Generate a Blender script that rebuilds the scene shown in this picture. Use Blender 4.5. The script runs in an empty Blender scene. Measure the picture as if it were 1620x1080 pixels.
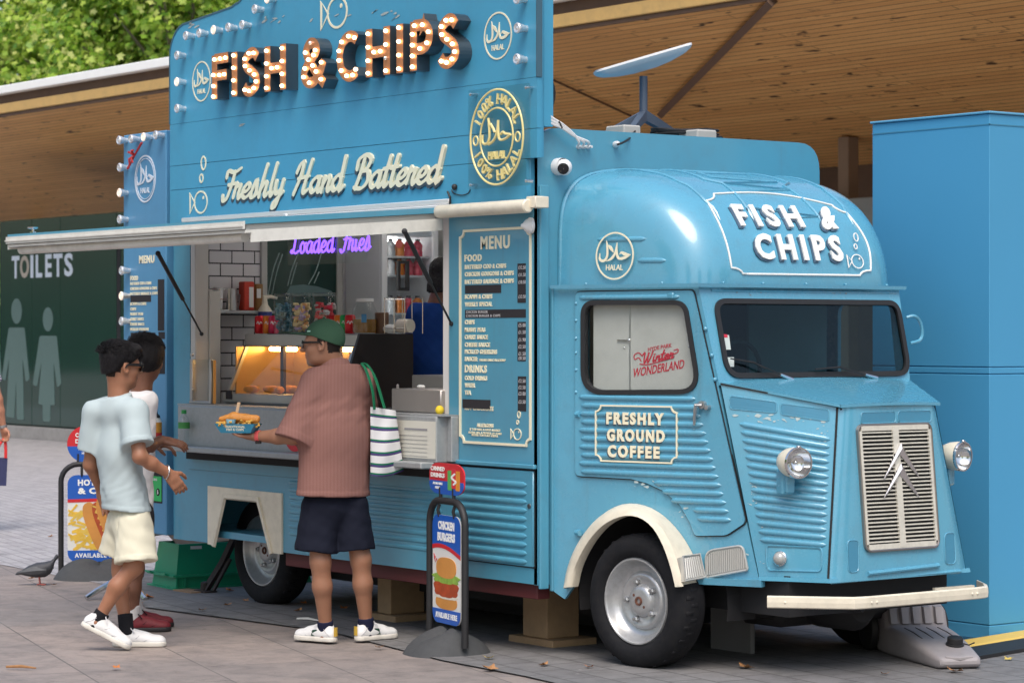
import bpy, math, random
import numpy as np
from mathutils import Vector, Matrix

# ------------------------------------------------------------------ camera, light, exposure
scene = bpy.context.scene
FOC = 4100.0                      # focal length in pixels of a 1620 px wide picture
CAM = Vector((10.05, -8.14, 1.68))
ANG = math.radians(36.8)
HD = Vector((-math.cos(ANG), math.sin(ANG), 0.0))     # viewing direction (level)
RT = Vector((math.sin(ANG), math.cos(ANG), 0.0))      # to the right
HOR = 528.0
cam_data = bpy.data.cameras.new('camera')
cam = bpy.data.objects.new('camera', cam_data)
scene.collection.objects.link(cam)
cam_data.sensor_width = 36.0
cam_data.lens = FOC / 1620.0 * 36.0
cam_data.shift_y = -(540.0 - HOR) / 1620.0
cam_data.clip_start = 0.1
cam_data.clip_end = 2000.0
cam_data.dof.use_dof = True
cam_data.dof.focus_distance = 13.6
cam_data.dof.aperture_fstop = 6.3
cam.location = CAM
cam.rotation_euler = (math.radians(90), 0.0, math.atan2(HD.y, HD.x) - math.radians(90))
scene.camera = cam

SUN_EL = math.radians(58)
SUN_AZ = math.atan2(-0.62, 0.78)          # direction towards the sun in the ground plane
world = bpy.data.worlds.new('World')
scene.world = world
world.use_nodes = True
wnt = world.node_tree
for n in list(wnt.nodes):
    wnt.nodes.remove(n)
w_out = wnt.nodes.new('ShaderNodeOutputWorld')
w_bg = wnt.nodes.new('ShaderNodeBackground')
w_sky = wnt.nodes.new('ShaderNodeTexSky')
w_sky.sky_type = 'NISHITA'
w_sky.sun_disc = False
w_sky.sun_elevation = SUN_EL
w_sky.sun_rotation = math.radians(90) - SUN_AZ
w_sky.air_density = 1.3
w_sky.dust_density = 4.0
w_sky.ozone_density = 1.0
w_bg.inputs['Strength'].default_value = 0.15
wnt.links.new(w_sky.outputs[0], w_bg.inputs[0])
wnt.links.new(w_bg.outputs[0], w_out.inputs[0])
sun_data = bpy.data.lights.new('sun', 'SUN')
sun_data.energy = 1.35
sun_data.angle = math.radians(36)
sun_data.color = (1.0, 0.95, 0.88)
sun = bpy.data.objects.new('sun', sun_data)
scene.collection.objects.link(sun)
sdir = Vector((math.cos(SUN_EL) * math.cos(SUN_AZ), math.cos(SUN_EL) * math.sin(SUN_AZ), math.sin(SUN_EL)))
sun.rotation_euler = (-sdir).to_track_quat('-Z', 'Y').to_euler()
scene.view_settings.view_transform = 'Standard'
scene.view_settings.look = 'None'
scene.view_settings.gamma = 1.0
scene.view_settings.exposure = 0.45
scene.render.film_transparent = False
scene.cycles.max_bounces = 8
scene.cycles.transparent_max_bounces = 12
scene.cycles.use_denoising = True

# ------------------------------------------------------------------ geometry helpers
def ray(px, py):
    return HD + RT * ((px - 810.0) / FOC) + Vector((0, 0, -(py - HOR) / FOC))

def U(px, py, X=None, Y=None, Z=None, D=None):
    """point of the place seen at (px, py) on a plane X/Y/Z = const or at depth D"""
    r = ray(px, py)
    if X is not None: k = (X - CAM.x) / r.x
    elif Y is not None: k = (Y - CAM.y) / r.y
    elif Z is not None: k = (Z - CAM.z) / r.z
    else: k = D
    return CAM + r * k

def UPL(px, py, P, N):
    r = ray(px, py)
    return CAM + r * ((P - CAM).dot(N) / r.dot(N))

def PX(p):
    q = Vector(p) - CAM
    d = q.dot(HD)
    return 810 + FOC * q.dot(RT) / d, HOR - FOC * q.z / d

OFF = {}
def V(*a): return Vector(a)

class MB:
    """collects faces of one mesh object"""
    def __init__(self):
        self.v = []; self.f = []; self.m = []; self.s = []
    def add(self, vs, fs, m=0, smooth=False):
        o = len(self.v)
        self.v.extend([tuple(p) for p in vs])
        for f in fs:
            self.f.append([i + o for i in f]); self.m.append(m); self.s.append(smooth)
        return self
    def box(self, x0, x1, y0, y1, z0, z1, b=0.0, m=0):
        return self.obox(((x0+x1)/2, (y0+y1)/2, (z0+z1)/2), (abs(x1-x0), abs(y1-y0), abs(z1-z0)), None, b, m)
    def obox(self, c, s, R=None, b=0.0, m=0):
        hx, hy, hz = s[0]/2, s[1]/2, s[2]/2
        b = min(b, hx*.9, hy*.9, hz*.9)
        vs = []; idx = {}
        if b <= 0:
            for i in (-1, 1):
                for j in (-1, 1):
                    for k in (-1, 1):
                        vs.append(Vector((i*hx, j*hy, k*hz)))
            fs = [(0,1,3,2),(4,6,7,5),(0,4,5,1),(2,3,7,6),(0,2,6,4),(1,5,7,3)]
        else:
            for i in (-1, 1):
                for j in (-1, 1):
                    for k in (-1, 1):
                        idx[(i,j,k,0)] = len(vs); vs.append(Vector((i*hx, j*(hy-b), k*(hz-b))))
                        idx[(i,j,k,1)] = len(vs); vs.append(Vector((i*(hx-b), j*hy, k*(hz-b))))
                        idx[(i,j,k,2)] = len(vs); vs.append(Vector((i*(hx-b), j*(hy-b), k*hz)))
            fs = []
            q = [(-1,-1),(1,-1),(1,1),(-1,1)]
            for s_ in (-1, 1):
                fs.append([idx[(s_,a,c_,0)] for a, c_ in (q if s_ > 0 else q[::-1])])
                fs.append([idx[(a,s_,c_,1)] for a, c_ in (q[::-1] if s_ > 0 else q)])
                fs.append([idx[(a,c_,s_,2)] for a, c_ in (q if s_ > 0 else q[::-1])])
            for i in (-1, 1):
                for j in (-1, 1):
                    e = [idx[(i,j,-1,0)], idx[(i,j,-1,1)], idx[(i,j,1,1)], idx[(i,j,1,0)]]
                    fs.append(e if i*j > 0 else e[::-1])
                    e = [idx[(i,-1,j,0)], idx[(i,1,j,0)], idx[(i,1,j,2)], idx[(i,-1,j,2)]]
                    fs.append(e if i*j > 0 else e[::-1])
                    e = [idx[(-1,i,j,1)], idx[(-1,i,j,2)], idx[(1,i,j,2)], idx[(1,i,j,1)]]
                    fs.append(e if i*j > 0 else e[::-1])
                    for k in (-1, 1):
                        e = [idx[(i,j,k,0)], idx[(i,j,k,1)], idx[(i,j,k,2)]]
                        fs.append(e if i*j*k > 0 else e[::-1])
        c = Vector(c)
        vs = [(R @ p if R is not None else p) + c for p in vs]
        return self.add(vs, fs, m)
    def prism(self, poly, vec, m=0, mside=None, caps=True):
        n = len(poly); vec = Vector(vec)
        a = [Vector(p) for p in poly]; b = [p + vec for p in a]
        if caps:
            self.add(a, [list(range(n))[::-1]], m); self.add(b, [list(range(n))], m)
        self.add(a + b, [(i, (i+1) % n, n + (i+1) % n, n + i) for i in range(n)], m if mside is None else mside)
        return self
    def loft(self, rings, closed=True, caps=True, m=0, smooth=True):
        n = len(rings[0]); vs = [p for r in rings for p in r]; fs = []
        for k in range(len(rings)-1):
            for i in range(n if closed else n-1):
                j = (i+1) % n
                fs.append((k*n+i, k*n+j, (k+1)*n+j, (k+1)*n+i))
        self.add(vs, fs, m, smooth)
        if caps and closed:
            self.add(rings[0], [list(range(n))[::-1]], m); self.add(rings[-1], [list(range(n))], m)
        return self
    def tube(self, path, r, seg=8, closed=False, m=0, caps=True, smooth=True, up=None):
        path = [Vector(p) for p in path]; n = len(path)
        rr = r if hasattr(r, '__len__') else [r]*n
        rings = []; prev = None
        for i, p in enumerate(path):
            if closed: t = path[(i+1) % n] - path[i-1]
            else: t = path[min(i+1, n-1)] - path[max(i-1, 0)]
            t.normalize()
            if prev is None:
                a = Vector(up) if up else (Vector((0,0,1)) if abs(t.z) < .9 else Vector((1,0,0)))
            else: a = prev
            u = a - t*a.dot(t)
            if u.length < 1e-6: u = t.orthogonal()
            u.normalize(); w = t.cross(u); prev = u
            rings.append([p + u*(rr[i]*math.cos(2*math.pi*k/seg)) + w*(rr[i]*math.sin(2*math.pi*k/seg)) for k in range(seg)])
        if closed: rings.append(rings[0])
        return self.loft(rings, True, caps and not closed, m, smooth)
    def lathe(self, prof, O, axis, seg=24, m=0, smooth=True, caps=False, ms=None):
        O = Vector(O); ax = Vector(axis).normalized(); u = ax.orthogonal().normalized(); w = ax.cross(u)
        rings = [[O + ax*h + u*(r*math.cos(2*math.pi*k/seg)) + w*(r*math.sin(2*math.pi*k/seg)) for k in range(seg)] for r, h in prof]
        if ms is None:
            return self.loft(rings, True, caps, m, smooth)
        for k in range(len(rings)-1):
            self.loft(rings[k:k+2], True, False, ms[k], smooth)
        return self
    def sphere(self, c, r, seg=16, rings=10, m=0, sc=(1,1,1), R=None):
        c = Vector(c); vs = []; fs = []
        for i in range(rings+1):
            th = math.pi*i/rings
            for k in range(seg):
                p = Vector((r*sc[0]*math.sin(th)*math.cos(2*math.pi*k/seg), r*sc[1]*math.sin(th)*math.sin(2*math.pi*k/seg), r*sc[2]*math.cos(th)))
                vs.append((R @ p if R is not None else p) + c)
        for i in range(rings):
            for k in range(seg):
                fs.append((i*seg+k, (i+1)*seg+k, (i+1)*seg+(k+1) % seg, i*seg+(k+1) % seg))
        return self.add(vs, fs, m, True)
    def grid(self, fn, nu, nv, m=0, smooth=True):
        vs = [fn(i/nu, j/nv) for j in range(nv+1) for i in range(nu+1)]
        fs = [(j*(nu+1)+i, j*(nu+1)+i+1, (j+1)*(nu+1)+i+1, (j+1)*(nu+1)+i) for j in range(nv) for i in range(nu)]
        return self.add(vs, fs, m, smooth)
    def sweep(self, path, prof, N, closed=False, m=0, smooth=False, caps=True):
        """profile (a along the in-plane normal, b along N) carried along a path that lies in a plane of normal N"""
        path = [Vector(p) for p in path]; n = len(path); N = Vector(N).normalized(); rings = []
        for i, p in enumerate(path):
            t1 = (path[i] - path[i-1]) if (i > 0 or closed) else (path[1]-path[0])
            t2 = (path[(i+1) % n] - path[i]) if (i < n-1 or closed) else t1
            t1 = t1.normalized(); t2 = t2.normalized()
            s1 = N.cross(t1); s2 = N.cross(t2); s = (s1+s2)
            if s.length < 1e-6: s = s1
            s.normalize(); s = s / max(.35, s.dot(s1))
            rings.append([p + s*a + N*b for a, b in prof])
        if closed: rings.append(rings[0])
        return self.loft(rings, True, caps and not closed, m, smooth)
    def mesh(self, name, mats, off):
        me = bpy.data.meshes.new(name)
        v = np.array(self.v, dtype=float).reshape(-1, 3) - np.array(off)
        me.from_pydata(v.tolist(), [], self.f)
        for mt in mats: me.materials.append(mt)
        me.polygons.foreach_set('material_index', self.m)
        me.polygons.foreach_set('use_smooth', self.s)
        me.update()
        return me
    def build(self, name, mats, parent=None, sharp=40, label=None, recalc=True):
        if not isinstance(mats, (list, tuple)): mats = [mats]
        off = OFF.get(parent.name, Vector((0,0,0))) if parent is not None else Vector((0,0,0))
        me = self.mesh(name, mats, off)
        if recalc:
            import bmesh
            bm = bmesh.new(); bm.from_mesh(me)
            bmesh.ops.recalc_face_normals(bm, faces=bm.faces)
            bm.to_mesh(me); bm.free()
        if any(self.s): me.set_sharp_from_angle(angle=math.radians(sharp))
        o = bpy.data.objects.new(name, me)
        scene.collection.objects.link(o)
        if parent is not None:
            o.parent = parent; OFF[o.name] = off
        if label: o['label'] = label
        return o
    def build_each(self, name, mats, parent, sharp=40):
        """one object per separate piece"""
        n = len(self.v); par = list(range(n))
        def find(i):
            while par[i] != i: par[i] = par[par[i]]; i = par[i]
            return i
        for f in self.f:
            r = find(f[0])
            for i in f[1:]: par[find(i)] = r
        comp = {}
        for i in range(n): comp.setdefault(find(i), []).append(i)
        boxes = [(np.min([self.v[i] for i in c], 0)-.0015, np.max([self.v[i] for i in c], 0)+.0015, set([k])) for k, c in comp.items()]
        again = True
        while again:
            again = False
            for i in range(len(boxes)):
                for j in range(i+1, len(boxes)):
                    if np.all(boxes[i][0] <= boxes[j][1]) and np.all(boxes[j][0] <= boxes[i][1]):
                        boxes[i] = (np.minimum(boxes[i][0], boxes[j][0]), np.maximum(boxes[i][1], boxes[j][1]), boxes[i][2] | boxes[j][2]); boxes.pop(j); again = True; break
                if again: break
        out = []
        for lo, hi, ks in boxes:
            q = MB(); mp = {}
            for f, m, s in zip(self.f, self.m, self.s):
                if find(f[0]) in ks:
                    for i in f:
                        if i not in mp: mp[i] = len(q.v); q.v.append(self.v[i])
                    q.f.append([mp[i] for i in f]); q.m.append(m); q.s.append(s)
            out.append(q.build(name, mats, parent, sharp))
        return out
    def top(self, name, mats, label, cat, base, group=None, kind=None, sharp=40, recalc=True):
        """a thing of one mesh with its origin at its base"""
        if not isinstance(mats, (list, tuple)): mats = [mats]
        base = Vector(base)
        e = bpy.data.objects.new('tmp', None); OFF['tmp_base'] = base
        me = self.mesh(name, mats, base)
        if recalc:
            import bmesh
            bm = bmesh.new(); bm.from_mesh(me)
            bmesh.ops.recalc_face_normals(bm, faces=bm.faces)
            bm.to_mesh(me); bm.free()
        bpy.data.objects.remove(e)
        if any(self.s): me.set_sharp_from_angle(angle=math.radians(sharp))
        o = bpy.data.objects.new(name, me); o.location = base
        scene.collection.objects.link(o); OFF[o.name] = base
        if kind: o['kind'] = kind
        if label: o['label'] = label
        if cat: o['category'] = cat
        if group: o['group'] = group
        return o

def thing(name, label, cat, loc, group=None):
    o = bpy.data.objects.new(name, None)
    o.empty_display_size = 0.1
    scene.collection.objects.link(o)
    o.location = loc; OFF[o.name] = Vector(loc)
    o['label'] = label; o['category'] = cat
    if group: o['group'] = group
    return o

def copy_part(o, parent, delta=(0,0,0)):
    c = o.copy(); scene.collection.objects.link(c); c.parent = parent
    c.location = o.location + Vector(delta)
    OFF[c.name] = OFF.get(o.name, Vector((0,0,0))) 
    return c

def copy_thing(o, loc, label=None, rotz=None):
    c = o.copy(); scene.collection.objects.link(c); c.location = loc
    if rotz is not None: c.rotation_euler = (0, 0, rotz)
    if label: c['label'] = label
    for ch in list(o.children):
        k = ch.copy(); scene.collection.objects.link(k); k.parent = c
        for g in list(ch.children):
            h = g.copy(); scene.collection.objects.link(h); h.parent = k
    return c

# ------------------------------------------------------------------ materials
def new_mat(name):
    m = bpy.data.materials.new(name); m.use_nodes = True
    nt = m.node_tree; b = nt.nodes['Principled BSDF']
    return m, nt, b

def node(nt, typ, **kw):
    n = nt.nodes.new(typ)
    for k, v in kw.items(): setattr(n, k, v)
    return n

def mixc(nt, fac, a, b, mode='MIX'):
    n = node(nt, 'ShaderNodeMix', data_type='RGBA', blend_type=mode)
    for s, v in ((n.inputs[0], fac), (n.inputs[6], a), (n.inputs[7], b)):
        if isinstance(v, (int, float)): s.default_value = v
        elif isinstance(v, tuple): s.default_value = v if len(v) == 4 else (*v, 1)
        else: nt.links.new(v, s)
    return n.outputs[2]

def noise(nt, scale, detail=4, rough=.55, vec=None, dist=0.0):
    n = node(nt, 'ShaderNodeTexNoise'); n.inputs['Scale'].default_value = scale
    n.inputs['Detail'].default_value = detail; n.inputs['Roughness'].default_value = rough
    n.inputs['Distortion'].default_value = dist
    if vec is None:
        tc = node(nt, 'ShaderNodeTexCoord'); vec = tc.outputs['Object']
    nt.links.new(vec, n.inputs['Vector'])
    return n.outputs['Fac']

def mapped(nt, scale=(1,1,1), rot=(0,0,0), loc=(0,0,0), src='Object'):
    tc = node(nt, 'ShaderNodeTexCoord'); mp = node(nt, 'ShaderNodeMapping')
    mp.inputs['Scale'].default_value = scale; mp.inputs['Rotation'].default_value = rot
    mp.inputs['Location'].default_value = loc
    nt.links.new(tc.outputs[src], mp.inputs['Vector'])
    return mp.outputs['Vector']

def ramp(nt, fac, stops):
    r = node(nt, 'ShaderNodeValToRGB'); nt.links.new(fac, r.inputs[0])
    els = r.color_ramp.elements
    while len(els) < len(stops): els.new(0.5)
    for e, (p, c) in zip(els, stops):
        e.position = p; e.color = (*c, 1) if len(c) == 3 else c
    return r.outputs[0]

def bump(nt, b, h, strength=.3, dist=.01):
    n = node(nt, 'ShaderNodeBump'); n.inputs['Strength'].default_value = strength
    n.inputs['Distance'].default_value = dist
    nt.links.new(h, n.inputs['Height']); nt.links.new(n.outputs[0], b.inputs['Normal'])

def math_n(nt, op, a, b_=None, clamp=False):
    n = node(nt, 'ShaderNodeMath', operation=op, use_clamp=clamp)
    for s, v in ((n.inputs[0], a), (n.inputs[1], b_)):
        if v is None: continue
        if isinstance(v, (int, float)): s.default_value = v
        else: nt.links.new(v, s)
    return n.outputs[0]

def M(name, col, rough=.5, metal=0.0, var=.12, vs=3.0, bmp=0.0, bs=60.0, spec=.5, dirt=0.0, coat=0.0, rvar=0.0, sss=0.0):
    m, nt, b = new_mat(name)
    c2 = tuple(max(0, min(1, c*(1-var))) for c in col); c1 = tuple(min(1, c*(1+var)) for c in col)
    base = mixc(nt, noise(nt, vs, 5, .6), c2, c1)
    if dirt:
        g = ramp(nt, noise(nt, vs*2.3, 8, .7), [(.45, (0,0,0)), (.8, (1,1,1))])
        base = mixc(nt, math_n(nt, 'MULTIPLY', g, dirt), base, (.10, .085, .065))
    nt.links.new(base, b.inputs['Base Color'])
    b.inputs['Roughness'].default_value = rough; b.inputs['Metallic'].default_value = metal
    b.inputs['Specular IOR Level'].default_value = spec
    b.inputs['Coat Weight'].default_value = coat; b.inputs['Coat Roughness'].default_value = .08
    if rvar:
        r = node(nt, 'ShaderNodeMapRange'); nt.links.new(noise(nt, vs*4, 6, .65), r.inputs[0])
        r.inputs[3].default_value = max(0, rough-rvar); r.inputs[4].default_value = min(1, rough+rvar)
        nt.links.new(r.outputs[0], b.inputs['Roughness'])
    if bmp: bump(nt, b, noise(nt, bs, 3, .5), bmp, .004)
    if sss:
        b.inputs['Subsurface Weight'].default_value = sss
        b.inputs['Subsurface Radius'].default_value = (.9, .35, .2); b.inputs['Subsurface Scale'].default_value = .012
    return m

def EM(name, col, strength, base=None):
    m, nt, b = new_mat(name)
    b.inputs['Base Color'].default_value = (*(base or col), 1)
    b.inputs['Emission Color'].default_value = (*col, 1); b.inputs['Emission Strength'].default_value = strength
    b.inputs['Roughness'].default_value = .3
    return m

def GLASS(name, col=(1,1,1), rough=.02, alpha=.25, spec=.5):
    """thin pane: see-through with a reflecting coat"""
    m, nt, b = new_mat(name)
    out = nt.nodes['Material Output']
    gl = node(nt, 'ShaderNodeBsdfGlossy'); gl.inputs['Roughness'].default_value = rough
    tr = node(nt, 'ShaderNodeBsdfTransparent'); tr.inputs['Color'].default_value = (*col, 1)
    fr = node(nt, 'ShaderNodeFresnel'); fr.inputs['IOR'].default_value = 1.5
    geo = node(nt, 'ShaderNodeNewGeometry'); fwd_ = math_n(nt, 'SUBTRACT', 1.0, geo.outputs['Backfacing'])
    k = math_n(nt, 'MULTIPLY', math_n(nt, 'ADD', math_n(nt, 'MULTIPLY', fr.outputs[0], spec*2), alpha*.1, True), fwd_)
    mx = node(nt, 'ShaderNodeMixShader')
    nt.links.new(k, mx.inputs[0]); nt.links.new(tr.outputs[0], mx.inputs[1]); nt.links.new(gl.outputs[0], mx.inputs[2])
    nt.links.new(mx.outputs[0], out.inputs['Surface'])
    return m

# ------------------------------------------------------------------ text as meshes
_FONTC = {}
def text2d(s, size=1.0, bold=0.0, sx=1.0, ext=0.0, align='CENTER', spacing=1.0, shear=0.0, line=1.0):
    cu = bpy.data.curves.new('txt', 'FONT')
    cu.body = s; cu.size = 1.0; cu.offset = bold; cu.extrude = 0.0
    cu.align_x = 'LEFT'; cu.space_character = spacing; cu.shear = shear; cu.space_line = line
    cu.resolution_u = 3; cu.fill_mode = 'FRONT'
    if align == 'CENTER': cu.align_x = 'CENTER'
    if align == 'RIGHT': cu.align_x = 'RIGHT'
    o = bpy.data.objects.new('txt', cu)
    me = bpy.data.meshes.new_from_object(o)
    vs = [(v.co.x*sx*size, v.co.y*size) for v in me.vertices]
    fs = [list(p.vertices) for p in me.polygons]
    # outline edges (used once) give the sides
    cnt = {}
    for f in fs:
        for i in range(len(f)):
            e = (f[i], f[(i+1) % len(f)]); k = (min(e), max(e)); cnt.setdefault(k, []).append(e)
    ed = [l[0] for l in cnt.values() if len(l) == 1]
    bpy.data.objects.remove(o); bpy.data.curves.remove(cu); bpy.data.meshes.remove(me)
    return vs, fs, ed

def fit(t, w=None, h=None, cx=None):
    """scale a 2-D text to a width and/or a height"""
    vs, fs, ed = t
    x0 = min(v[0] for v in vs); x1 = max(v[0] for v in vs); y0 = min(v[1] for v in vs); y1 = max(v[1] for v in vs)
    kx = w/(x1-x0) if w else None; ky = h/(y1-y0) if h else None
    if kx is None: kx = ky
    if ky is None: ky = kx
    return [((v[0]-x0)*kx, (v[1]-y0)*ky) for v in vs], fs, ed

def lay(mb, t, fn, ext, m=0, ms=None):
    """lay a 2-D mesh with thickness through fn(u, v, w) -> point"""
    vs, fs, ed = t; n = len(vs)
    a = [fn(q[0], q[1], ext+(q[2] if len(q) > 2 else 0.0)) for q in vs]
    mb.add(a, fs, m)
    if ext > 0:
        b = [fn(q[0], q[1], 0.0) for q in vs]
        mb.add(a + b, [(e[0], e[1], e[1]+n, e[0]+n) for e in ed], m if ms is None else ms)

def frame_fn(O, Ux, Vx, N):
    O = Vector(O); Ux = Vector(Ux).normalized(); Vx = Vector(Vx).normalized(); N = Vector(N).normalized()
    return lambda u, v, w: O + Ux*u + Vx*v + N*w

def stroke2d(paths, width, seg=None, cap=True):
    """2-D outlines of thick strokes; path = list of points or (points, widths). Returns text-like triple (overlaps allowed)"""
    V_ = []; F_ = []; E_ = []
    for ip, p in enumerate(paths):
        w = width; w0 = .00035*ip
        if isinstance(p, tuple) and len(p) == 2 and isinstance(p[0], list): p, w = p
        n = len(p); ww = w if hasattr(w, '__len__') else [w]*n
        closed = n > 2 and math.hypot(p[0][0]-p[-1][0], p[0][1]-p[-1][1]) < 1e-6
        L = []; R = []
        for i in range(n):
            a = p[i-1] if i > 0 else (p[-2] if closed else p[0]); c = p[i+1] if i < n-1 else (p[1] if closed else p[-1])
            tx, ty = c[0]-a[0], c[1]-a[1]; l = math.hypot(tx, ty) or 1
            nx, ny = -ty/l, tx/l
            k = 1.0
            if 0 < i < n-1 or closed:
                a1 = (p[i][0]-a[0], p[i][1]-a[1]); l1 = math.hypot(*a1) or 1
                k = 1/max(.5, (-a1[1]/l1)*nx + (a1[0]/l1)*ny)
            L.append((p[i][0]+nx*ww[i]*k/2, p[i][1]+ny*ww[i]*k/2, w0+.000012*i)); R.append((p[i][0]-nx*ww[i]*k/2, p[i][1]-ny*ww[i]*k/2, w0+.000012*i))
        o = len(V_)
        V_ += L + R
        for i in range(n-1):
            F_.append([o+i, o+n+i, o+n+i+1, o+i+1])
            E_.append((o+i+1, o+i)); E_.append((o+n+i, o+n+i+1))
        if not closed:
            for end in (0, n-1):
                q = p[end]; r = ww[end]/2
                if cap and r > 0:
                    d = p[1] if end == 0 else p[-2]
                    ang = math.atan2(q[1]-d[1], q[0]-d[0]); k0 = len(V_)
                    arc = [(q[0]+r*math.cos(ang+math.pi/2-math.pi*j/6), q[1]+r*math.sin(ang+math.pi/2-math.pi*j/6), w0-.00012) for j in range(7)]
                    V_ += arc; F_.append(list(range(k0, k0+7))[::-1])
                    E_ += [(k0+j+1, k0+j) for j in range(6)]
                else:
                    E_.append((o+end, o+n+end) if end == 0 else (o+n+end, o+end))
    return V_, F_, E_

def spline(pts, n=6, closed=False):
    """Catmull-Rom through 2-D or 3-D points"""
    P = [np.array(p, float) for p in pts]
    if closed: P = [P[-1]] + P + [P[0], P[1]]
    else: P = [2*P[0]-P[1]] + P + [2*P[-1]-P[-2]]
    out = []
    for i in range(1, len(P)-2):
        for k in range(n):
            t = k/n
            out.append(.5*((2*P[i]) + (-P[i-1]+P[i+1])*t + (2*P[i-1]-5*P[i]+4*P[i+1]-P[i+2])*t*t + (-P[i-1]+3*P[i]-3*P[i+1]+P[i+2])*t**3))
    out.append(P[-2])
    return [tuple(q) for q in out]

def arc2(cx, cy, rx, ry, a0, a1, n=24):
    return [(cx+rx*math.cos(math.radians(a0+(a1-a0)*i/n)), cy+ry*math.sin(math.radians(a0+(a1-a0)*i/n))) for i in range(n+1)]

def rrect(x0, x1, y0, y1, r, n=6):
    p = []
    for cx, cy, a in ((x1-r, y1-r, 0), (x0+r, y1-r, 90), (x0+r, y0+r, 180), (x1-r, y0+r, 270)):
        p += [(cx+r*math.cos(math.radians(a+90*i/n)), cy+r*math.sin(math.radians(a+90*i/n))) for i in range(n+1)]
    return p

def merge2(*ts):
    V_ = []; F_ = []; E_ = []
    for vs, fs, ed in ts:
        o = len(V_); V_ += list(vs); F_ += [[i+o for i in f] for f in fs]; E_ += [(a+o, b+o) for a, b in ed]
    return V_, F_, E_

def shift2(t, dx, dy, k=1.0):
    return [(v[0]*k+dx, v[1]*k+dy) for v in t[0]], t[1], t[2]
# ------------------------------------------------------------------ materials of the place
from mathutils.geometry import tessellate_polygon
from mathutils.bvhtree import BVHTree

def paint(name, col, rough=.32, wear=.5, coat=.0):
    """painted sheet metal: slow colour drift, dusty film, a few pale chips"""
    m, nt, b = new_mat(name)
    n1 = noise(nt, 1.3, 5, .6); n2 = noise(nt, 9, 8, .7)
    base = mixc(nt, n1, tuple(c*.86 for c in col), tuple(min(1, c*1.12) for c in col))
    film = ramp(nt, n2, [(.48, (0,0,0)), (.85, (1,1,1))])
    base = mixc(nt, math_n(nt, 'MULTIPLY', film, .5*wear), base, tuple(c*.45+.06 for c in col))
    st = noise(nt, 6, 6, .75, mapped(nt, (2.2, 2.2, .12)))
    streak = ramp(nt, st, [(.58, (0,0,0)), (.78, (1,1,1))])
    base = mixc(nt, math_n(nt, 'MULTIPLY', streak, .45*wear), base, (.10, .17, .20))
    v = noise(nt, 26, 10, .82)
    chip = ramp(nt, v, [(.735, (0,0,0)), (.75, (1,1,1))])
    base = mixc(nt, math_n(nt, 'MULTIPLY', chip, .7*wear), base, (.55, .60, .60))
    nt.links.new(base, b.inputs['Base Color'])
    r = node(nt, 'ShaderNodeMapRange'); nt.links.new(n2, r.inputs[0])
    r.inputs[3].default_value = rough-.06; r.inputs[4].default_value = rough+.12
    nt.links.new(r.outputs[0], b.inputs['Roughness'])
    bump(nt, b, noise(nt, 1.6, 2, .5), .03, .012)
    b.inputs['Coat Weight'].default_value = coat; b.inputs['Coat Roughness'].default_value = .09; b.inputs['Coat IOR'].default_value = 1.75
    return m

BLUE = paint('blue_paint', (.075, .300, .435), .32, .7, .35)
BLUE_SIGN = paint('blue_board_paint', (.060, .315, .50), .42, .5)
BLUE_CAB = paint('blue_cab_paint', (.095, .345, .50), .24, .8, .65)
BLUE_DK = paint('blue_recess_shade_and_seam', (.055, .23, .36), .45, .8)  # darker blue: recess shade put into the vent colour; also a seam
CREAM = M('cream_paint', (.74, .68, .55), .38, var=.08, vs=5, dirt=.25, rvar=.1)
CREAM_TXT = M('cream_lettering', (.83, .77, .57), .45, var=.05)
WHITE_TXT = M('white_lettering', (.85, .85, .82), .4, var=.04)
SHADOW_PAINT = M('charcoal_letter_edge', (.05, .075, .10), .5)
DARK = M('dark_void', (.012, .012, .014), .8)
BLACK = M('black_rubber', (.016, .016, .018), .55, var=.25, vs=20, bmp=.2, bs=200)
TYRE = M('tyre_rubber', (.012, .0125, .015), .8, var=.35, vs=14, bmp=.3, bs=120, dirt=.10, spec=.2)
RIM = M('silver_wheel_paint', (.50, .51, .52), .36, .65, var=.1, vs=14, dirt=.3, rvar=.1)
CHROME = M('chrome', (.72, .72, .73), .12, 1.0, var=.04)
STEEL = M('stainless_steel', (.50, .50, .50), .34, .9, var=.12, vs=6, rvar=.12)
GALV = M('galvanised_steel', (.36, .38, .39), .48, .35, var=.2, vs=45, rvar=.12, bmp=.1, bs=150)
ALU = M('aluminium_rail', (.78, .79, .80), .35, .4, var=.05)
PALE = M('offwhite_awning_paint', (.72, .71, .66), .45, var=.08, vs=4, dirt=.25)
REDOX = M('oxide_red_frame', (.10, .018, .02), .6, var=.2)
RUST = M('rusty_metal', (.13, .055, .035), .8, var=.4, vs=60)
COPPER = M('copper_letter_face', (.60, .25, .11), .42, .55, var=.15, vs=25)
DKSTEEL = M('dark_steel_return', (.12, .145, .165), .30, .75, var=.2, vs=4)
BULB_ON = EM('lit_bulb', (1.0, .70, .40), 4.6)
BULB_DIM = EM('weakly_lit_bulb', (1.0, .68, .42), .35, (.8,.75,.7))
REFL = M('silvered_lamp_glass', (.80, .80, .81), .14, .65, var=.18, vs=70, bmp=.6, bs=160)
GOLD = M('pale_gold_neon_tube', (.80, .68, .30), .3, .0, var=.06)
CLEAR = GLASS('clear_sheet', (.93, .96, .97), .05, .5, .35)
GLASSM = GLASS('window_glass', (.94, .96, .96), .03, .2, .45)
WSCREEN = GLASS('windscreen_glass', (.50, .64, .66), .02, .1, .24)
REDTXT = M('red_lettering', (.58, .03, .06), .5)
CHALK = M('chalk_board', (.02, .018, .022), .8, var=.3, vs=60)
CHALKTXT = M('chalk_writing', (.55, .55, .57), .9)
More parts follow.
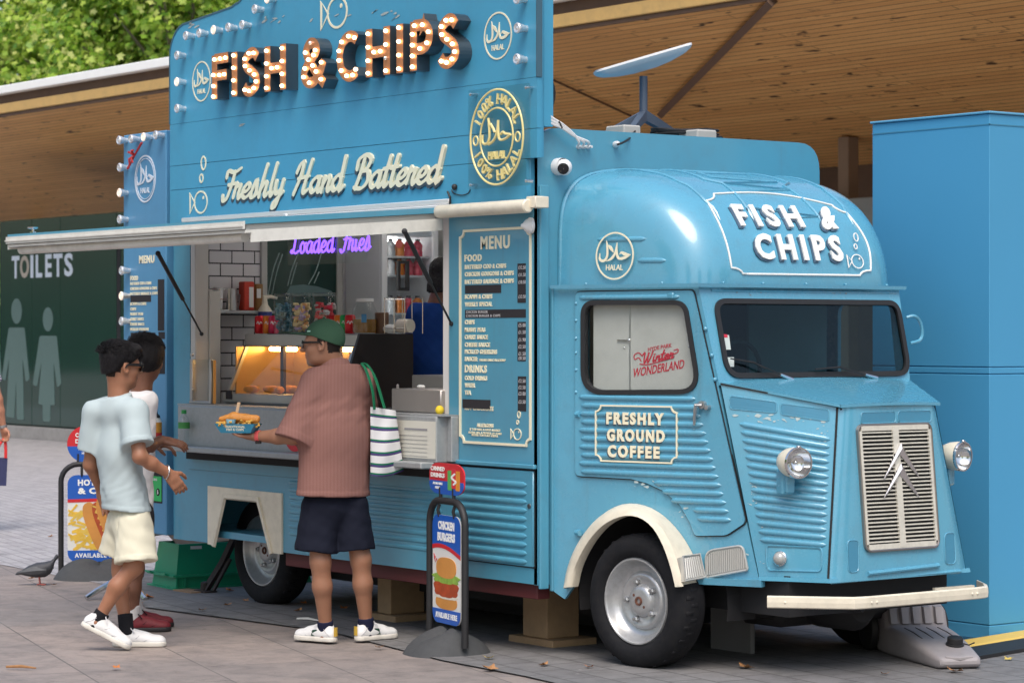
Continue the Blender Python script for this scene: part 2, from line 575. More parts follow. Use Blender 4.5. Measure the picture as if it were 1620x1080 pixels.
INNER = M('offwhite_inner_lining', (.50, .49, .46), .6, var=.08)

def brick_mat(name, c1, c2, cm, w, h, mort, rough=.5, off=.5, plane='XZ', bmp=.3, var=.3, spec=.5, ground=False, sq=1.0, dirt=0.0, bias=0.0):
    m, nt, b = new_mat(name)
    tc = node(nt, 'ShaderNodeTexCoord')
    sep = node(nt, 'ShaderNodeSeparateXYZ'); nt.links.new(tc.outputs['Object'], sep.inputs[0])
    cb = node(nt, 'ShaderNodeCombineXYZ')
    ax = {'X': 0, 'Y': 1, 'Z': 2}
    nt.links.new(sep.outputs[ax[plane[0]]], cb.inputs[0]); nt.links.new(sep.outputs[ax[plane[1]]], cb.inputs[1])
    br = node(nt, 'ShaderNodeTexBrick'); br.offset = off; br.squash = sq
    nt.links.new(cb.outputs[0], br.inputs['Vector'])
    br.inputs['Color1'].default_value = (*c1, 1); br.inputs['Color2'].default_value = (*c2, 1); br.inputs['Mortar'].default_value = (*cm, 1)
    br.inputs['Scale'].default_value = 1.0; br.inputs['Mortar Size'].default_value = mort; br.inputs['Mortar Smooth'].default_value = .1
    br.inputs['Brick Width'].default_value = w; br.inputs['Row Height'].default_value = h; br.inputs['Bias'].default_value = bias
    n = noise(nt, 3.5, 8, .65)
    col = mixc(nt, math_n(nt, 'MULTIPLY', n, var), br.outputs['Color'], tuple(c*.45 for c in c1))
    if dirt:
        d = ramp(nt, noise(nt, .9, 8, .7, None, .6), [(.42, (0,0,0)), (.72, (1,1,1))])
        col = mixc(nt, math_n(nt, 'MULTIPLY', d, dirt), col, tuple(c*.42 for c in c2))
        sp = ramp(nt, noise(nt, 38, 4, .7), [(.66, (0,0,0)), (.72, (1,1,1))])
        col = mixc(nt, math_n(nt, 'MULTIPLY', sp, dirt*.6), col, (.045, .04, .038))
    nt.links.new(col, b.inputs['Base Color'])
    b.inputs['Roughness'].default_value = rough; b.inputs['Specular IOR Level'].default_value = spec
    hgt = math_n(nt, 'SUBTRACT', math_n(nt, 'MULTIPLY', noise(nt, 60, 4, .6), .35), br.outputs['Fac'])
    bump(nt, b, hgt, bmp, .006)
    return m

TILE = brick_mat('white_metro_tile', (.66, .63, .65), (.72, .69, .70), (.015, .015, .02), .17, .082, .0045, .2, plane='YZ', var=.12)

# ------------------------------------------------------------------ small shape helpers
def plate(mb, outer, holes, fn, w0, w1, m=0, mside=None):
    """flat plate with holes: 2-D outlines laid through fn(u, v, w) between w0 (back) and w1 (front)"""
    loops = [outer] + list(holes)
    tri = tessellate_polygon([[Vector((p[0], p[1], 0)) for p in l] for l in loops])
    flat = [p for l in loops for p in l]
    mb.add([fn(p[0], p[1], w1) for p in flat], [list(t) for t in tri], m)
    mb.add([fn(p[0], p[1], w0) for p in flat], [list(t)[::-1] for t in tri], m)
    for l in loops:
        n = len(l)
        mb.add([fn(p[0], p[1], w1) for p in l] + [fn(p[0], p[1], w0) for p in l],
               [(i, (i+1) % n, n+(i+1) % n, n+i) for i in range(n)], m if mside is None else mside)

def roundpoly(pts, rad, n=6):
    out = []; N = len(pts)
    rad = rad if hasattr(rad, '__len__') else [rad]*N
    for i in range(N):
        a, p, c = np.array(pts[i-1], float), np.array(pts[i], float), np.array(pts[(i+1) % N], float)
        r = rad[i]
        if r <= 0: out.append(tuple(p)); continue
        u = (a-p)/np.linalg.norm(a-p); v = (c-p)/np.linalg.norm(c-p)
        p0 = p+u*r; p1 = p+v*r
        for k in range(n+1):
            t = k/n
            out.append(tuple((1-t)**2*p0 + 2*t*(1-t)*p + t*t*p1))
    return out

def notched(x0, x1, y0, y1, r, n=5):
    """frame line with inward-scooped corners"""
    p = []
    for cx, cy, a in ((x0, y0, 0), (x0, y1, -90), (x1, y1, 180), (x1, y0, 90)):
        p += [(cx+r*math.cos(math.radians(a+90*i/n)), cy+r*math.sin(math.radians(a+90*i/n))) for i in range(n+1)]
    if False: pass
    return p

def rib(mb, a, b, r, N, depth, m=0, seg=8):
    """pressed rib: half-round swelling with tapered ends"""
    a = Vector(a); b = Vector(b); N = Vector(N).normalized(); t = (b-a).normalized(); s = N.cross(t)
    L = (b-a).length; e = min(r*2.2, L*.3)
    rings = []
    for d, k in ((0, .05), (e*.35, .6), (e, 1), (L-e, 1), (L-e*.35, .6), (L, .05)):
        rings.append([a + t*d + s*(r*k*math.cos(math.pi*i/seg)) + N*(depth*k*math.sin(math.pi*i/seg)) for i in range(seg+1)])
    mb.loft(rings, False, False, m, True)

GLY = {
 'a': (.50, [[(.42,.40),(.25,.46),(.06,.3),(.05,.1),(.18,0),(.35,.14),(.42,.40)], [(.43,.44),(.40,.1),(.47,0),(.58,.12)]]),
 'd': (.50, [[(.42,.38),(.25,.46),(.06,.3),(.05,.1),(.18,0),(.35,.14),(.42,.38)], [(.43,1.0),(.40,.1),(.47,0),(.58,.12)]]),
 'e': (.42, [[(.06,.2),(.25,.22),(.37,.36),(.25,.46),(.08,.3),(.06,.1),(.2,0),(.36,.06),(.48,.16)]]),
 'F': (.50, [[(.0,.72),(.06,.92),(.4,.86),(.72,.98)], [(.42,.87),(.34,.4),(.2,.02),(.03,-.04),(-.03,.1)], [(.18,.46),(.55,.5)]]),
 'H': (.74, [[(.0,.66),(.12,.9),(.27,.95),(.22,.5),(.02,-.02)], [(.66,1.0),(.55,.5),(.47,.1),(.55,0),(.7,.1)], [(.12,.46),(.62,.52)]]),
 'B': (.70, [[(.3,.9),(.24,.5),(.1,0)], [(.02,.6),(.06,.88),(.35,1.0),(.6,.86),(.5,.6),(.28,.52)], [(.28,.52),(.55,.5),(.62,.2),(.4,0),(.05,.03)]]),
 'h': (.46, [[(.22,1.0),(.12,.5),(.05,0)], [(.08,.2),(.25,.44),(.36,.38),(.32,.1),(.39,0),(.5,.1)]]),
 'l': (.24, [[(.2,1.0),(.1,.3),(.15,0),(.27,.1)]]),
 'n': (.46, [[(.1,.44),(.05,0)], [(.07,.2),(.25,.45),(.36,.36),(.33,.1),(.4,0),(.5,.12)]]),
 'r': (.38, [[(.0,.05),(.1,.5),(.13,.40),(.3,.42),(.26,.15),(.31,0),(.43,.12)]]),
 's': (.38, [[(.0,.05),(.2,.54),(.29,.25),(.24,.03),(.08,.0),(.05,.1)], [(.24,.03),(.42,.14)]]),
 't': (.28, [[(.2,.88),(.1,.2),(.16,0),(.3,.1)], [(-.02,.52),(.32,.57)]]),
 'y': (.46, [[(.05,.44),(.06,.15),(.18,.05),(.35,.2)], [(.4,.46),(.33,0),(.2,-.35),(.06,-.38),(.1,-.22),(.35,-.02),(.48,.1)]]),
 'L': (.58, [[(.48,.78),(.4,1.0),(.25,.95),(.22,.4),(.1,.04),(-.04,.06),(.05,.14),(.3,.0),(.55,.1)]]),
 'o': (.44, [[(.2,.45),(.06,.3),(.07,.08),(.2,0),(.34,.12),(.34,.34),(.2,.45),(.3,.38),(.46,.4)]]),
 'i': (.24, [[(.1,.44),(.08,.1),(.14,0),(.25,.1)], [(.13,.62),(.15,.66)]]),
 'W': (.86, [[(-.1,.8),(.05,.95),(.1,.4),(.2,0),(.4,.6),(.45,.9),(.44,.4),(.53,0),(.75,.6),(.82,.98)]]),
 ' ': (.46, []),
}
def script_paths(s, shear=.3, n=6):
    x = 0; out = []
    for ch in s:
        w, st = GLY[ch]
        for p in st:
            q = spline(p, n) if len(p) > 2 else p
            out.append([(x+a+b*shear, b) for a, b in q])
        x += w + .05
    return out, x

def _hz(pts): return [((x-400)/300, (460-y)/380) for x, y in pts]
HALAL = [                       # script strokes in units of the ring radius, with their widths
 (_hz([(260,208),(275,300),(281,400),(275,470),(243,528),(190,538),(155,500),(158,415)]), [.02,.10,.10,.10,.11,.12,.09,.02]),
 (_hz([(298,283),(325,318),(352,355),(378,402)]), [.04,.15,.13,.02]),
 (_hz([(434,245),(428,330),(400,435),(345,508),(262,548)]), [.02,.09,.11,.11,.02]),
 (_hz([(434,245),(434,380),(452,480),(500,506),(580,486),(652,445)]), [.02,.08,.10,.12,.12,.05]),
 (_hz([(482,434),(515,405),(565,432),(645,446)]), [.02,.09,.15,.05]),
]
def halal2d(k=1.0):
    ps = []
    for p, w in HALAL:
        q = spline(p, 5); t = np.linspace(0, len(w)-1, len(q))
        ps.append((q, list(np.interp(t, range(len(w)), w)*k)))
    return stroke2d(ps, .06)

def halal_mark(mb, fn, r, asp=1.0, ext=.003, ring2=True, m=0, word='HALAL'):
    """round certification mark: ring, script word, small caps"""
    lay(mb, stroke2d([arc2(0, 0, r*asp, r, 0, 360, 48)], r*.07), fn, ext, m)
    if ring2: lay(mb, stroke2d([arc2(0, 0, r*asp*.88, r*.88, 0, 360, 48)], r*.025), fn, ext, m)
    h = halal2d(1.0)
    lay(mb, ([(q[0]*r*asp, q[1]*r, q[2]) for q in h[0]], h[1], h[2]), fn, ext*1.15, m)
    t = fit(text2d(word, bold=.012), w=r*asp*.92, h=r*.24)
    lay(mb, shift2(t, -r*asp*.46, -r*.62), fn, ext, m)

def fish_icon(mb, fn, s, ext=.003, m=0, bubbles=True, wid=.07):
    """line fish swimming right, two bubbles above"""
    ps = [arc2(0, 0, .5*s, .43*s, 0, 360, 30), [(-.48*s, 0), (-.85*s, .38*s), (-.85*s, -.42*s), (-.48*s, 0)]]
    if bubbles: ps += [arc2(.05*s, .95*s, .13*s, .16*s, 0, 360, 16), arc2(.22*s, 1.55*s, .18*s, .26*s, 0, 360, 18)]
    lay(mb, stroke2d(ps, wid*s), fn, ext, m)
    lay(mb, stroke2d([arc2(.2*s, .17*s, .03*s, .035*s, 0, 360, 8)], .06*s), fn, ext*1.2, m)
# ================================================================== the food truck
truck = thing('food_truck', 'light blue vintage corrugated food truck with a tall lit fish and chips sign', 'food truck', (-1.9, 1.0, 0))
XL, XR, YB, ZB, ZT = -4.42, -.61, 2.0, .38, 2.74
OX0, OX1, OZ0 = -4.15, -1.40, 1.235            # serving hatch opening
FS = frame_fn((0, 0, 0), (1, 0, 0), (0, 0, 1), (0, -1, 0))      # side wall frame: u = X, v = Z
def SX(px, py=528, Y=0.0): return U(px, py, Y=Y).x
def SP(px, py, Y=0.0):
    p = U(px, py, Y=Y); return (p.x, p.z)

# --- body shell
b = MB()
b.box(XL, XR-.03, .03, YB-.14, 2.66, 2.715, .01); b.box(XL, XR-.03, YB-.14, YB-.03, 2.56, 2.60)
b.box(XL+.001, XR-.03, YB-.03, YB-.001, ZB, 2.60)
b.box(XL, XL+.03, .03, YB-.03, ZB, 2.70)
b.box(XL+.03, XR-.03, .03, YB-.03, .42, .46)
fb = frame_fn((XR, 0, 0), (0, 1, 0), (0, 0, 1), (1, 0, 0))
plate(b, roundpoly([(0, ZB), (0, ZT+.01), (YB, ZT+.01), (YB, ZB)], [0, .13, .16, 0]), [], fb, -.03, .0)
# side wall pieces round the hatch
b.box(XL, OX0-.06, .0, .03, ZB+.001, 2.70)
b.box(OX0-.06, XR-.001, .0, .03, 2.335, 2.70)
b.box(OX1, XR-.002, .0, .03, ZB+.002, 2.335)
# corner strips on the bulkhead next to the cab
b.box(XR, XR+.02, .004, .06, .36, 2.45, .004)
b.box(XR, XR+.028, .075, .125, .345, 1.92, .006)
b.build('body', BLUE, truck)

wx0, wx1 = SX(331), SX(448)
skz = 1.0
b = MB()
b.box(OX0-.06, wx0, .0, .03, ZB+.003, skz)
b.box(wx1, OX1, .0, .03, ZB+.003, skz)
b.box(wx0, wx1, .0, .03, SP(390, 776)[1], skz)
for k in range(9):
    z = .50+.043*k
    rib(b, (wx1+.06, 0, z), (OX1-.06, 0, z), .013, (0, -1, 0), .006)
b.box(OX0-.06, OX1, -.012, 0, skz-.17, skz-.012, .004)
b.box(wx1+.02, OX1, -.006, 0, .93-.15, .93-.138)
b.build('skirt_panel', BLUE, truck)
b = MB(); b.box(wx1-.03, XR-.05, .035, .12, .30, .40, .004); b.build('chassis_rail', REDOX, truck)
b = MB(); b.box(XL+.3, XR, .55, 1.9, .17, .415); b.box(XL+1.2, XR-.4, .9, 1.8, .05, .17); b.box(-.6, .75, .5, 1.6, .3, .5); b.build('underbody_dark_fill', DARK, truck)  # boxes enlarged to hide the lit ground and keep the underside dark

# wheel arch trim of the rear wheel
b = MB()
o = [SP(331,768), SP(448,780), SP(448,876), SP(434.6,874.6), SP(412.8,787), SP(357.8,781.5), SP(340,861.7), SP(331,860)]
plate(b, o, [], FS, .0, .012)
li = [SP(340,861.7), SP(357.8,781.5), SP(412.8,787), SP(434.6,874.6)]
b.sweep([FS(u, v, .012) for u, v in li], [(-.03,0),(.004,0),(.004,.014),(-.02,.014)], (0,-1,0))
b.build('rear_wheel_arch_trim', CREAM, truck)
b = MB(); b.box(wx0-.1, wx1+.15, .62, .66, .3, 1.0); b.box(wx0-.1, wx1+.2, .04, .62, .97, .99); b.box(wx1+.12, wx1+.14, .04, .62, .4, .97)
b.build('wheel_well', DARK, truck)

# equipment hatch under the menu panel
hx0, hx1 = SX(716), SX(846)
b = MB(); ztop = SP(780, 737)[1]; zb = SP(780, 889)[1]
b.box(hx0, hx1, -.012, 0, zb, ztop-.012, .004)
for k in range(10):
    z = ztop-.085-.0445*k
    rib(b, (hx0+.02, -.012, z), (hx1-.05, -.012, z), .016, (0,-1,0), .010)
hatch = b.build('equipment_hatch', BLUE, truck)
b = MB(); b.box(hx0-.02, hx1+.02, -.022, 0, ztop, ztop+.022, .004); b.box(hx0+.02, hx1-.02, -.013, 0, ztop-.055, ztop-.014); b.build('hatch_lip', [BLUE], hatch)
b = MB(); b.lathe([(.0,.006),(.012,.006),(.014,.0)], (hx1-.03,-.012,SP(842,800)[1]), (0,-1,0), 12); b.build('hatch_lock', DKSTEEL, hatch)
b = MB(); b.box(hx0-.006, hx1+.006, -.003, 0, zb-.006, ztop+.01); b.build('hatch_gap', DARK, hatch)

# --- rear wheel and front wheel
def wheel(name, c, steer, R=.338):
    ax = Vector((math.sin(steer), -math.cos(steer), 0)); c = Vector(c)      # outer side
    t = MB()
    W = .19
    prof = [(.218,-.012),(.232,.006),(.262,.016),(.300,.012),(.322,-.002),(R,-.03),(R+.001,-.05),(R,-.14),(.322,-W+.02),(.29,-W),(.22,-W+.02)]
    t.lathe(prof, c, ax, 56)
    for k in range(56):                                # shoulder blocks
        a = 2*math.pi*k/56; u = Vector((0,0,1)); w = ax.cross(u)
        d = u*math.cos(a)+w*math.sin(a); tt = ax.cross(d)
        Rm = Matrix((d, tt, ax)).transposed()
        t.obox(c + d*(R-.004) - ax*(.045 if k % 2 else .075), (.012, .022, .05), Rm, .003)
    o = t.build(name, TYRE, truck, 50)
    r = MB()
    r.lathe([(.222,-.010),(.216,.000),(.209,.000),(.203,-.008),(.198,-.03),(.178,-.055),(.172,-.062),(.150,-.066),(.143,-.055),(.135,-.045),(.125,-.043),(.115,-.05),(.085,-.052),(.078,-.04),(.070,-.030),(.052,-.027),(.0,-.027)], c, ax, 48)
    r.lathe([(.222,-.010),(.218,-.16)], c, ax, 32)
    ro = r.build('rim', RIM, o, 50)
    nb = MB()
    for k in range(5):
        a = 2*math.pi*k/5+.3; u = Vector((0,0,1)); w = ax.cross(u)
        p = c + (u*math.cos(a)+w*math.sin(a))*.098 - ax*.05
        nb.lathe([(.015,0),(.015,.016),(.009,.022),(.009,.032),(.0,.033)], p, ax, 6, smooth=False)
    nb.build_each('wheel_nut', STEEL, o)
    hb = MB(); hb.lathe([(.024,-.027),(.022,-.02),(.014,-.02),(.010,-.03),(0,-.03)], c, ax, 14)
    for k in (.9, .9+math.pi): 
        u = Vector((0,0,1)); w = ax.cross(u)
        hb.lathe([(.008,0),(0,.001)], c+(u*math.cos(k)+w*math.sin(k))*.045-ax*.0265, ax, 8)
    hb.build('hub_end', RUST, o)
    return o
wheel('rear_wheel', (-3.76, .245, .336), 0)
wheel('front_wheel', (0, .15, .338), math.radians(6.5))
# far-side front wheel, seen under the nose
wheel('front_wheel', (0, 1.98, .338), math.radians(180+6.5)) if False else None
b = MB(); b.lathe([(.2,.0),(.3,.01),(.336,-.03),(.336,-.15),(.3,-.19),(.0,-.19)], (0, 1.86, .338), (0,1,0), 40); b.lathe([(.2,0),(0,-.02)], (0,1.86,.338),(0,1,0),24); b.build('far_front_wheel', TYRE, truck)
b = MB(); b.lathe([(.2,.0),(.3,.01),(.336,-.03),(.336,-.15),(.3,-.19),(.0,-.19)], (-3.76, 1.8, .338), (0,1,0), 40); b.build('far_rear_wheel', TYRE, truck)
b = MB(); b.tube([(0,.3,.34),(0,1.8,.34)], .04); b.tube([(-3.76,.3,.34),(-3.76,1.8,.34)], .05); b.build('axle', DARK, truck)

# --- tall sign board over the hatch
zs0 = SP(560, 345)[1]
sx0, sx1 = SX(275.5, Y=-.03), SX(857, Y=-.03)
FSB = frame_fn((0, -.03, 0), (1,0,0), (0,0,1), (0,-1,0))
scx = (sx0+sx1)/2; hw = (sx1-sx0)/2
stepx = SX(380, Y=-.03) - sx0
top = [(sx0, 3.0), (sx0, 3.36)] + arc2(sx0+.2, 3.42, .2, .2, 180, 100, 6) + [(sx0+stepx-.05, 3.665)] + arc2(sx0+stepx+.0, 3.80, .12, .12, 270, 350, 6) + [(sx0+stepx+.22, 4.12), (sx0+stepx+.35, 4.2)]
topr = [(2*scx-x, z) for x, z in top][::-1]
b = MB()
def lump(o): plate(b, o, [], FSB, .0, .03)
lump(top + topr)
for za, zb_ in ((2.998, 2.738), (2.735, 2.586)):
    lump([(sx0, za), (sx0, zb_), (sx1, zb_), (sx1, za)][::-1])
lump([(sx0, 2.583), (sx0, 2.345), (sx1-.09, 2.345), (sx1-.09, 2.583)][::-1])
b.box(sx0+.02, sx1-.1, -.029, -.0, 2.345, 3.5); b.box(sx1-.12, sx1-.02, -.028, -.002, 2.59, 3.5)
b.box(sx0+.02, sx1-.02, 0.0, .06, 2.75, 3.6)
sign = b.build('sign_board', BLUE_SIGN, truck)
b = MB()
pth = top + topr
b.sweep([FSB(u, v, .03) for u, v in pth], [(-.004,-.03),(.006,-.03),(.006,.004),(-.004,.004)], (0,-1,0))
b.build('edge_trim', M('sign_edge_strip', (.05,.12,.17), .4), sign)
# scraped paint on the board
b = MB(); random.seed(3)
for cx, cy, sx_, sy_, n in ((440,30,55,10,8),(560,22,40,8,5),(305,40,16,5,5),(620,20,10,12,4),(384,198,8,6,2)):
    for k in range(n):
        x = cx+random.gauss(0, sx_*.5); y = cy+random.gauss(0, sy_*.4); 
        u, v = SP(x, y, -.06); l = random.uniform(.012, .06); h = random.uniform(.003, .009); a = random.uniform(-.2, .7)
        if not (sx0+.03 < u < sx1-.03): continue
        q = [(u+l*math.cos(t)*random.uniform(.5,1), v+h*math.sin(t)*random.uniform(.5,1)+l*math.cos(t)*math.sin(a)*.5) for t in np.linspace(0, 6.28, 10)[:-1]]
        b.add([FSB(p[0], p[1], .0325) for p in q], [list(range(9))])
b.build('scrape', M('scraped_primer', (.36,.42,.42), .7, var=.3, vs=40), sign)

# --- marquee letters
def seg_letter(ch):
    """centre lines of the block letters in a unit-high cell and the bulb places"""
    S = {'F': (.46, [[(.09,.0),(.09,1.0)],[(.09,.91),(.46,.91)],[(.09,.53),(.42,.53)]], [(.09,.06),(.09,.3),(.09,.55),(.12,.9),(.27,.9),(.41,.9),(.25,.53),(.38,.53)]),
         'I': (.18, [[(.09,0),(.09,1)]], [(.09,.08),(.09,.36),(.09,.64),(.09,.92)]),
         'H': (.54, [[(.09,0),(.09,1)],[(.45,0),(.45,1)],[(.09,.5),(.45,.5)]], [(.09,.08),(.09,.34),(.09,.62),(.09,.9),(.45,.08),(.45,.34),(.45,.62),(.45,.9),(.21,.5),(.34,.5)]),
         'P': (.48, [[(.09,0),(.09,1)], [(.09,.91),(.28,.91)]+arc2(.25,.67,.16,.24,90,-90,10)[0:]+[(.09,.43)]], [(.09,.08),(.09,.3),(.09,.52),(.09,.74),(.13,.91),(.29,.90),(.41,.74),(.38,.52),(.24,.43)]),
         'S': (.52, [spline([(.43,.80),(.36,.90),(.25,.92),(.11,.80),(.13,.63),(.27,.51),(.40,.38),(.42,.20),(.27,.07),(.14,.09),(.07,.20)], 5)], [(.36,.90),(.23,.91),(.12,.80),(.13,.64),(.25,.53),(.38,.42),(.43,.26),(.37,.12),(.24,.07),(.12,.11)]),
         'C': (.56, [arc2(.32,.5,.23,.42,52,308,22)], [(.44,.87),(.31,.92),(.16,.82),(.10,.64),(.10,.44),(.15,.22),(.27,.09),(.40,.09),(.47,.20)]),
         '&': (.60, [spline([(.54,.0),(.40,.2),(.20,.52),(.12,.74),(.20,.90),(.32,.88),(.37,.74),(.28,.60),(.14,.44),(.07,.24),(.16,.08),(.30,.08),(.44,.24),(.53,.50)], 5)], [(.13,.72),(.25,.91),(.36,.74),(.20,.56),(.32,.64),(.12,.38),(.30,.42),(.09,.2),(.38,.28),(.22,.06),(.5,.46),(.49,.1)])}
    return S[ch]
YF = -.145
letters = [('F',334,361),('I',366,376),('S',382,412),('H',417,454),('&',476,517),('C',531,571),('H',577,619),('I',626,639),('P',647,685),('S',692,727)]
zc0 = U(540, 134, Y=YF).z
bulbp = None
for ch, xa, xb in letters:
    w, paths, bl = seg_letter(ch)
    ua, ub = SX(xa, Y=YF), SX(xb, Y=YF)
    zA, zB = 3.105, 3.372
    wid = .064
    def mp(p, ua=ua, ub=ub, w=w): return (ua + p[0]/w*(ub-ua), zA + p[1]*(zB-zA))
    o2 = stroke2d([[mp(p) for p in pp] for pp in paths], wid, cap=False)
    f = frame_fn((0, -.034, 0), (1,0,0), (0,0,1), (0,-1,0))
    b = MB()
    lay(b, o2, f, -.034-YF, 0, 1)
    L = b.build('marquee_letter', [COPPER, DKSTEEL], truck, recalc=False)
    for q in bl:
        u, v = mp(q)
        if bulbp is None:
            s = MB(); s.lathe([(.0,.020),(.0065,.0185),(.0112,.012),(.0112,.006),(.008,-.002)], f(u, v, -.034-YF), (0,-1,0), 12)
            bulbp = s.build('light_bulb', BULB_ON, L); bulb0 = Vector((u, 0, v))
        else:
            c = copy_part(bulbp, L, (u-bulb0.x, 0, v-bulb0.z))
            if (ch == '&' and q == (.25,.91)) or (ch == 'H' and q == (.45,.34) and xa > 500): c.data = c.data.copy(); c.data.materials[0] = REFL
# --- reflector lamps along the edges
def reflamp(p, parent, lit=False, proto=[None]):
    if proto[0] is None:
        s = MB(); p = Vector(p)
        s.lathe([(.018,0),(.018,.014),(.020,.020),(.024,.036),(.0285,.052),(.029,.060),(.023,.066),(.012,.062),(.0,.067)], p, (0,-1,0), 16, ms=[0,0,0,0,0,1,1,1])
        o = s.build('reflector_lamp', [REFL, REFL], parent); proto[0] = (o, p, parent); o = o
    else:
        q, p0, par = proto[0]
        o = copy_part(q, parent, Vector(p)-p0 if True else 0)
    if lit:
        o.data = o.data.copy(); o.data.materials[1] = BULB_DIM
    return o
for px, py, lit in ((284,88,0),(284,130,1),(284,172,0),(298,57,0),(319,53,0),(342,48,1),(365,44,0),(387,40,0),(407,15,0),(427,-1,1),(822,-1,0),(823,45,0),(822,94,0)):
    p = U(px, py, Y=-.10); reflamp((p.x, -.06, p.z), truck, lit)
for k in range(9):
    u = sx0+stepx+.45+k*.38; reflamp((u, -.06, 4.13), truck, k % 3 == 1)

# --- hand lettered line on the board
def place_script(mb, s, x0, x1, z0, h, f, width, ext, m, ms=None, dx=0, dz=0, shear=.3):
    ps, tw = script_paths(s, shear)
    xs = [q[0] for p in ps for q in p]; k = (x1-x0)/(max(xs)-min(xs)); xm = min(xs)
    pp = [[(x0+(a-xm)*k+dx, z0+bq*h+dz) for a, bq in p] for p in ps]
    out = []
    for p in pp:
        ws = []
        for i in range(len(p)):
            a = p[max(i-1, 0)]; c = p[min(i+1, len(p)-1)]; t = math.atan2(c[1]-a[1], c[0]-a[0])
            ws.append(width*(.50+.55*abs(math.sin(t-.35))))
        out.append((p, ws))
    lay(mb, stroke2d(out, width), f, ext, m, ms)
FSF = frame_fn((0, -.06, 0), (1,0,0), (0,0,1), (0,-1,0))
u0, u1 = SX(352, Y=-.065), SX(704, Y=-.065)
b = MB(); place_script(b, 'Freshly Hand Battered', u0, u1, 2.50, .185, FSF, .035, .002, 0, dx=-.013, dz=-.018)
b.build('lettering_shadow', SHADOW_PAINT, truck, recalc=False)
b = MB(); place_script(b, 'Freshly Hand Battered', u0, u1, 2.50, .185, FSF, .034, .005, 0)
b.build('script_lettering', CREAM_TXT, truck, recalc=False)
def at(px, py, Y=-.06):
    p = U(px, py, Y=Y); return frame_fn((p.x, Y, p.z), (1,0,0), (0,0,1), (0,-1,0))
b = MB(); fish_icon(b, at(318, 320), .155); b.build('fish_emblem', CREAM_TXT, truck, recalc=False)
b = MB(); fish_icon(b, at(534, 20), .20, bubbles=False); b.build('fish_emblem', CREAM_TXT, truck, recalc=False)
b = MB(); halal_mark(b, at(319, 129), .121, .90, ring2=False); b.build('halal_mark', CREAM_TXT, truck, recalc=False)
b = MB(); halal_mark(b, at(788, 57), .121, .98, ring2=False); b.build('halal_mark', CREAM_TXT, truck, recalc=False)

# --- clear sheet with gold neon ring
c = U(788, 217, Y=-.10); fc = frame_fn((c.x, -.10, c.z), (1,0,0), (0,0,1), (0,-1,0))
x0, x1 = SX(741, Y=-.10)-c.x, SX(838, Y=-.10)-c.x
b = MB(); plate(b, rrect(x0, x1, -.262, .262, .008, 2), [], fc, -.004, .002)
acr = b.build('clear_sign_sheet', CLEAR, truck)
b = MB()
for s_ in (-1, 1):
    for q in (-.24, .24): b.lathe([(.009,-.04),(.009,.004),(.0,.006)], fc(s_*(x1-.03), q, 0), (0,-1,0), 10)
b.build_each('stand_off', CHROME, acr)
b = MB(); R_ = .248
b.tube([fc(p[0], p[1], .010) for p in arc2(0,0,R_*.93,R_,0,360,64)[:-1]], .0058, 6, True)
b.tube([fc(p[0], p[1], .010) for p in arc2(0,0,R_*.58,R_*.61,0,360,48)[:-1]], .0052, 6, True)
for a in (180, 0): b.tube([fc(p[0], p[1], .010) for p in arc2(.78*R_*.95*math.cos(math.radians(a)),-.01,.021,.024,0,360,16)[:-1]], .005, 6, True)
b.build('neon_ring', GOLD, acr)
b = MB()
def curved_text(s, R, a0, a1, inside, h):
    n = len(s)
    for i, ch in enumerate(s):
        if ch == ' ': continue
        a = math.radians(a0+(a1-a0)*(i+.5)/n)
        t = fit(text2d(ch, bold=.012), h=h) if ch not in '1I' else fit(text2d(ch, bold=.012), h=h)
        w_ = max(v[0] for v in t[0])
        rot = a-math.pi/2 if not inside else a+math.pi/2
        cx, cy = R*.94*math.cos(a), R*math.sin(a)
        vs = [(cx+(x-w_/2)*math.cos(rot)-(y-h/2)*math.sin(rot), cy+(x-w_/2)*math.sin(rot)+(y-h/2)*math.cos(rot)) for x, y in t[0]]
        lay(b, (vs, t[1], t[2]), fc, .012)
curved_text('100% HALAL', R_*.80, 162, 18, False, .056)
curved_text('100% HALAL', R_*.80, 198, 342, True, .056)
t = fit(text2d('HALAL', bold=.02), w=.15, h=.042); lay(b, shift2(t, -.075, -.115), fc, .012)
hh = halal2d(.7)
for p, w in HALAL:
    q = spline(p, 6); b.tube([fc(x*R_*.60, y*R_*.62, .012) for x, y in q], .0075, 7)
b.build('neon_lettering', GOLD, acr, recalc=False)
b = MB()
b.tube([U(708, 303, Y=-.07), U(712, 312, Y=-.075), U(712, 325, Y=-.07), U(712, 334, Y=-.06)], .006, 6)
b.tube([U(x, y, Y=-.065) for x, y in spline([(714,300),(718,306),(730,309),(740,306),(744,300)], 4)], .003, 5)
b.sphere(U(719, 296, Y=-.07), .017, 10, 8)
b.build('sign_cable', BLACK, truck)

# --- rear wing panel with lamps and small menu
WX0, WX1, WY = -5.02, -4.455, -.035
zw = U(230, 210, Y=WY).z
b = MB(); b.box(WX0, WX1, WY, .09, .40, zw, .006)
wing = b.build('rear_wing_panel', paint('blue_wing_paint', (.085,.27,.47), .4, .4), truck)
fw = frame_fn((0, WY, 0), (1,0,0), (0,0,1), (0,-1,0))
for px, py, lit in ((190,222,0),(209,220,0),(229,217,1),(248,214,0),(191,265,0),(191,305,1),(191,347,0),(194,428,0),(194,468,1),(194,508,0)):
    p = U(px, py, Y=WY-.05); reflamp((max(p.x, WX0+.02), WY-.0005, p.z), truck, lit)
b = MB(); p = U(230, 283, Y=WY); halal_mark(b, frame_fn((p.x, WY, p.z), (1,0,0),(0,0,1),(0,-1,0)), .148, .9); 
b.build('halal_mark', M('pale_blue_mark', (.62,.68,.76), .5), wing, recalc=False)
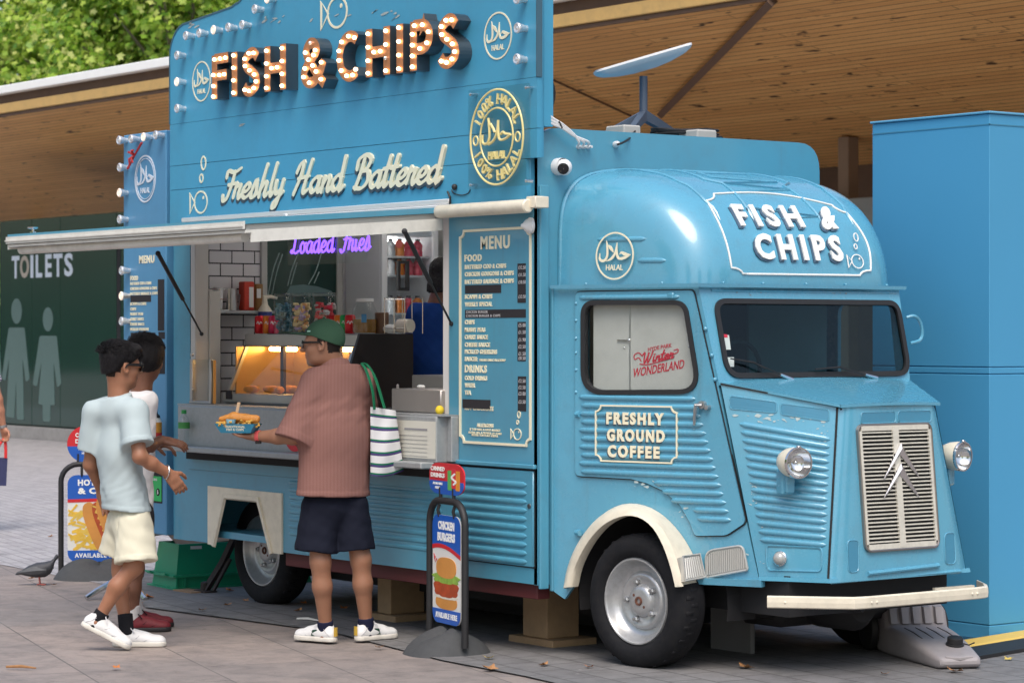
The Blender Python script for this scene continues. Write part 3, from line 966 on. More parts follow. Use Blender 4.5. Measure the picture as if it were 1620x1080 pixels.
b = MB()
def wt(s, px, py, hpx, wpx, m=0, mb=None, Y=WY, bold=.02, ext=.003, sp=1.18):
    p = U(px, py, Y=Y); q = U(px+wpx, py, Y=Y); h = abs(p.z-U(px, py-hpx, Y=Y).z)
    t = fit(text2d(s, bold=bold, spacing=sp), w=q.x-p.x, h=h)
    if mb is None: mb = MB()
    lay(mb, t, frame_fn((p.x, Y, p.z), (1,0,0),(0,0,1),(0,-1,0)), ext, m)
    LINES.append(mb)
LINES = []
wt('TRADITIONAL', 206, 371, 10, 51, mb=None); wt('MENU', 220.5, 417, 12.5, 24, mb=None, bold=.045); wt('FOOD', 206.5, 444, 7.5, 12, mb=None, bold=.04)
for i, (s, w_) in enumerate((('BATTERED COD & CHIPS',33),('CHICKEN GOUGONS & CHIPS',42),('BATTERED SAUSAGE & CHIPS',43),None,('SCAMPI & CHIPS',25),('CHIPS',9),('MUSHY PEAS',20),('CURRY SAUCE',21),('CHEESE SAUCE',22),('PICKLED GHERKINS',29)) if True else ()) if False else []: pass
rows = [('BATTERED COD & CHIPS',33,451),('CHICKEN GOUGONS & CHIPS',42,459),('BATTERED SAUSAGE & CHIPS',43,467),('SCAMPI & CHIPS',25,483),('CHIPS',9,491),('MUSHY PEAS',20,499),('CURRY SAUCE',21,507),('CHEESE SAUCE',22,515),('PICKLED GHERKINS',29,523)]
for s, w_, y in rows: wt(s, 206.5, y, 4.6, w_, mb=None, bold=.028)
for q in LINES: q.build('menu_line', CREAM_TXT, wing, recalc=False)
LINES.clear()
b = MB()
def wbox(px0, px1, py0, py1, mb, Y=WY, e=.002):
    a = U(px0, py1, Y=Y); c = U(px1, py0, Y=Y); mb.box(a.x, c.x, Y-e, Y, min(a.z, U(px0,py1,Y=Y).z), U(px0,py0,Y=Y).z)
wbox(207, 239, 467.5, 478, b); wbox(250, 260, 442, 523, b); wbox(207, 246, 526, 537, b); wbox(251, 261, 525, 536, b); wbox(251, 261, 545, 591, b)
b.build_each('blacked_out_strip', CHALK, wing)
# red ribbon tied round the lamps
b = MB()
A, B_, C_ = U(224, 226, Y=WY-.04), U(213, 246, Y=WY-.03), U(202, 267, Y=WY-.04)
for k in (-.006, .006): b.tube([A+V(k,0,0), B_, C_+V(k,0,0)], .006, 5)
for d in ((.04,-.03,.03),(-.03,-.03,.02),(.03,-.03,-.05),(-.01,-.03,-.06)): b.tube([B_, B_+V(*d)*.6+V(0,-.02,.01), B_+V(*d)], .007, 5)
b.top('ribbon', M('red_ribbon', (.45,.03,.03), .5), 'thin red ribbon knotted between two lamps on the narrow rear wing panel', 'ribbon', B_)

# --- hatch flap, struts, rails
zh = 2.335
fl = 1.24; dz = -.092
fx0, fx1 = -4.17, -1.42
b = MB()
def FL(x, s, w): return V(x, -s*fl-.03, zh+s*dz+w)
vs = [FL(x, s, w) for w in (0, .03) for s in (0, 1) for x in (fx0, fx1)]
b.add(vs, [(0,1,3,2),(4,6,7,5),(0,4,5,1),(2,3,7,6),(0,2,6,4),(1,5,7,3)])
flap = b.build('hatch_flap', [BLUE], truck)
b = MB()
vs = [FL(x, s, w) for w in (-.03, -.002) for s in (.03, .985) for x in (fx0+.02, fx1-.02)]
b.add(vs, [(0,1,3,2),(4,6,7,5),(0,4,5,1),(2,3,7,6),(0,2,6,4),(1,5,7,3)])
b.build('flap_lining', INNER, flap)
b = MB()
def bar(x0, x1, s0, s1, w0, w1, m=0):
    vs = [FL(x, s, w) for w in (w0, w1) for s in (s0, s1) for x in (x0, x1)]
    b.add(vs, [(0,1,3,2),(4,6,7,5),(0,4,5,1),(2,3,7,6),(0,2,6,4),(1,5,7,3)], m)
bar(fx0, fx1, 1.0, 1.010, -.026, .016); bar(fx0, fx1, 1.010, 1.016, -.012, -.004); bar(fx0, fx0+.012, .0, 1.0, -.06, -.0305); bar(fx1-.012, fx1, .0, .97, -.095, -.0305)
bar(fx0, fx1, .97, .999, -.046, -.0305)
bar(fx0+.4, fx0+.43, .03, .97, -.05, -.0305); bar(-2.6, -2.57, .03, .97, -.05, -.0305)
b.build('flap_frame', PALE, flap)
b = MB(); b.tube([FL(fx0+.06, .95, -.066), FL(fx1-.1, .95, -.066)], .027, 14); b.build('roller_blind_tube', PALE, flap)
b = MB(); p = FL(fx0+.26, .97, .03)
b.lathe([(.008,0),(.008,.02),(.03,.026),(.032,.034),(.0,.036)], p, (0,0,1), 14); b.box(p.x-.02,p.x+.02,p.y-.01,p.y+.01,p.z,p.z+.008)
b.build('flap_catch', CHROME, flap)
def strut(p0, p1):
    b = MB(); p0 = Vector(p0); p1 = Vector(p1); m = p0.lerp(p1, .55)
    b.tube([p0, m], .013, 10); b.tube([m, p1], .006, 8); b.sphere(p0, .016, 10, 8); b.sphere(p1, .013, 10, 8)
    return b.build('gas_strut', BLACK, truck)
strut(U(640, 366, Y=-.55), U(714, 512, Y=-.005)); strut(U(250, 401, Y=-.72), U(319, 528, Y=.0))
b = MB()
b.box(fx0-.02, -1.30, -.085, -.06, zh+.008, zh+.04, .004); b.box(fx0-.02, -1.30, -.074, -.06, zh+.043, zh+.07, .003); b.box(-2.95, -2.91, -.10, -.085, zh-.0, zh+.05, .003)
b.tube([(fx0-.02,-.075,zh+.008),(-1.30,-.075,zh+.008)], .012, 8)
b.build('hinge_rail', ALU, truck)
b = MB(); a = U(695, 335, Y=-.10); c = U(835, 327, Y=-.10)
b.tube([(a.x-.01,-.10,a.z), (a.x,-.10,a.z), (c.x,-.10,a.z), (c.x+.006,-.10,a.z)], [.03,.036,.036,.03], 20)
b.box(c.x-.03, c.x+.05, -.09, -.0, a.z-.01, a.z+.05, .004)
b.build('awning_tube', CREAM, truck)
b = MB(); c = U(836, 357, Y=-.03)
b.lathe([(.030,0),(.042,.004),(.044,.02),(.036,.028),(.034,.036),(.026,.045),(.012,.056),(.009,.064),(.0,.066)], (c.x, 0, c.z), (-.35,-1,.0), 20)
b.build('door_stop', M('white_plastic', (.80,.80,.80), .35), truck)

# --- opening lining and shutter post
b = MB()
b.box(OX0-.058, OX0, .002, .10, 1.0, 2.33, .004)
b.box(OX0-.01, OX0+.012, .10, .18, 1.1, 1.95, .003)
b.build('opening_post', INNER, truck)
b = MB(); b.box(OX1-.012, OX1, .005, .15, 1.0, 2.33); b.build('opening_reveal', INNER, truck)

# --- menu panel beside the hatch
b = MB()
def SZ(px, py): return SP(px, py)
a = SP(729, 540); c = SP(840, 540)
zt_ = (SP(735, 366)[1]+SP(830,360)[1])/2; zb_ = (SP(735,698)[1]+SP(830,705)[1])/2
nf = notched(a[0], c[0], zb_, zt_, .035)
b.sweep([FS(u, v, .0) for u, v in nf], [(-.0065,0),(.0065,0),(.0065,.008),(-.0065,.008)], (0,-1,0), True)
b.build('menu_frame', CREAM_TXT, truck)
b = MB(); bc = MB()
def mt(s, px, py, hpx, wpx, bold=.025): wt(s, px, py, hpx, wpx, mb=None, Y=0.0, bold=bold, ext=.004)
mt('MENU', 761, 395, 21, 46, .032); mt('FOOD', 735.5, 414, 11, 27, .032)
for s, w_, y in (('BATTERED COD & CHIPS',65,426),('CHICKEN GOUGONS & CHIPS',77,437.5),('BATTERED SAUSAGE & CHIPS',77,449.5),('SCAMPI & CHIPS',43,473),('WEEKLY SPECIAL',43,485),('CHIPS',15,513),('MUSHY PEAS',32,525),('CURRY SAUCE',36,536.5),('CHEESE SAUCE',39.5,548.5),('PICKLED GHERKINS',50.5,559.5),('SAUCES:',20,571)):
    mt(s, 736, y, 7, w_, .03)
mt('TARTARE GARLIC OR KETCHUP', 759, 571, 3.6, 41, .01); mt('DRINKS', 736, 589, 12, 34.5, .032)
for s, w_, y in (('COLD DRINKS',35,601),('WATER',16,612.5),('TEA',9.5,624),('HOT CHOCOLATE',45,648)): mt(s, 736, y, 7, w_, .03)
mt('ALLERGENS', 755, 675, 6, 26, .035)
for s, w_, x, y in (('IF YOU HAVE A FOOD ALLERGY',48,744,680),('PLEASE ASK A MEMBER OF STAFF',52,742,685),('BEFORE YOU PLACE ORDER',41,747,689)): mt(s, x, y, 3.4, w_, .008)
for q in LINES: q.build('menu_line', CREAM_TXT, truck, recalc=False)
LINES.clear()
b = MB(); fish_icon(b, at(819, 686.5, 0.0), .066, .004); b.build('fish_emblem', CREAM_TXT, truck, recalc=False)
b = MB()
for q in ((736,793,451.5,464.5),(819,832,417,479),(736,832,490,503),(819,832,509,571),(819.5,832.5,595,650)): wbox(*q, b, 0.0)
wbox(733, 776, 631, 645, b, 0.0, .006)
b.build_each('blacked_out_strip', CHALK, truck)
b = MB()
def ct(s, px, py, hpx, wpx): wt(s, px, py, hpx, wpx, mb=None, Y=-.002, bold=.0, ext=.001)
ct('CHICKEN BURGER', 737.5, 495.5, 4, 34); ct('CHICKEN BURGER & CHIPS', 737.5, 501.5, 4, 54)
for y, s in ((426,'£12.50'),(437.5,'£11.50'),(449,'£10.50'),(472,'£13.50'),(517,'£5.00'),(528,'£1.50'),(540,'£1.90'),(551,'£2.50'),(562,'£1.50'),(569,'£0.50'),(605,'£2.50'),(615,'£2.50'),(625,'£3.00'),(638,'£3.50')): ct(s, 820.5, y, 5.5, 11)
for q in LINES: q.build('chalk_line', CHALKTXT, truck, recalc=False)
LINES.clear()

# --- counter front
CY = -.12
cx0, cx1 = SX(281, Y=CY), SX(690, Y=CY)
b = MB(); b.box(cx0, cx1, CY, 0.0, .985, 1.235, .006); b.box(cx0-.05, cx1-.015, CY-.09, CY, .955, .99, .006)
b.box(cx0-.02, cx1+.04, CY+.01, .30, 1.2355, 1.245); b.box(cx1+.0005, cx1+.045, -.05, .0, .99, 1.235, .004)
b.build('serving_counter', GALV, truck)
b = MB(); b.box(cx0, cx1+.06, -.06, 0, .90, .985, .0); b.build('counter_underside', DARK, truck)
# ================================================================== the cab
YC = 1.055
PN = V(.3164, -1, 0).normalized()
PO = V(-.45, .13, 0)
def PY(x): return .13 + .3164*(x+.45)
def FD(u, v, w): return V(u, PY(u), v) + PN*w                  # near door plane: u = X, v = Z
def SDP(px, py, off=0.0):
    p = UPL(px, py, PO+PN*off, PN); return (p.x - PN.x*off, p.z)
def mir(p): return V(p[0], 2*YC-p[1], p[2])
def edge_x(z): return .25 + (1.92-z)*.225
# side shells with wheel arch
arch = [SDP(*p) for p in ((906,929),(911,901),(921,871),(937,843),(957,821),(980,806),(1004,803),(1028,810),(1050,826),(1070,848),(1086,873),(1098,898),(1107,921))]
outer = [(-.585, 1.92), (-.585, .345), (-.52, .31)] + arch + [(.585, .47), (edge_x(.9), .9), (edge_x(1.43), 1.43), (edge_x(1.92), 1.92)]
winp = roundpoly([SDP(925,478), SDP(1087,478), SDP(1110,620), SDP(925,621)], [.07,.06,.12,.12], 8)
cwx = sum(p[0] for p in winp)/len(winp); cwz = sum(p[1] for p in winp)/len(winp)
def grow(poly, d):
    n = len(poly); out = []
    for i in range(n):
        a, p, c = np.array(poly[i-1]), np.array(poly[i]), np.array(poly[(i+1) % n])
        t = c-a; t = t/(np.linalg.norm(t)+1e-9); nn = np.array((t[1], -t[0])); 
        if nn.dot(p-np.array((cwx, cwz))) < 0: nn = -nn
        out.append(tuple(p+nn*d))
    return out
b = MB()
plate(b, outer, [winp[::-1]], FD, -.02, 0)
plate(b, outer, [winp[::-1]], lambda u, v, w: mir(FD(u, v, w)), -.02, 0)
# front cowl: A-pillars and windscreen surround
yl, yr = PY(edge_x(1.92)), 2*YC-PY(edge_x(1.92))
def FW(s, z, w=0.0):
    """windscreen plane: s in -1..1 across"""
    x = .25 + (1.92-z)*.245; half = YC-PY(edge_x(z))
    n = V(1, 0, .245).normalized()
    return V(x, YC + s*half, z) + n*w
def FWY(y, z, w=0.0):
    n = V(1, 0, .245).normalized()
    return V(.25+(1.92-z)*.245, y, z) + n*w
NW = V(1, 0, .245).normalized(); PW = V(.25, 0, 1.92)
def WP(px, py):
    p = UPL(px, py, PW, NW); return (p.y, p.z)
wt_l, wt_r = WP(1127,476), WP(1419,474); wb_l, wb_r = WP(1149,598), WP(1441,594)
yw = [YC-(wt_l[0]+wt_r[0])/2, YC-(wb_l[0]+wb_r[0])/2]
ht = (wt_r[0]-wt_l[0])/2; hb_ = (wb_r[0]-wb_l[0])/2; ctw = (wt_r[0]+wt_l[0]+wb_l[0]+wb_r[0])/4
zt = (wt_l[1]+wt_r[1])/2; zb2 = (wb_l[1]+wb_r[1])/2
wso = roundpoly([(ctw-ht, zt), (ctw+ht, zt), (ctw+hb_, zb2), (ctw-hb_, zb2)], [.08,.08,.10,.10], 8)
co = [(YC-(YC-PY(edge_x(1.92))), 1.92), (2*YC-PY(edge_x(1.92)), 1.92), (2*YC-PY(edge_x(1.425)), 1.425), (PY(edge_x(1.425)), 1.425)]
plate(b, co, [wso[::-1]], FWY, -.02, .0)
# lower front bulkhead behind the nose
b.box(.30, .32, .42, 2*YC-.42, .45, 1.44)
# gutter round the cab
gp = [FD(-.585, 1.92, .005), FD(.25, 1.92, .005), mir(FD(.25, 1.92, .005)), mir(FD(-.585, 1.92, .005))]
b.sweep(gp, [(-.005,-.006),(-.028,-.006),(-.030,.012),(-.024,.012),(-.022,.002),(-.005,.002)], (0,0,1))
# windscreen surround swage
b.sweep([FWY(y, z, .0) for y, z in grow(wso, .03)] if False else [FWY(ctw-ht, zt+.045, 0), FWY(ctw+ht, zt+.045, 0)], [(-.008,0),(0,.008),(.008,0)], NW)
cab_o = b.build('cab_body', BLUE_CAB, truck)
# seam bolts of the gutter
b = MB()
for p in [FD(x, 1.935, .02) for x in (-.38, .06)] + [V(.265, YC+y, 1.936) for y in (-.55,-.28,.02,.3,.6)]:
    b.sphere(p, .008, 8, 6)
b.build_each('gutter_bolt', BLUE_CAB, cab_o)
# rubber and glass of the windscreen
b = MB()
cwx, cwz = ctw, (zt+zb2)/2
b.sweep([FWY(y, z, 0) for y, z in wso], [(-.003,-.012),(-.003,.010),(.008,.016),(.022,.012),(.024,-.012)], NW if False else -NW, True, 0, True)
wsr = b.build('windscreen_seal', BLACK, truck, 60)
b = MB(); plate(b, grow(wso, -.012), [], FWY, -.006, .0); b.build('windscreen', WSCREEN, truck)
# cab interior that shows through the glass
b = MB()
b.box(-.55, -.53, .3, 1.85, .6, 2.3)
b.box(-.05, .25, .55, 1.7, 1.28, 1.40, .03)
b.box(-.45, -.30, .55, 1.0, 1.0, 1.66, .05); b.box(-.45, -.30, 1.15, 1.65, 1.0, 1.66, .05)
b.tube([(.02+.16*math.sin(t)*.3, .78+.19*math.cos(t), 1.45+.19*math.sin(t)) for t in np.linspace(0, 6.28, 24)[:-1]], .012, 6, True)
cabin = b.build('cab_interior', M('dark_cab_lining', (.035,.04,.045), .8, var=.3), truck)
b = MB(); b.box(-.16, -.15, .36, .80, 1.2, 1.90); b.build('cab_partition', M('teal_board', (.13,.26,.29), .6, var=.2), truck)
b = MB(); b.box(-.28, -.26, 1.15, 1.72, 1.2, 1.88); b.build('cab_partition', M('grey_green_board', (.20,.27,.27), .6, var=.25, vs=5), truck)
b = MB()
b.add([FWY(y, z, .0015) for y, z in (WP(1138,530), WP(1153,530), WP(1156,553), WP(1141,553))], [(0,1,2,3)])
b.add([FWY(y, z, .0015) for y, z in (WP(1146,565), WP(1161,565), WP(1161,580), WP(1149,580))], [(0,1,2,3)])
b.build_each('windscreen_sticker', M('pale_sticker', (.55,.62,.60), .6), truck)
b = MB(); b.add([FWY(y, z, .0025) for y, z in (WP(1136.5,528), WP(1150,529), WP(1151,534), WP(1138,534))], [(0,1,2,3)]); b.build('sticker_band', REDTXT, truck)
# wipers
for pv, mid, tip in (((1248,603),(1186,576),(1150,569)), ((1381,600),(1322,583),(1284,586))):
    b = MB()
    A = FWY(*WP(*pv), .03); Mi = FWY(*WP(*mid), .035); T = FWY(*WP(*tip), .028)
    q = A.lerp(Mi, .32)
    b.tube([A, q], [.011,.007], 8)
    w = b.build('wiper', CHROME, truck)
    b = MB(); b.tube([q, Mi], .0035, 6); b.build('wiper_arm', BLACK, w)
    b = MB(); B0 = Mi.lerp(A, .28)+V(0,0,-.006); b.tube([T, Mi, B0], [.004,.006,.004], 6); b.build('wiper_blade', BLACK, w)
    b = MB(); b.lathe([(.022,-.03),(.020,-.008),(.012,.0),(.0,.004)], A+V(0,0,-.012), (.5,0,.9), 12); b.build('wiper_spindle', BLUE_CAB, w)

# --- near door
dp = [SDP(912,462), SDP(1098,459), SDP(1181,826), SDP(1151,846), SDP(1101,847), SDP(1093,825), SDP(1078,799), SDP(1052,776), SDP(1026,764), SDP(1000,757), SDP(912,752)]
dp = roundpoly(dp, [.03,.02,.02,.02,.02,0,0,0,0,0,.03], 3)
b = MB(); plate(b, dp, [winp[::-1]], FD, .002, .014)
dz0 = SDP(1000, 629)[1]
for k in range(15):
    z = dz0 - .0425*k
    py = PX(FD(.1, z, 0))[1]
    xl = SDP(918+ (3 if k % 2 else 0), py)[0]; xr = SDP(1103+(py-629)*.30, py)[0]
    if py > 752: xl = SDP(1010+(py-752)*1.02 if py < 800 else 1082+(py-800)*.5, py)[0]
    if py > 752: xl += .05
    if xr-xl > .08 and py < 836: rib(b, FD(xl, z, .014), FD(xr, z, .014), .0145, PN, .012)
rib(b, FD(SDP(918,470)[0], SDP(1000,470)[1], .014), FD(SDP(1078,470)[0], SDP(1000,470)[1], .014), .013, PN, .010)
door = b.build('cab_door', BLUE_CAB, truck)
b = MB()
cwx, cwz = .1, 1.3
gp2 = []
b.sweep([FD(u, v, .0) for u, v in dp], [(-.006,0),(.010,0),(.010,.006),(-.006,.006)], -PN, True)
b.sweep([FD(u, v, .0) for u, v in dp], [(-.010,0),(.006,0),(.006,.006),(-.010,.006)], PN, True)
b.build('door_gap', BLACK, door)
b = MB(); cwx = sum(p[0] for p in winp)/len(winp); cwz = sum(p[1] for p in winp)/len(winp)
ring_o = grow(winp, .010); ring_i = grow(winp, -.014)
plate(b, ring_o, [ring_i[::-1]], FD, -.01, .024)
b.build('window_seal', BLACK, door)
b = MB(); plate(b, grow(winp, -.006), [], FD, -.004, .002); b.build('door_window', GLASSM, door)
b = MB(); 
a_ = SDP(944, 490, -.05); c_ = SDP(1120, 640, -.05)
plate(b, [(a_[0], 1.33), (a_[0], 1.835), (SDP(1088,480)[0], 1.835), (SDP(1112,620)[0], 1.33)][::-1], [], FD, -.028, -.020)
blind = b.build('window_blind', M('grey_blind_panel', (.52,.51,.48), .6, var=.08, vs=6, dirt=.15), truck)
b = MB(); d_ = SDP(1001, 540, -.045)[0]; plate(b, [(d_-.004,1.30),(d_-.004,1.86),(d_+.004,1.86),(d_+.004,1.30)][::-1], [], FD, -.02, -.018)
b.build('blind_joint', STEEL, truck)
b = MB(); p1, p2 = SDP(979,538,-.03), SDP(998,538,-.03)
b.tube([FD(*p1,-.014), FD(*p2,-.014)], .004, 6); b.sphere(FD(*p2,-.016), .010, 10, 8)
for q in ((988,550),(1091,549)): b.sphere(FD(*SDP(*q,-.02),-.018), .006, 8, 6)
b.build('window_latch', CHROME, truck)
# red sticker on the blind
b = MB()
fx = SDP(1005, 597, -.045); fx2 = SDP(1086, 580, -.045)
kx = fx2[0]-fx[0]
def FT(u, v, w): return FD(fx[0]+u, fx[1]+v+u*.17, -.019+w)
pm = kx/82.0
t = fit(text2d('WONDERLAND', bold=.015), w=kx, h=.045); lay(b, ([(x+y*.15, y) for x, y in t[0]], t[1], t[2]), FT, .001)
t = fit(text2d('HYDE PARK', bold=.01), w=38*pm, h=.020); lay(b, shift2(t, 25*pm, .118), FT, .001)
ps, tw = script_paths('Winter', .2); k = 50*pm/tw
lay(b, stroke2d([[(16*pm+x*k, .062+y*.055) for x, y in p] for p in ps], .0075), FT, .001)
lay(b, stroke2d([spline([(14*pm,.075),(10*pm,.095),(4*pm,.09),(3*pm,.112),(10*pm,.12),(16*pm,.10)],5), spline([(12*pm,.062),(25*pm,.052),(50*pm,.058),(62*pm,.062)],5), spline([(64*pm,.08),(72*pm,.085),(73*pm,.10),(67*pm,.10)],5)], .005), FT, .001)
b.build('window_sticker', REDTXT, truck, recalc=False)
# lettering on the door
b = MB()
a_ = SDP(947, 641); c_ = SDP(1075, 641); z0 = SDP(1010, 730)[1]; z1 = SDP(1010, 642)[1]
b.sweep([FD(u, v, .026) for u, v in notched(a_[0], c_[0], z0, z1, .03)], [(-.0038,-.008),(.0038,-.008),(.0038,.003),(-.0038,.003)], PN, True)
b.build('lettering_frame', CREAM_TXT, door)
b = MB(); b2 = MB()
for s, xa, xb, yb, yt in (('FRESHLY',964,1055,670.5,651),('GROUND',965,1056,697,677.5),('COFFEE',966,1048,722.5,703)):
    p = SDP(xa, yb); q = SDP(xb, yb); h = SDP(xa, yt)[1]-p[1]
    t = fit(text2d(s, bold=.05, spacing=1.35), w=q[0]-p[0], h=h)
    lay(b, t, lambda u, v, w, p=p: FD(p[0]+u, p[1]+v, .022+w), .007, 0)
    lay(b2, t, lambda u, v, w, p=p: FD(p[0]+u-.006, p[1]+v-.007, .022+w), .005, 0)
b.build('door_lettering', CREAM_TXT, door, recalc=False)
b2.build('lettering_shadow', SHADOW_PAINT, door, recalc=False)
# handle, vent flap, hinges
b = MB(); p = FD(*SDP(1115,640), .015); q = FD(*SDP(1110,672), .04)
b.lathe([(.022,0),(.020,.02),(.0,.022)], p+V(0,0,.0), PN, 12)
b.tube([p+PN*.02, p+PN*.045+V(-.02,0,0), q+V(-.02,0,.05), q+V(-.025,0,0)], [.012,.011,.009,.006], 8)
b.lathe([(.013,0),(.012,.03),(.0,.032)], FD(*SDP(1124,644),.014), PN, 10)
b.build('door_handle', M('dull_chrome', (.45,.46,.47), .28, .9), door)
b = MB(); p = SDP(1065,468); b.obox(FD(p[0], p[1], .02), (.045,.02,.03), None, .005); b.build('window_catch', BLUE_CAB, door)
b = MB()
for y in (480, 507, 535, 558, 585, 620, 655): b.sphere(FD(*SDP(913.5, y), .012), .009, 8, 6)
b.build_each('door_bolt', BLUE_CAB, door)
b = MB()
for y in (655, 842): p = FD(*SDP(916, y), .012); b.tube([p+V(-.01,0,0), p+V(.02,.0,0)], .016, 8)
b.build_each('door_hinge', BLUE_CAB, door)

# --- domed cab roof
H = .625; X0 = -.607; LX = .865
def dome(th, ph):
    """th -90..90 across, ph 0..90 from the gutter at the front to the top"""
    m = 9.0 - 3.6*ph/90; n = 2.2
    c = max(0, math.cos(math.radians(th))); s = math.sin(math.radians(th))
    rho = c**(2/m); y_ = math.copysign(abs(s)**(2/m), s)
    xx = rho*math.cos(math.radians(ph))**(2/n); hh = rho*math.sin(math.radians(ph))**(2/n)
    half = .925 - .205*xx
    return V(X0+LX*xx, YC+y_*half*(1-.02*hh), 1.925+H*hh)
def warp(k, p=3.0): return 90*math.copysign(1-(1-abs(k))**1.6, k)
b = MB()
NU, NV = 64, 34
def df(u, v):
    return dome(warp(2*u-1), 90*(v**1.25))
b.grid(df, NU, NV, 0, True)
roof = b.build('cab_roof', BLUE_CAB, truck, 80)
bv = BVHTree.FromPolygons([tuple(v) for v in b.v], b.f)
def DOME(px, py, w=0.0):
    r = ray(px, py).normalized(); hit = bv.ray_cast(CAM, r)
    if hit[0] is None: return None
    n = hit[1] if hit[1].dot(r) < 0 else -hit[1]
    return hit[0] + n*w, n
def DP(px, py, w=0.0):
    h = DOME(px, py, w)
    while h is None:
        px -= 1.5; py += 1; h = DOME(px, py, w)
    return h[0]
# roof ribs running back from the front, side ribs
b = MB()
for y in (-.55, -.28, 0, .28, .55):
    pts = []
    for ph in range(30, 91, 4):
        s = y/.8; 
        best = None
        for th in np.linspace(-89, 89, 120):
            p = dome(th, ph)
            if best is None or abs(p.y-YC-y*(.75+.25*ph/90)) < abs(best.y-YC-y*(.75+.25*ph/90)): best = p
        pts.append(best)
    b.tube(pts, [.003]+[.010]*(len(pts)-2)+[.006], 6)
for (xa, ya), (xb, yb) in (((945,379),(1022,378)), ((1008,412),(1054,412))):
    A, N1 = DOME(xa, ya); B_, N2 = DOME(xb, yb); rib(b, A, B_, .014, N1, .010)
b.build('roof_rib', BLUE_CAB, roof)
b = MB()
pts = [dome(th, 90) for th in np.linspace(-90, 90, 60)]
pts = [V(X0-.004+.012, YC+(dome(warp(k),0.0).y-YC)*0 + (YC*0), 0) for k in ()] or [V(-.598, YC+math.copysign(abs(math.sin(t))**(2/5.4), math.sin(t))*.915, 1.925+H*1.0*abs(math.cos(t))**(2/5.4)) for t in np.linspace(-math.pi/2, math.pi/2, 50)]
b.tube(pts, .011, 6)
b.build('roof_seam', BLUE_CAB, roof)
# sign on the dome
b = MB()
def bez(P, t):
    return P
edge = [(1117,315)]
TL, TR, BR_, BL_ = (1112,309), (1332,330), (1376,436), (1158,433)
def QW(u, v):
    """frame corners as a warped quad in the picture, u,v 0..1 (v up)"""
    bx = BL_[0]+(BR_[0]-BL_[0])*u; by = BL_[1]+(BR_[1]-BL_[1])*u
    tx = TL[0]+(TR[0]-TL[0])*u; ty = TL[1]+(TR[1]-TL[1])*u - 10*math.sin(math.pi*u)*1.2
    lx = bx+(tx-bx)*v + (9*math.sin(math.pi*v)*(1-u) + 16*math.sin(math.pi*v)*u); ly = by+(ty-by)*v
    return lx, ly
nf = notched(0, 1, 0, 1, .075, 4)
dense = []
for i in range(len(nf)):
    a, c = nf[i], nf[(i+1) % len(nf)]; n = max(1, int(math.hypot(c[0]-a[0], c[1]-a[1])/.05))
    dense += [(a[0]+(c[0]-a[0])*k/n, a[1]+(c[1]-a[1])*k/n) for k in range(n)]
pts = [DP(*QW(u, v), .004) for u, v in dense]
b.tube(pts, .0055, 6, True)
b.build('lettering_frame', WHITE_TXT, roof)
b = MB(); b2 = MB()
def dl(t, P0, P1, P2, w, dst):
    """text laid on the dome: P0 lower left, P1 lower right, P2 upper left in the picture"""
    mx = max(v[0] for v in t[0]); my = max(v[1] for v in t[0])
    def fn(u, v, w_):
        a, c = u/mx, v/my
        return DP(P0[0]+(P1[0]-P0[0])*a+(P2[0]-P0[0])*c, P0[1]+(P1[1]-P0[1])*a+(P2[1]-P0[1])*c, w_+.002)
    lay(dst, t, fn, w)
T1 = fit(text2d('FISH', bold=.04, spacing=1.5), w=1, h=1); T2 = fit(text2d('CHIPS', bold=.04, spacing=1.42), w=1, h=1); T3 = fit(text2d('&', bold=.05), w=1, h=1)
for T, P0, P1, P2 in ((T1, (1171,359.5), (1273,362), (1153,326)), (T2, (1198,411), (1334,414.5), (1188,371)), (T3, (1301,366), (1325,364), (1292,331))):
    dl(T, P0, P1, P2, .014, b)
    o_ = lambda P: (P[0]-2.2, P[1]+3.0)
    dl(T, o_(P0), o_(P1), o_(P2), .006, b2)
b.build('roof_lettering', WHITE_TXT, roof, recalc=False)
b2.build('lettering_shadow', M('deep_blue_letter_edge', (.05,.10,.16), .5), roof, recalc=False)
b = MB()
c_, n_ = DOME(1355, 414)
ux = V(0,1,0); ux = (ux - n_*ux.dot(n_)).normalized(); vx = n_.cross(ux); 
if vx.z < 0: vx = -vx
fish_icon(b, frame_fn(c_+n_*.006, ux, vx, n_), .085, .003, wid=.06)
b.build('fish_emblem', WHITE_TXT, roof, recalc=False)
b = MB()
c_, n_ = DOME(975, 405)
ux = V(1,0,0); ux = (ux - n_*ux.dot(n_)).normalized(); vx = ux.cross(V(0,-1,0)); vx = n_.cross(ux); vx = vx if vx.z > 0 else -vx
halal_mark(b, frame_fn(c_+n_*.012, ux, vx, n_), .118, 1.0, ring2=False)
b.build('halal_mark', CREAM_TXT, roof, recalc=False)

# --- nose
A_ = V(.375, PY(.362)+.004, 1.432); B_ = V(.872, .722, 1.325); C_ = V(.952, .578, .480); D_ = V(.592, PY(.592)-.004, .472)
def NS(u, v, w=0.0):
    """near flank of the nose: u 0 rear..1 front, v 0 bottom..1 top"""
    p = D_.lerp(C_, u).lerp(A_.lerp(B_, u), v)
    tu = C_.lerp(B_, v)-D_.lerp(A_, v); tv = A_.lerp(B_, u)-D_.lerp(C_, u)
    return p + tu.cross(tv).normalized()*w
def nsf(px, py):
    best = None
    u, v = .5, .5
    for it in range(14):
        p = NS(u, v); q = PX(p); e = (px-q[0], py-q[1])
        qu = PX(NS(u+.01, v)); qv = PX(NS(u, v+.01))
        a, c = (qu[0]-q[0])/.01, (qv[0]-q[0])/.01; d, f_ = (qu[1]-q[1])/.01, (qv[1]-q[1])/.01
        det = a*f_-c*d
        u += (e[0]*f_-c*e[1])/det; v += (a*e[1]-d*e[0])/det
    return u, v
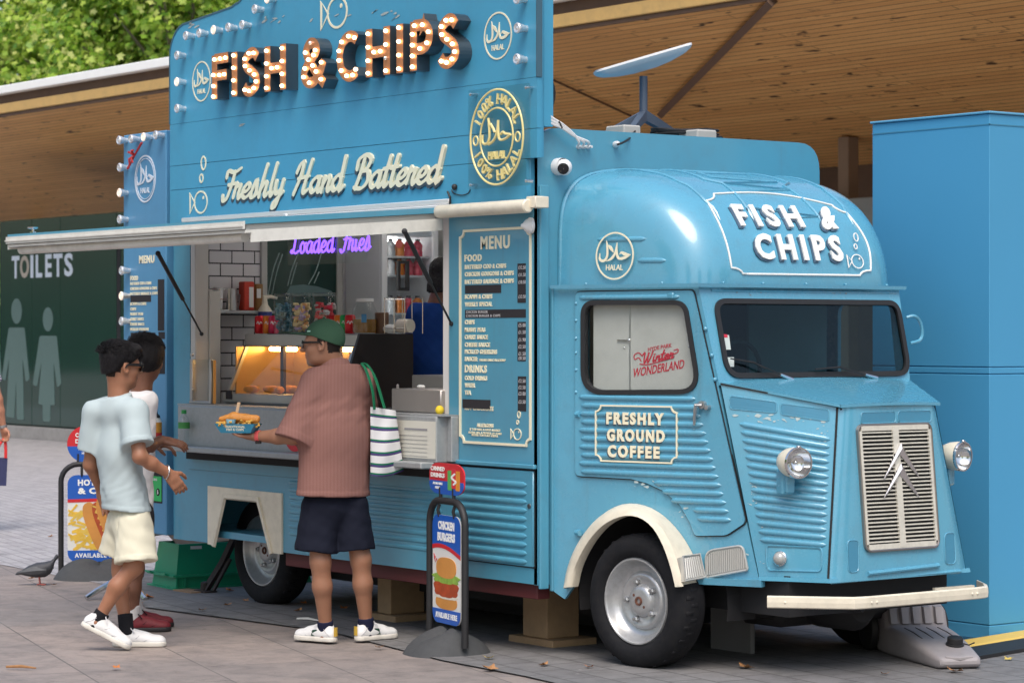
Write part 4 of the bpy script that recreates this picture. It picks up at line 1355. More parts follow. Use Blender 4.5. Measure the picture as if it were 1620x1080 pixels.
b = MB()
b.grid(lambda u, v: NS(u, v), 10, 14); b.grid(lambda u, v: mir(NS(u, v)), 10, 14)
for k in range(16):
    v = .805-.0425*k
    u0_, u1_ = .10, .94
    if .52 < v < .70 and k > 1: pass
    if v < .17: break
    rib(b, NS(u0_, v), NS(u1_, v), .0145, NS(.5, v, 1)-NS(.5, v, 0), .012)
    rib(b, mir(NS(u0_, v)), mir(NS(u1_, v)), .0145, mir(NS(.5, v, 1))-mir(NS(.5, v, 0)), .012)
# front panel with rounded vertical edges
def NF(s, v, w=0.0):
    yl_ = C_.y+(B_.y-C_.y)*v; x = C_.x+(B_.x-C_.x)*v; z = C_.z+(B_.z-C_.z)*v
    y = YC+(YC-yl_)*s
    rx = .030*(1-abs(s)**10)
    n = V(1, 0, -(B_.x-C_.x)/(B_.z-C_.z)).normalized()
    return V(x+rx-.004, y, z) + n*w
b.grid(lambda u, v: NF(2*u-1, v), 40, 6)
b.add([NF(-1,0), NF(1,0), mir(D_), D_], [(0,1,2,3)])
# lower lip of the flank and nose
b.sweep([D_+V(0,0,.02), C_+V(0,0,.02), mir(C_)+V(0,0,.02), mir(D_)+V(0,0,.02)], [(-.002,-.02),(-.016,-.02),(-.012,.0),(-.002,.0)], (0,0,1))
nose = b.build('nose', BLUE_CAB, truck, 60)
b = MB(); b.box(.02, .36, .80, 1.66, .19, .42, .04); b.tube([V(.5,.55,.34), V(.5,1.6,.32)], .035, 10); b.tube([V(.1,.75,.25), V(.8,.95,.33)], .03, 10); b.lathe([(0,.0),(.13,.0),(.15,.05),(.15,.30),(.1,.36),(0,.36)], (.30,1.1,.33), (1,0,0), 18); b.build('engine_dark_fill', DARK, truck)  # dark shapes added to block the view of lit ground under the nose
def NFP(px, py):
    n = V(1, 0, -(B_.x-C_.x)/(B_.z-C_.z)).normalized()
    p = UPL(px, py, V(C_.x+.026, 0, C_.z), n)
    v = (p.z-C_.z)/(B_.z-C_.z); yl_ = C_.y+(B_.y-C_.y)*v
    return ((p.y-YC)/(YC-yl_), v)
def NFY(y, z, w=0.0):
    v = (z-C_.z)/(B_.z-C_.z); yl_ = C_.y+(B_.y-C_.y)*v
    return NF((y-YC)/(YC-yl_), v, w)
def NFYZ(px, py):
    s, v = NFP(px, py); p = NF(s, v); return (p.y, p.z)
# hood
b = MB()
hA = V(.365, PY(.362)+.005, 1.442); 
def HD_(u, v):
    """u across, v rear..front"""
    l = hA.lerp(V(.895, .710, 1.334), v); r = mir(l)
    c = .018*(1-(2*u-1)**2)
    return l.lerp(r, u) + V(.02*math.sin(math.pi*u)*v, 0, c*(.4+.6*(1-v)))
b.grid(HD_, 16, 8)
b.grid(lambda u, v: HD_(u, 1)+V(.002,0,-.014*v), 16, 1); b.grid(lambda u, v: HD_(0, u)+V(0,-.002,-.012*v), 8, 1); b.grid(lambda u, v: mir(HD_(0, u)+V(0,-.002,-.012*v)), 8, 1)
b.build('hood', BLUE_CAB, truck, 50)
b = MB()
b.sweep([NS(0,1,.001), NS(1,1,.001)], [(-.006,-.004),(.006,-.004),(.006,.004),(-.006,.004)], (0,0,1))
b.tube([NS(.985, 0, .001), NS(.985, 1, .001)], .006, 6)
b.tube([NF(-.98, .985, .0), NF(.98, .985, .0)], .006, 6)
b.build('nose_gap', DARK, nose)
# vent recesses: thin plates, their shade put into a darker blue
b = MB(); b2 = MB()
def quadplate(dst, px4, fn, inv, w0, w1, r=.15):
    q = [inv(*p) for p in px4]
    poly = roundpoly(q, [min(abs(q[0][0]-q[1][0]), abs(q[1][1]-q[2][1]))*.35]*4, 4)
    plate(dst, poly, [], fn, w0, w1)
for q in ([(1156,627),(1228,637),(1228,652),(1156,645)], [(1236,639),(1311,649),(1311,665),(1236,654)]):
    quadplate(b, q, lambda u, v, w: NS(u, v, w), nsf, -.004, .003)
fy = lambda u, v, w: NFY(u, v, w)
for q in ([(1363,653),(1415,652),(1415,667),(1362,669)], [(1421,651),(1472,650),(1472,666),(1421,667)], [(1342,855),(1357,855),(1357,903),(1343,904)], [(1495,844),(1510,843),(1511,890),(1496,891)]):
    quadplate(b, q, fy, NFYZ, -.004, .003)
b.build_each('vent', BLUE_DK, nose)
b = MB()
def ringline(px4, fn, inv, r, hgt, dst, N=None):
    q = [inv(*p) for p in px4]; poly = roundpoly(q, [min(abs(q[0][0]-q[1][0]), abs(q[1][1]-q[2][1]))*.35]*4, 4)
    dst.tube([fn(u, v, hgt) for u, v in poly], r, 5, True)
for q in ([(1155,626),(1229,636),(1229,653),(1155,646)], [(1235,638),(1312,648),(1312,666),(1235,655)]): ringline(q, lambda u, v, w: NS(u, v, w), nsf, .0035, .002, b)
ringline([(1212,862),(1301,866),(1300,903),(1214,901)], lambda u, v, w: NS(u, v, w), nsf, .006, .001, b)
for q in ([(1362,652),(1416,651),(1416,668),(1361,670)], [(1420,650),(1473,649),(1473,667),(1420,668)], [(1341,854),(1358,854),(1358,904),(1342,905)], [(1494,843),(1511,842),(1512,891),(1495,892)]): ringline(q, fy, NFYZ, .003, .002, b)
b.tube([fy(*NFYZ(1372,907),.004), fy(*NFYZ(1484,894),.004)], .012, 8)
b.tube([fy(*NFYZ(1320,921),.004), fy(*NFYZ(1520,903),.004)], .010, 8)
b.build_each('pressed_edge', BLUE_CAB, nose)
# grille
gl = NFYZ(1360, 774); gr = NFYZ(1480, 766); gz1 = (NFYZ(1362,672)[1]+NFYZ(1476,669)[1])/2; gz0 = (NFYZ(1368,871)[1]+NFYZ(1485,864)[1])/2
ghw = (NFYZ(1477,700)[0]-NFYZ(1362,700)[0])/2; gc = YC
go = rrect(gc-ghw, gc+ghw, gz0, gz1, .035, 5)
b = MB()
b.sweep([fy(y, z, .0) for y, z in go], [(-.006,0),(-.006,.016),(.000,.018),(.006,.014),(.006,0)], (1,0,0), True)
grille = b.build('grille', M('worn_bronze_rim', (.30,.27,.25), .3, .8), truck)
b = MB(); plate(b, grow(go, 0) if False else go, [], fy, .0, .003); b.build('grille_backing', DARK, grille)
b = MB()
b.box(0,0.001,0,0.001,0,0.001) if False else None
def gbox(y0, y1, z0, z1, w0, w1):
    P = [fy(y, z, w) for w in (w0, w1) for z in (z0, z1) for y in (y0, y1)]
    b.add(P, [(0,1,3,2),(4,6,7,5),(0,4,5,1),(2,3,7,6),(0,2,6,4),(1,5,7,3)])
i = .010
gbox(gc-.020, gc+.020, gz0+i, gz1-i, .004, .017)
gbox(gc-ghw+.006, gc-ghw+.022, gz0+.03, gz1-.03, .004, .015); gbox(gc+ghw-.022, gc+ghw-.006, gz0+.03, gz1-.03, .004, .015)
gbox(gc-ghw+.02, gc+ghw-.02, gz0+.004, gz0+.030, .004, .0155); gbox(gc-ghw+.02, gc+ghw-.02, gz1-.030, gz1-.004, .004, .0155)
NB = 29
for k in range(NB):
    z = gz0+.030+(gz1-gz0-.06)*(k+.5)/NB
    for ya, yb in ((gc-ghw+.0215, gc-.0195), (gc+.0195, gc+ghw-.0215)):
        P = [fy(y, z+dz_, w) for y in (ya, yb) for dz_, w in ((.001,.003),(.0050,.005),(.0015,.016),(-.0030,.016))]
        b.add(P, [(0,1,2,3),(4,7,6,5),(0,4,5,1),(1,5,6,2),(2,6,7,3),(3,7,4,0)])
b.build('grille_slats', M('greyed_cream_slats', (.60,.58,.51), .4, var=.1, vs=8, dirt=.3), grille)
def chevron(tx, ty, lx, ly, rx, ry, dst):
    T = fy(*NFYZ(tx, ty), .030); L_ = fy(*NFYZ(lx, ly), .022); R_2 = fy(*NFYZ(rx, ry), .022); 
    n = V(1,0,0); inn = fy(*NFYZ(tx, ty+18), .022); mid = fy(*NFYZ(tx, ty+10), .042)
    for E, sg in ((L_, -1), (R_2, 1)):
        d = (E-T).normalized(); s = d.cross(n).normalized()
        o1 = T + V(0,0,0); 
        ring = [T, inn]; ridge = T.lerp(inn, .45)+n*.012; E2 = E+V(0,0,-.006)
        dst.add([T, inn, ridge, E, E2, T-n*.02, inn-n*.02], [(0,2,3),(2,1,4,3),(0,3,5),(1,6,4)])
b = MB(); chevron(1419,701, 1393,758, 1449,753, b); chevron(1419,733, 1393,788, 1449,785, b)
b.build('chevron_emblem', CHROME, grille)
# headlights
def headlight(px, py, mirror):
    c = U(1262, 732, X=.83); f_ = V(1, -.16, -.02).normalized()
    b = MB()
    prof = [(.0,-.125),(.03,-.122),(.055,-.104),(.069,-.068),(.075,-.02),(.075,.0)]
    if mirror: c = mir(c); f_ = V(f_.x, -f_.y, f_.z)
    b.lathe(prof, c, f_, 28)
    o = b.build('headlight', CREAM, truck)
    b = MB(); sd_ = f_.cross(V(0,0,1)); b.obox(c-f_*.075-V(0,0,.10), (.035,.05,.10), Matrix((f_, sd_, V(0,0,1))).transposed(), .006); b.obox(c-f_*.11-V(0,0,.10), (.06,.07,.12), Matrix((f_, sd_, V(0,0,1))).transposed(), .008); b.build('bracket', BLUE_CAB, o)
    r = MB(); r.lathe([(.075,-.004),(.079,.004),(.076,.014),(.070,.014)], c, f_, 28); r.obox(c+f_*.008+V(0,0,.078), (.02,.02,.012), None, .003); r.build('rim', CHROME, o)
    l = MB(); l.lathe([(.070,.012),(.055,.022),(.03,.030),(.0,.033)], c, f_, 24); l.build('lens', GLASSM, o)
    q = MB(); q.lathe([(.070,.010),(.06,-.02),(.035,-.045),(.0,-.055)], c, f_, 24); q.sphere(c-f_*.02, .012, 10, 8); q.build('reflector', CHROME, o)
headlight(0, 0, False); headlight(0, 0, True)
# side lamps
b = MB(); u, v = nsf(1235, 883); n = (NS(u, v, 1)-NS(u, v, 0)); c = NS(u, v, .0)
b.lathe([(.037,0),(.037,.012),(.033,.016)], c, n, 20)
il = b.build('indicator_lamp', CHROME, truck)
b = MB(); b.lathe([(.034,.014),(.026,.030),(.012,.038),(.0,.039)], c, n, 18); b.build('lens', M('frosted_lens', (.40,.41,.40), .18, .2, var=.3, vs=120), il)
b = MB(); c2, n2 = mir(c), V(n.x, -n.y, n.z); b.lathe([(.037,0),(.037,.012),(.026,.030),(.012,.038),(.0,.039)], c2, n2, 20); b.build('indicator_lamp', M('frosted_lens_far', (.62,.62,.60), .25), truck)
# bumper
b = MB()
bp = [V(.78,.36,.392), V(1.00,.50,.392), V(1.10,.60,.392), V(1.115,.68,.392), V(1.115,2*YC-.68,.392), V(1.10,2*YC-.60,.392), V(1.0,2*YC-.50,.392), V(.86,2*YC-.40,.392)]
bp[0] = U(1214, 944, X=.80); bp[0].z = .392
b.sweep(bp, [(.0,-.030),(-.012,-.024),(-.014,.0),(-.012,.024),(.0,.030),(.006,.030),(.006,-.030)], (0,0,1))
b.sweep([bp[6]+V(-.05,-.03,.0), bp[6]+V(-.06,-.3,0)], [(-.01,-.02),(.01,-.02),(.01,.02),(-.01,.02)], (0,0,1))
bumper = b.build('bumper', CREAM, truck)
b = MB()
for p in (bp[3]+V(.012,.01,0), bp[3]+V(.012,.045,0), bp[4]+V(.012,-.01,0), bp[4]+V(.012,-.045,0), bp[0].lerp(bp[1],.35)+V(0,-.014,0)): b.sphere(p, .008, 8, 6)
b.build_each('bumper_bolt', CREAM, bumper)
# front fender over the near wheel
cx, cz = -.03, .335
body_px = [(896,931),(901,900),(912,868),(930,838),(952,814),(978,799),(1004,796),(1030,803),(1054,819),(1076,843),(1093,870),(1105,896),(1113,919)]
lip_px = [(903,928),(909,901),(919,877),(935,851),(955,830),(978,818),(999,815),(1018,821),(1034,835),(1047,857),(1057,882),(1064,906),(1069,928)]
def resample(P, n=30):
    q = spline(P, 8); d = [0]
    for a, c in zip(q[:-1], q[1:]): d.append(d[-1]+math.hypot(a[0]-c[0], a[1]-c[1]))
    return [(float(np.interp(d[-1]*k/n, d, [p[0] for p in q])), float(np.interp(d[-1]*k/n, d, [p[1] for p in q]))) for k in range(n+1)]
rings = []
for k, (bp2, lp2) in enumerate(zip(resample(body_px), resample(lip_px))):
    t = k/30
    u, v = SDP(*bp2, .004); Bp = FD(u, v, .003)
    ylip = .088+.035*t
    Lp = U(*lp2, Y=ylip)
    rad = V(Bp.x-cx, 0, Bp.z-cz).normalized()
    # bulged skin between body joint and outer lip
    C1 = Bp.lerp(Lp, .40) + rad*.012 + V(0,-.022*(1-.4*t),0); C2 = Bp.lerp(Lp, .78) + rad*.010 + V(0,-.016,0)
    rings.append([Bp, C1, C2, Lp+V(0,-.004,0), Lp+rad*-.004+V(0,.012,0), Lp+V(0,.05,0)])
b = MB(); b.loft(rings, False, False, 0, True)
fend = b.build('front_fender', CREAM, truck, 60)
b = MB()
for k in range(24):
    a0, a1 = math.radians(190-200*k/24), math.radians(190-200*(k+1)/24)
    q = [V(cx+.435*math.cos(a), y, cz+.455*math.sin(a)) for a in (a0, a1) for y in (max(.16, PY(cx+.435*math.cos(a))+.01), .60)]
    b.add([q[0], q[1], q[3], q[2]], [(0,1,2,3)])
b.add([V(-.52,.60,.3), V(.5,.60,.3), V(.5,.60,.85), V(-.52,.60,.85)], [(0,1,2,3)])
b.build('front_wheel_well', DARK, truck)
# sill step and ribbed reflector plates
b = MB()
s0 = SDP(1066, 926, .05); s1 = SDP(1207, 913, .01)
q = [FD(s0[0], .462, .075), FD(s0[0]+.03,.468,.075), FD(s1[0], .475, .03), FD(s1[0], .44, .025), FD(s0[0]+.03,.438,.07), FD(s0[0]-.015, .436, .06)]
back = [FD(s0[0], .462, -.01), FD(s0[0]+.03,.468,-.01), FD(s1[0], .475, -.01), FD(s1[0], .44, -.01), FD(s0[0]+.03,.438,-.01), FD(s0[0]-.015,.436,-.01)]
b.add(q+back, [(0,1,2,3,4,5),(6,11,10,9,8,7)]+[(i_, (i_+1) % 6, 6+(i_+1) % 6, 6+i_) for i_ in range(6)])
b.build('sill', BLUE_CAB, truck)
RIBM, nt, pb = new_mat('ribbed_alloy')
pb.inputs['Base Color'].default_value = (.50,.50,.48,1); pb.inputs['Metallic'].default_value = .45; pb.inputs['Roughness'].default_value = .42
def ribbed(px4, rad, off):
    q = [SDP(*p, off) for p in px4]; poly = roundpoly(q, rad, 5)
    b = MB(); plate(b, poly, [], FD, off-.03, off)
    xs = [p[0] for p in q]; x0_, x1_ = min(xs), max(xs); n = 20
    for k in range(1, n):
        x = x0_+(x1_-x0_)*k/n
        zs = []
        for i_ in range(len(poly)):
            a, c = poly[i_], poly[(i_+1) % len(poly)]
            if (a[0]-x)*(c[0]-x) < 0: zs.append(a[1]+(c[1]-a[1])*(x-a[0])/(c[0]-a[0]))
        if len(zs) >= 2: b.tube([FD(x, min(zs)+.012, off+.001), FD(x, max(zs)-.012, off+.001)], .0045, 5)
    b.tube([FD(u, v, off+.001) for u, v in poly], .006, 6, True)
    return b.build('step_plate', RIBM, truck)
ribbed([(1116,871),(1175,862),(1183,901),(1118,913)], [.05,.03,.01,.01], .012)
b = MB()
fq = [U(1076,881,Y=.185), U(1102,877,Y=.31), U(1111,914,Y=.325), U(1079,920,Y=.165)]
fn_ = (fq[1]-fq[0]).cross(fq[3]-fq[0]).normalized(); fn_ = fn_ if fn_.dot(HD) < 0 else -fn_
fq = [p+fn_*.018 for p in fq]
b.add(fq+[p-fn_*.05 for p in fq], [(0,1,2,3),(4,7,6,5)]+[(i_, (i_+1) % 4, 4+(i_+1) % 4, 4+i_) for i_ in range(4)])
for k in range(1, 9): b.tube([fq[0].lerp(fq[1], k/9).lerp(fq[3].lerp(fq[2], k/9), .08)+fn_*.001, fq[0].lerp(fq[1], k/9).lerp(fq[3].lerp(fq[2], k/9), .92)+fn_*.001], .0045, 5)
b.tube([p+fn_*.002 for p in fq], .006, 6, True)
b.build('step_plate', RIBM, truck)
# far mirror arm
b = MB()
P_ = [mir(FD(.29, 1.74, .0)), U(1447, 500, X=.33), U(1456, 510, X=.33), U(1459, 527, X=.33), U(1455, 538, X=.33), U(1446, 541, X=.33)]
P_[0] = U(1434, 502, X=.31); P_[-1] = U(1440, 543, X=.33)
b.tube([Vector(p) for p in spline(P_, 5)], .009, 8)
b.build('mirror_arm', BLUE_CAB, truck)
# near pillar hinge knobs
b = MB()
for q in ((1117,520),(1127,562),(1132,600)): b.sphere(FD(*SDP(*q), .006), .011, 8, 6)
b.build_each('pillar_bolt', BLUE_CAB, cab_o)

# --- bulkhead fittings above the cab
def XB(px, py, dx=0.0): return U(px, py, X=XR+dx)
b = MB(); c = XB(882, 264)
b.lathe([(.045,0),(.045,.03),(.043,.05)], c, (1,0,0), 20); b.sphere(c+V(.055,0,-.005), .043, 18, 12)
sc = b.build('security_camera', M('white_camera_shell', (.78,.79,.80), .35), truck)
b = MB(); d = V(.62,-.62,-.25).normalized(); b.lathe([(.030,.028),(.030,.037),(.022,.041),(.0,.043)], c+V(.055,0,-.005), d, 16); b.build('lens', M('dark_lens', (.01,.012,.016), .08), sc)
b = MB()
for px in (914, 921.5, 929): p = XB(px, 233); b.lathe([(.011,0),(.011,.02),(.007,.028),(.007,.04),(.0,.041)], p, (1,0,0), 10)
p = XB(973, 229); b.lathe([(.017,0),(.017,.025),(.011,.04),(.0,.045)], p, (1,-.2,.1), 10)
b.build_each('cable_gland', M('grey_gland', (.62,.64,.66), .4), truck)
b = MB()
for k, px in enumerate((914, 921.5, 929)):
    b.tube([Vector(q) for q in spline([XB(856, 164+k*8, .02), XB(872, 185+k*5, .05), XB(890, 197+k*3, .06), XB(908, 213+k, .06), XB(px+2, 225, .06), XB(px, 232, .03)], 5)], .007, 6)
b.build('white_cable', M('white_cable_skin', (.68,.69,.70), .45), truck)
b = MB()
b.tube([Vector(q) for q in spline([XB(856, 112, -.1), XB(868, 120, -.1), XB(876, 145, -.1), XB(872, 168, -.1), XB(857, 184, -.1)], 5)], .010, 7)
b.tube([Vector(q) for q in spline([XB(976,229,.04), XB(985,226,.05), XB(996,219,.0), XB(1005,207,-.1)], 4)], .006, 6)
b.tube([XB(887,197,.062)+V(0,-.012,.015), XB(889,203,.062)], .006, 6)
b.build('black_cable', BLACK, truck)

# scuffed paint and rust weeping, each a thin patch on the sheet metal
def scuffs(name, mat, parent, spots, fn, inv, seed):
    rnd = random.Random(seed); b = MB()
    for px, py, sx_, sy_, n, l0, l1 in spots:
        for k in range(n):
            q = inv(px+rnd.gauss(0, sx_*.5), py+rnd.gauss(0, sy_*.5)); l = rnd.uniform(l0, l1); h = l*rnd.uniform(.15, .5); a = rnd.uniform(-.5, .5)
            pts = [(l*math.cos(t)*rnd.uniform(.5,1), h*math.sin(t)*rnd.uniform(.5,1)) for t in np.linspace(0, 6.28, 10)[:-1]]
            P0 = fn(q[0], q[1], .0018+.00004*k); du = (fn(q[0]+.01, q[1], 0)-fn(q[0], q[1], 0)).normalized(); dv = (fn(q[0], q[1]+.01, 0)-fn(q[0], q[1], 0)).normalized()
            b.add([P0+du*(x*math.cos(a)-y*math.sin(a))+dv*(x*math.sin(a)+y*math.cos(a)) for x, y in pts], [list(range(9))])
    return b.build(name, mat, parent, recalc=False)
PALEC = M('chipped_pale_undercoat', (.42,.52,.53), .6, var=.2, vs=60); RUSTS = M('rust_weep', (.23,.13,.06), .8, var=.4, vs=70)
scuffs('scuff', PALEC, nose, [(1240,662,70,8,26,.006,.028),(1300,690,8,30,10,.004,.014),(1190,760,6,90,14,.004,.014),(1210,860,6,40,6,.004,.012)], NS, nsf, 5)
scuffs('scuff', PALEC, door, [(1030,768,26,8,9,.006,.02),(1085,812,8,14,6,.006,.016),(1000,655,60,60,8,.003,.007),(1105,700,10,60,6,.003,.008)], lambda u, v, w: FD(u, v, .0145+w), SDP, 6)
scuffs('rust_stain', RUSTS, cab_o, [(1320,463,18,3,9,.004,.012),(1385,463,14,3,6,.004,.01),(1190,463,30,3,5,.003,.008),(1400,604,10,3,4,.004,.01)], FWY, WP, 7)
# ================================================================== ground, pavilion, toilets, trees, container
def struct(o): o['kind'] = 'structure'; return o
def paving_mat(name, cols, w, h, rot, mort, dirt, bricky=False):
    m, nt, b = new_mat(name)
    vec = mapped(nt, (1,1,1), (0,0,rot))
    br = node(nt, 'ShaderNodeTexBrick'); nt.links.new(vec, br.inputs['Vector'])
    br.inputs['Color1'].default_value = (*cols[0],1); br.inputs['Color2'].default_value = (*cols[1],1); br.inputs['Mortar'].default_value = (*cols[2],1)
    br.inputs['Scale'].default_value = 1; br.inputs['Brick Width'].default_value = w; br.inputs['Row Height'].default_value = h
    br.inputs['Mortar Size'].default_value = mort; br.inputs['Mortar Smooth'].default_value = .3; br.offset = .37
    c = br.outputs['Color']
    big = noise(nt, .55, 8, .62, None, .5)
    c = mixc(nt, math_n(nt, 'MULTIPLY', ramp(nt, big, [(.38,(0,0,0)),(.68,(1,1,1))]), dirt), c, cols[3])
    mid = noise(nt, 4.5, 10, .72, None, .4)
    c = mixc(nt, math_n(nt, 'MULTIPLY', ramp(nt, mid, [(.44,(0,0,0)),(.68,(1,1,1))]), .6), c, tuple(k*.55 for k in cols[3]))
    fine = noise(nt, 55, 6, .75)
    c = mixc(nt, math_n(nt, 'MULTIPLY', ramp(nt, fine, [(.5,(0,0,0)),(.75,(1,1,1))]), .35), c, tuple(k*.45 for k in cols[0]))
    sp = noise(nt, 14, 3, .6)
    c = mixc(nt, math_n(nt, 'MULTIPLY', ramp(nt, sp, [(.70,(0,0,0)),(.73,(1,1,1))]), .75), c, (.06,.052,.05))
    sm = noise(nt, 2.1, 6, .8, mapped(nt, (1, 1.5, 1), (0,0,.5)), 1.2)
    c = mixc(nt, math_n(nt, 'MULTIPLY', ramp(nt, sm, [(.56,(0,0,0)),(.68,(1,1,1))]), .4), c, (.075,.066,.062))
    sp2 = noise(nt, 19, 2, .5, mapped(nt, (1,1,1), (0,0,0), (7,3,0)))
    c = mixc(nt, math_n(nt, 'MULTIPLY', ramp(nt, sp2, [(.75,(0,0,0)),(.78,(1,1,1))]), .6), c, (.42,.41,.39))
    nt.links.new(c, b.inputs['Base Color'])
    r = node(nt, 'ShaderNodeMapRange'); nt.links.new(mid, r.inputs[0]); r.inputs[3].default_value = .55; r.inputs[4].default_value = .85
    nt.links.new(r.outputs[0], b.inputs['Roughness'])
    h_ = math_n(nt, 'SUBTRACT', math_n(nt, 'MULTIPLY', fine, .5), br.outputs['Fac'])
    bump(nt, b, h_, .35, .006)
    return m
GR = paving_mat('stone_slab_paving', ((.345,.282,.250),(.285,.24,.218),(.12,.105,.098),(.19,.178,.178)), .9, .62, math.radians(16), .005, .7)
GB = paving_mat('grey_brick_paving', ((.46,.445,.455),(.38,.365,.385),(.20,.19,.195),(.36,.35,.36)), .21, .105, math.radians(12), .008, .5)
b = MB(); b.add([(-90,-60,0),(60,-60,0),(60,120,0),(-90,120,0)], [(0,1,2,3)]); struct(b.build('ground', GR))
g0, g1 = U(0, 893, Z=0), U(95, 911, Z=0)
d = (g1-g0).normalized(); n_ = V(-d.y, d.x, 0); n_ = n_ if n_.y > 0 else -n_
b = MB(); q = [g0-d*60, g0+d*9.0, g0+d*9.0+n_*60, g0-d*60+n_*60]
b.add([p+V(0,0,.004) for p in q], [(0,1,2,3)]); struct(b.build('brick_pavement', GB))
# grey service strip under and beside the truck
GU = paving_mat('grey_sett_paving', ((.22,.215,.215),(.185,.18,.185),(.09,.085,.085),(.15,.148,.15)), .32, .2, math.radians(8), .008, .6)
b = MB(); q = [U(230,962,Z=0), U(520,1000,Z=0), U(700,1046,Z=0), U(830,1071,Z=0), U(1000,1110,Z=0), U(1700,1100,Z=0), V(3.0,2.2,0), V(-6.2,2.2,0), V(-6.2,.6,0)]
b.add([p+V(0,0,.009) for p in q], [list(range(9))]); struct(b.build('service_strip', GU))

# --- timber pavilion behind
def wood_mat(name, c1, c2, board, axis='X'):
    m, nt, b = new_mat(name)
    v = mapped(nt)
    br = node(nt, 'ShaderNodeTexBrick'); nt.links.new(v, br.inputs['Vector'])
    br.inputs['Color1'].default_value = (*c1,1); br.inputs['Color2'].default_value = (*c2,1); br.inputs['Mortar'].default_value = (.015,.009,.006,1)
    br.inputs['Scale'].default_value = 1; br.inputs['Brick Width'].default_value = 4.2; br.inputs['Row Height'].default_value = board
    br.inputs['Mortar Size'].default_value = .006; br.inputs['Mortar Smooth'].default_value = .2; br.offset = .4
    g = noise(nt, 5, 8, .7, mapped(nt, (.35, 9, 9)), .6)
    c = mixc(nt, math_n(nt, 'MULTIPLY', ramp(nt, g, [(.35,(0,0,0)),(.7,(1,1,1))]), .42), br.outputs['Color'], tuple(k*.4 for k in c1))
    kn = noise(nt, 3.3, 3, .55, mapped(nt, (.75, 2.2, 2.2)))
    c = mixc(nt, ramp(nt, kn, [(.645,(0,0,0)),(.70,(1,1,1))]), c, (.035,.016,.008))
    big = noise(nt, .3, 4, .6)
    c = mixc(nt, math_n(nt, 'MULTIPLY', ramp(nt, big, [(.4,(0,0,0)),(.65,(1,1,1))]), .2), c, tuple(k*.5 for k in c2))
    nt.links.new(c, b.inputs['Base Color']); b.inputs['Roughness'].default_value = .5
    bump(nt, b, math_n(nt, 'SUBTRACT', 0.0, br.outputs['Fac']), .4, .01)
    return m
WOOD = wood_mat('larch_soffit_boards', (.90,.50,.175), (.78,.40,.13), .115)
YEL = M('yellow_ochre_beam', (.60,.38,.13), .55, var=.12, vs=2, dirt=.3)
WHT = M('white_roof_edge', (.90,.90,.88), .6, var=.04, dirt=.06)
BRN = M('dark_brown_timber', (.11,.062,.036), .65, var=.3, vs=4)
pav = thing('timber_pavilion', 'long canopy roof with boarded timber soffit and white edge behind the truck', 'pavilion', (-18, 14, 0))
Y0, Z0, Y1, Z1, PXL, PXR = 9.0, 4.98, 15.0, 3.72, -75, 5
slope = (Z1-Z0)/(Y1-Y0)
b = MB(); b.box(PXL, PXR, Y0-.12, Y0+.3, Z0+.27, Z0+.39, .01); b.box(PXL, PXR, Y0+.3, Y1+3, Z0+.26, Z0+.34); b.build('roof_edge', WHT, pav)
b = MB(); b.box(PXL, PXR, Y0+.02, Y0+.06, Z0+.13, Z0+.27); b.box(PXL, PXR, Y0-.03, Y0+.0, Z0-.06, Z0-.015, .004); b.build('fascia_board', BRN, pav)
b = MB(); b.box(PXL, PXR, Y0-.06, Y0+.06, Z0-.01, Z0+.13, .008); b.build('edge_beam', YEL, pav)
b = MB(); b.add([(PXL,Y0+.02,Z0-.03),(PXR,Y0+.02,Z0-.03),(PXR,Y1,Z1),(PXL,Y1,Z1),(PXL,Y0+.02,Z0+.1),(PXR,Y0+.02,Z0+.1),(PXR,Y1,Z1+.2),(PXL,Y1,Z1+.2)], [(0,1,2,3),(4,7,6,5),(3,2,6,7),(0,4,5,1),(0,3,7,4),(1,5,6,2)])
b.build('soffit', WOOD, pav)
PN_ = V(0, -slope, 1).normalized(); PP_ = V(0, Y0, Z0-.03)
b = MB()
a, c = UPL(1222, -4, PP_, PN_), UPL(1046, 176, PP_, PN_); 
b.tube([a+V(0,0,-.04), c+V(0,0,-.04)], .055, 4)
a, c = UPL(862, 118, PP_, PN_), UPL(1000, 182, PP_, PN_)
b.tube([a+V(0,0,-.02), c+V(0,0,-.02)], .014, 4)
b.build('joint_batten', M('dark_joint_batten', (.12,.06,.03), .6, var=.2), pav)
b = MB(); b.box(-22, PXR, Y1-.3, Y1, 0, Z1+.1); b.build('back_wall', BRN, pav)
b = MB(); b.box(PXL, PXR, Y1+.0, Y1+.3, Z1-.05, Z0+.3); b.build('rear_beam', BRN, pav)
def post(px, y, s=.14):
    x = U(px, 300, Y=y).x; b = MB(); b.box(x-s/2, x+s/2, y-s/2, y+s/2, 0, Z0+(y-Y0)*slope-.02, .01)
    return b.build('post', M('weathered_post', (.22,.15,.10), .7, var=.2), pav)
post(52, 14.4, .2); post(1228, 14.0, .16); post(1342, 13.5, .18)
b = MB(); p = U(1338, 328, Y=13.2); b.box(p.x-.55, p.x+.8, 13.15, 13.35, p.z-.25, p.z+.1, .01); b.build('duct_box', M('grey_duct', (.22,.23,.22), .6), pav)

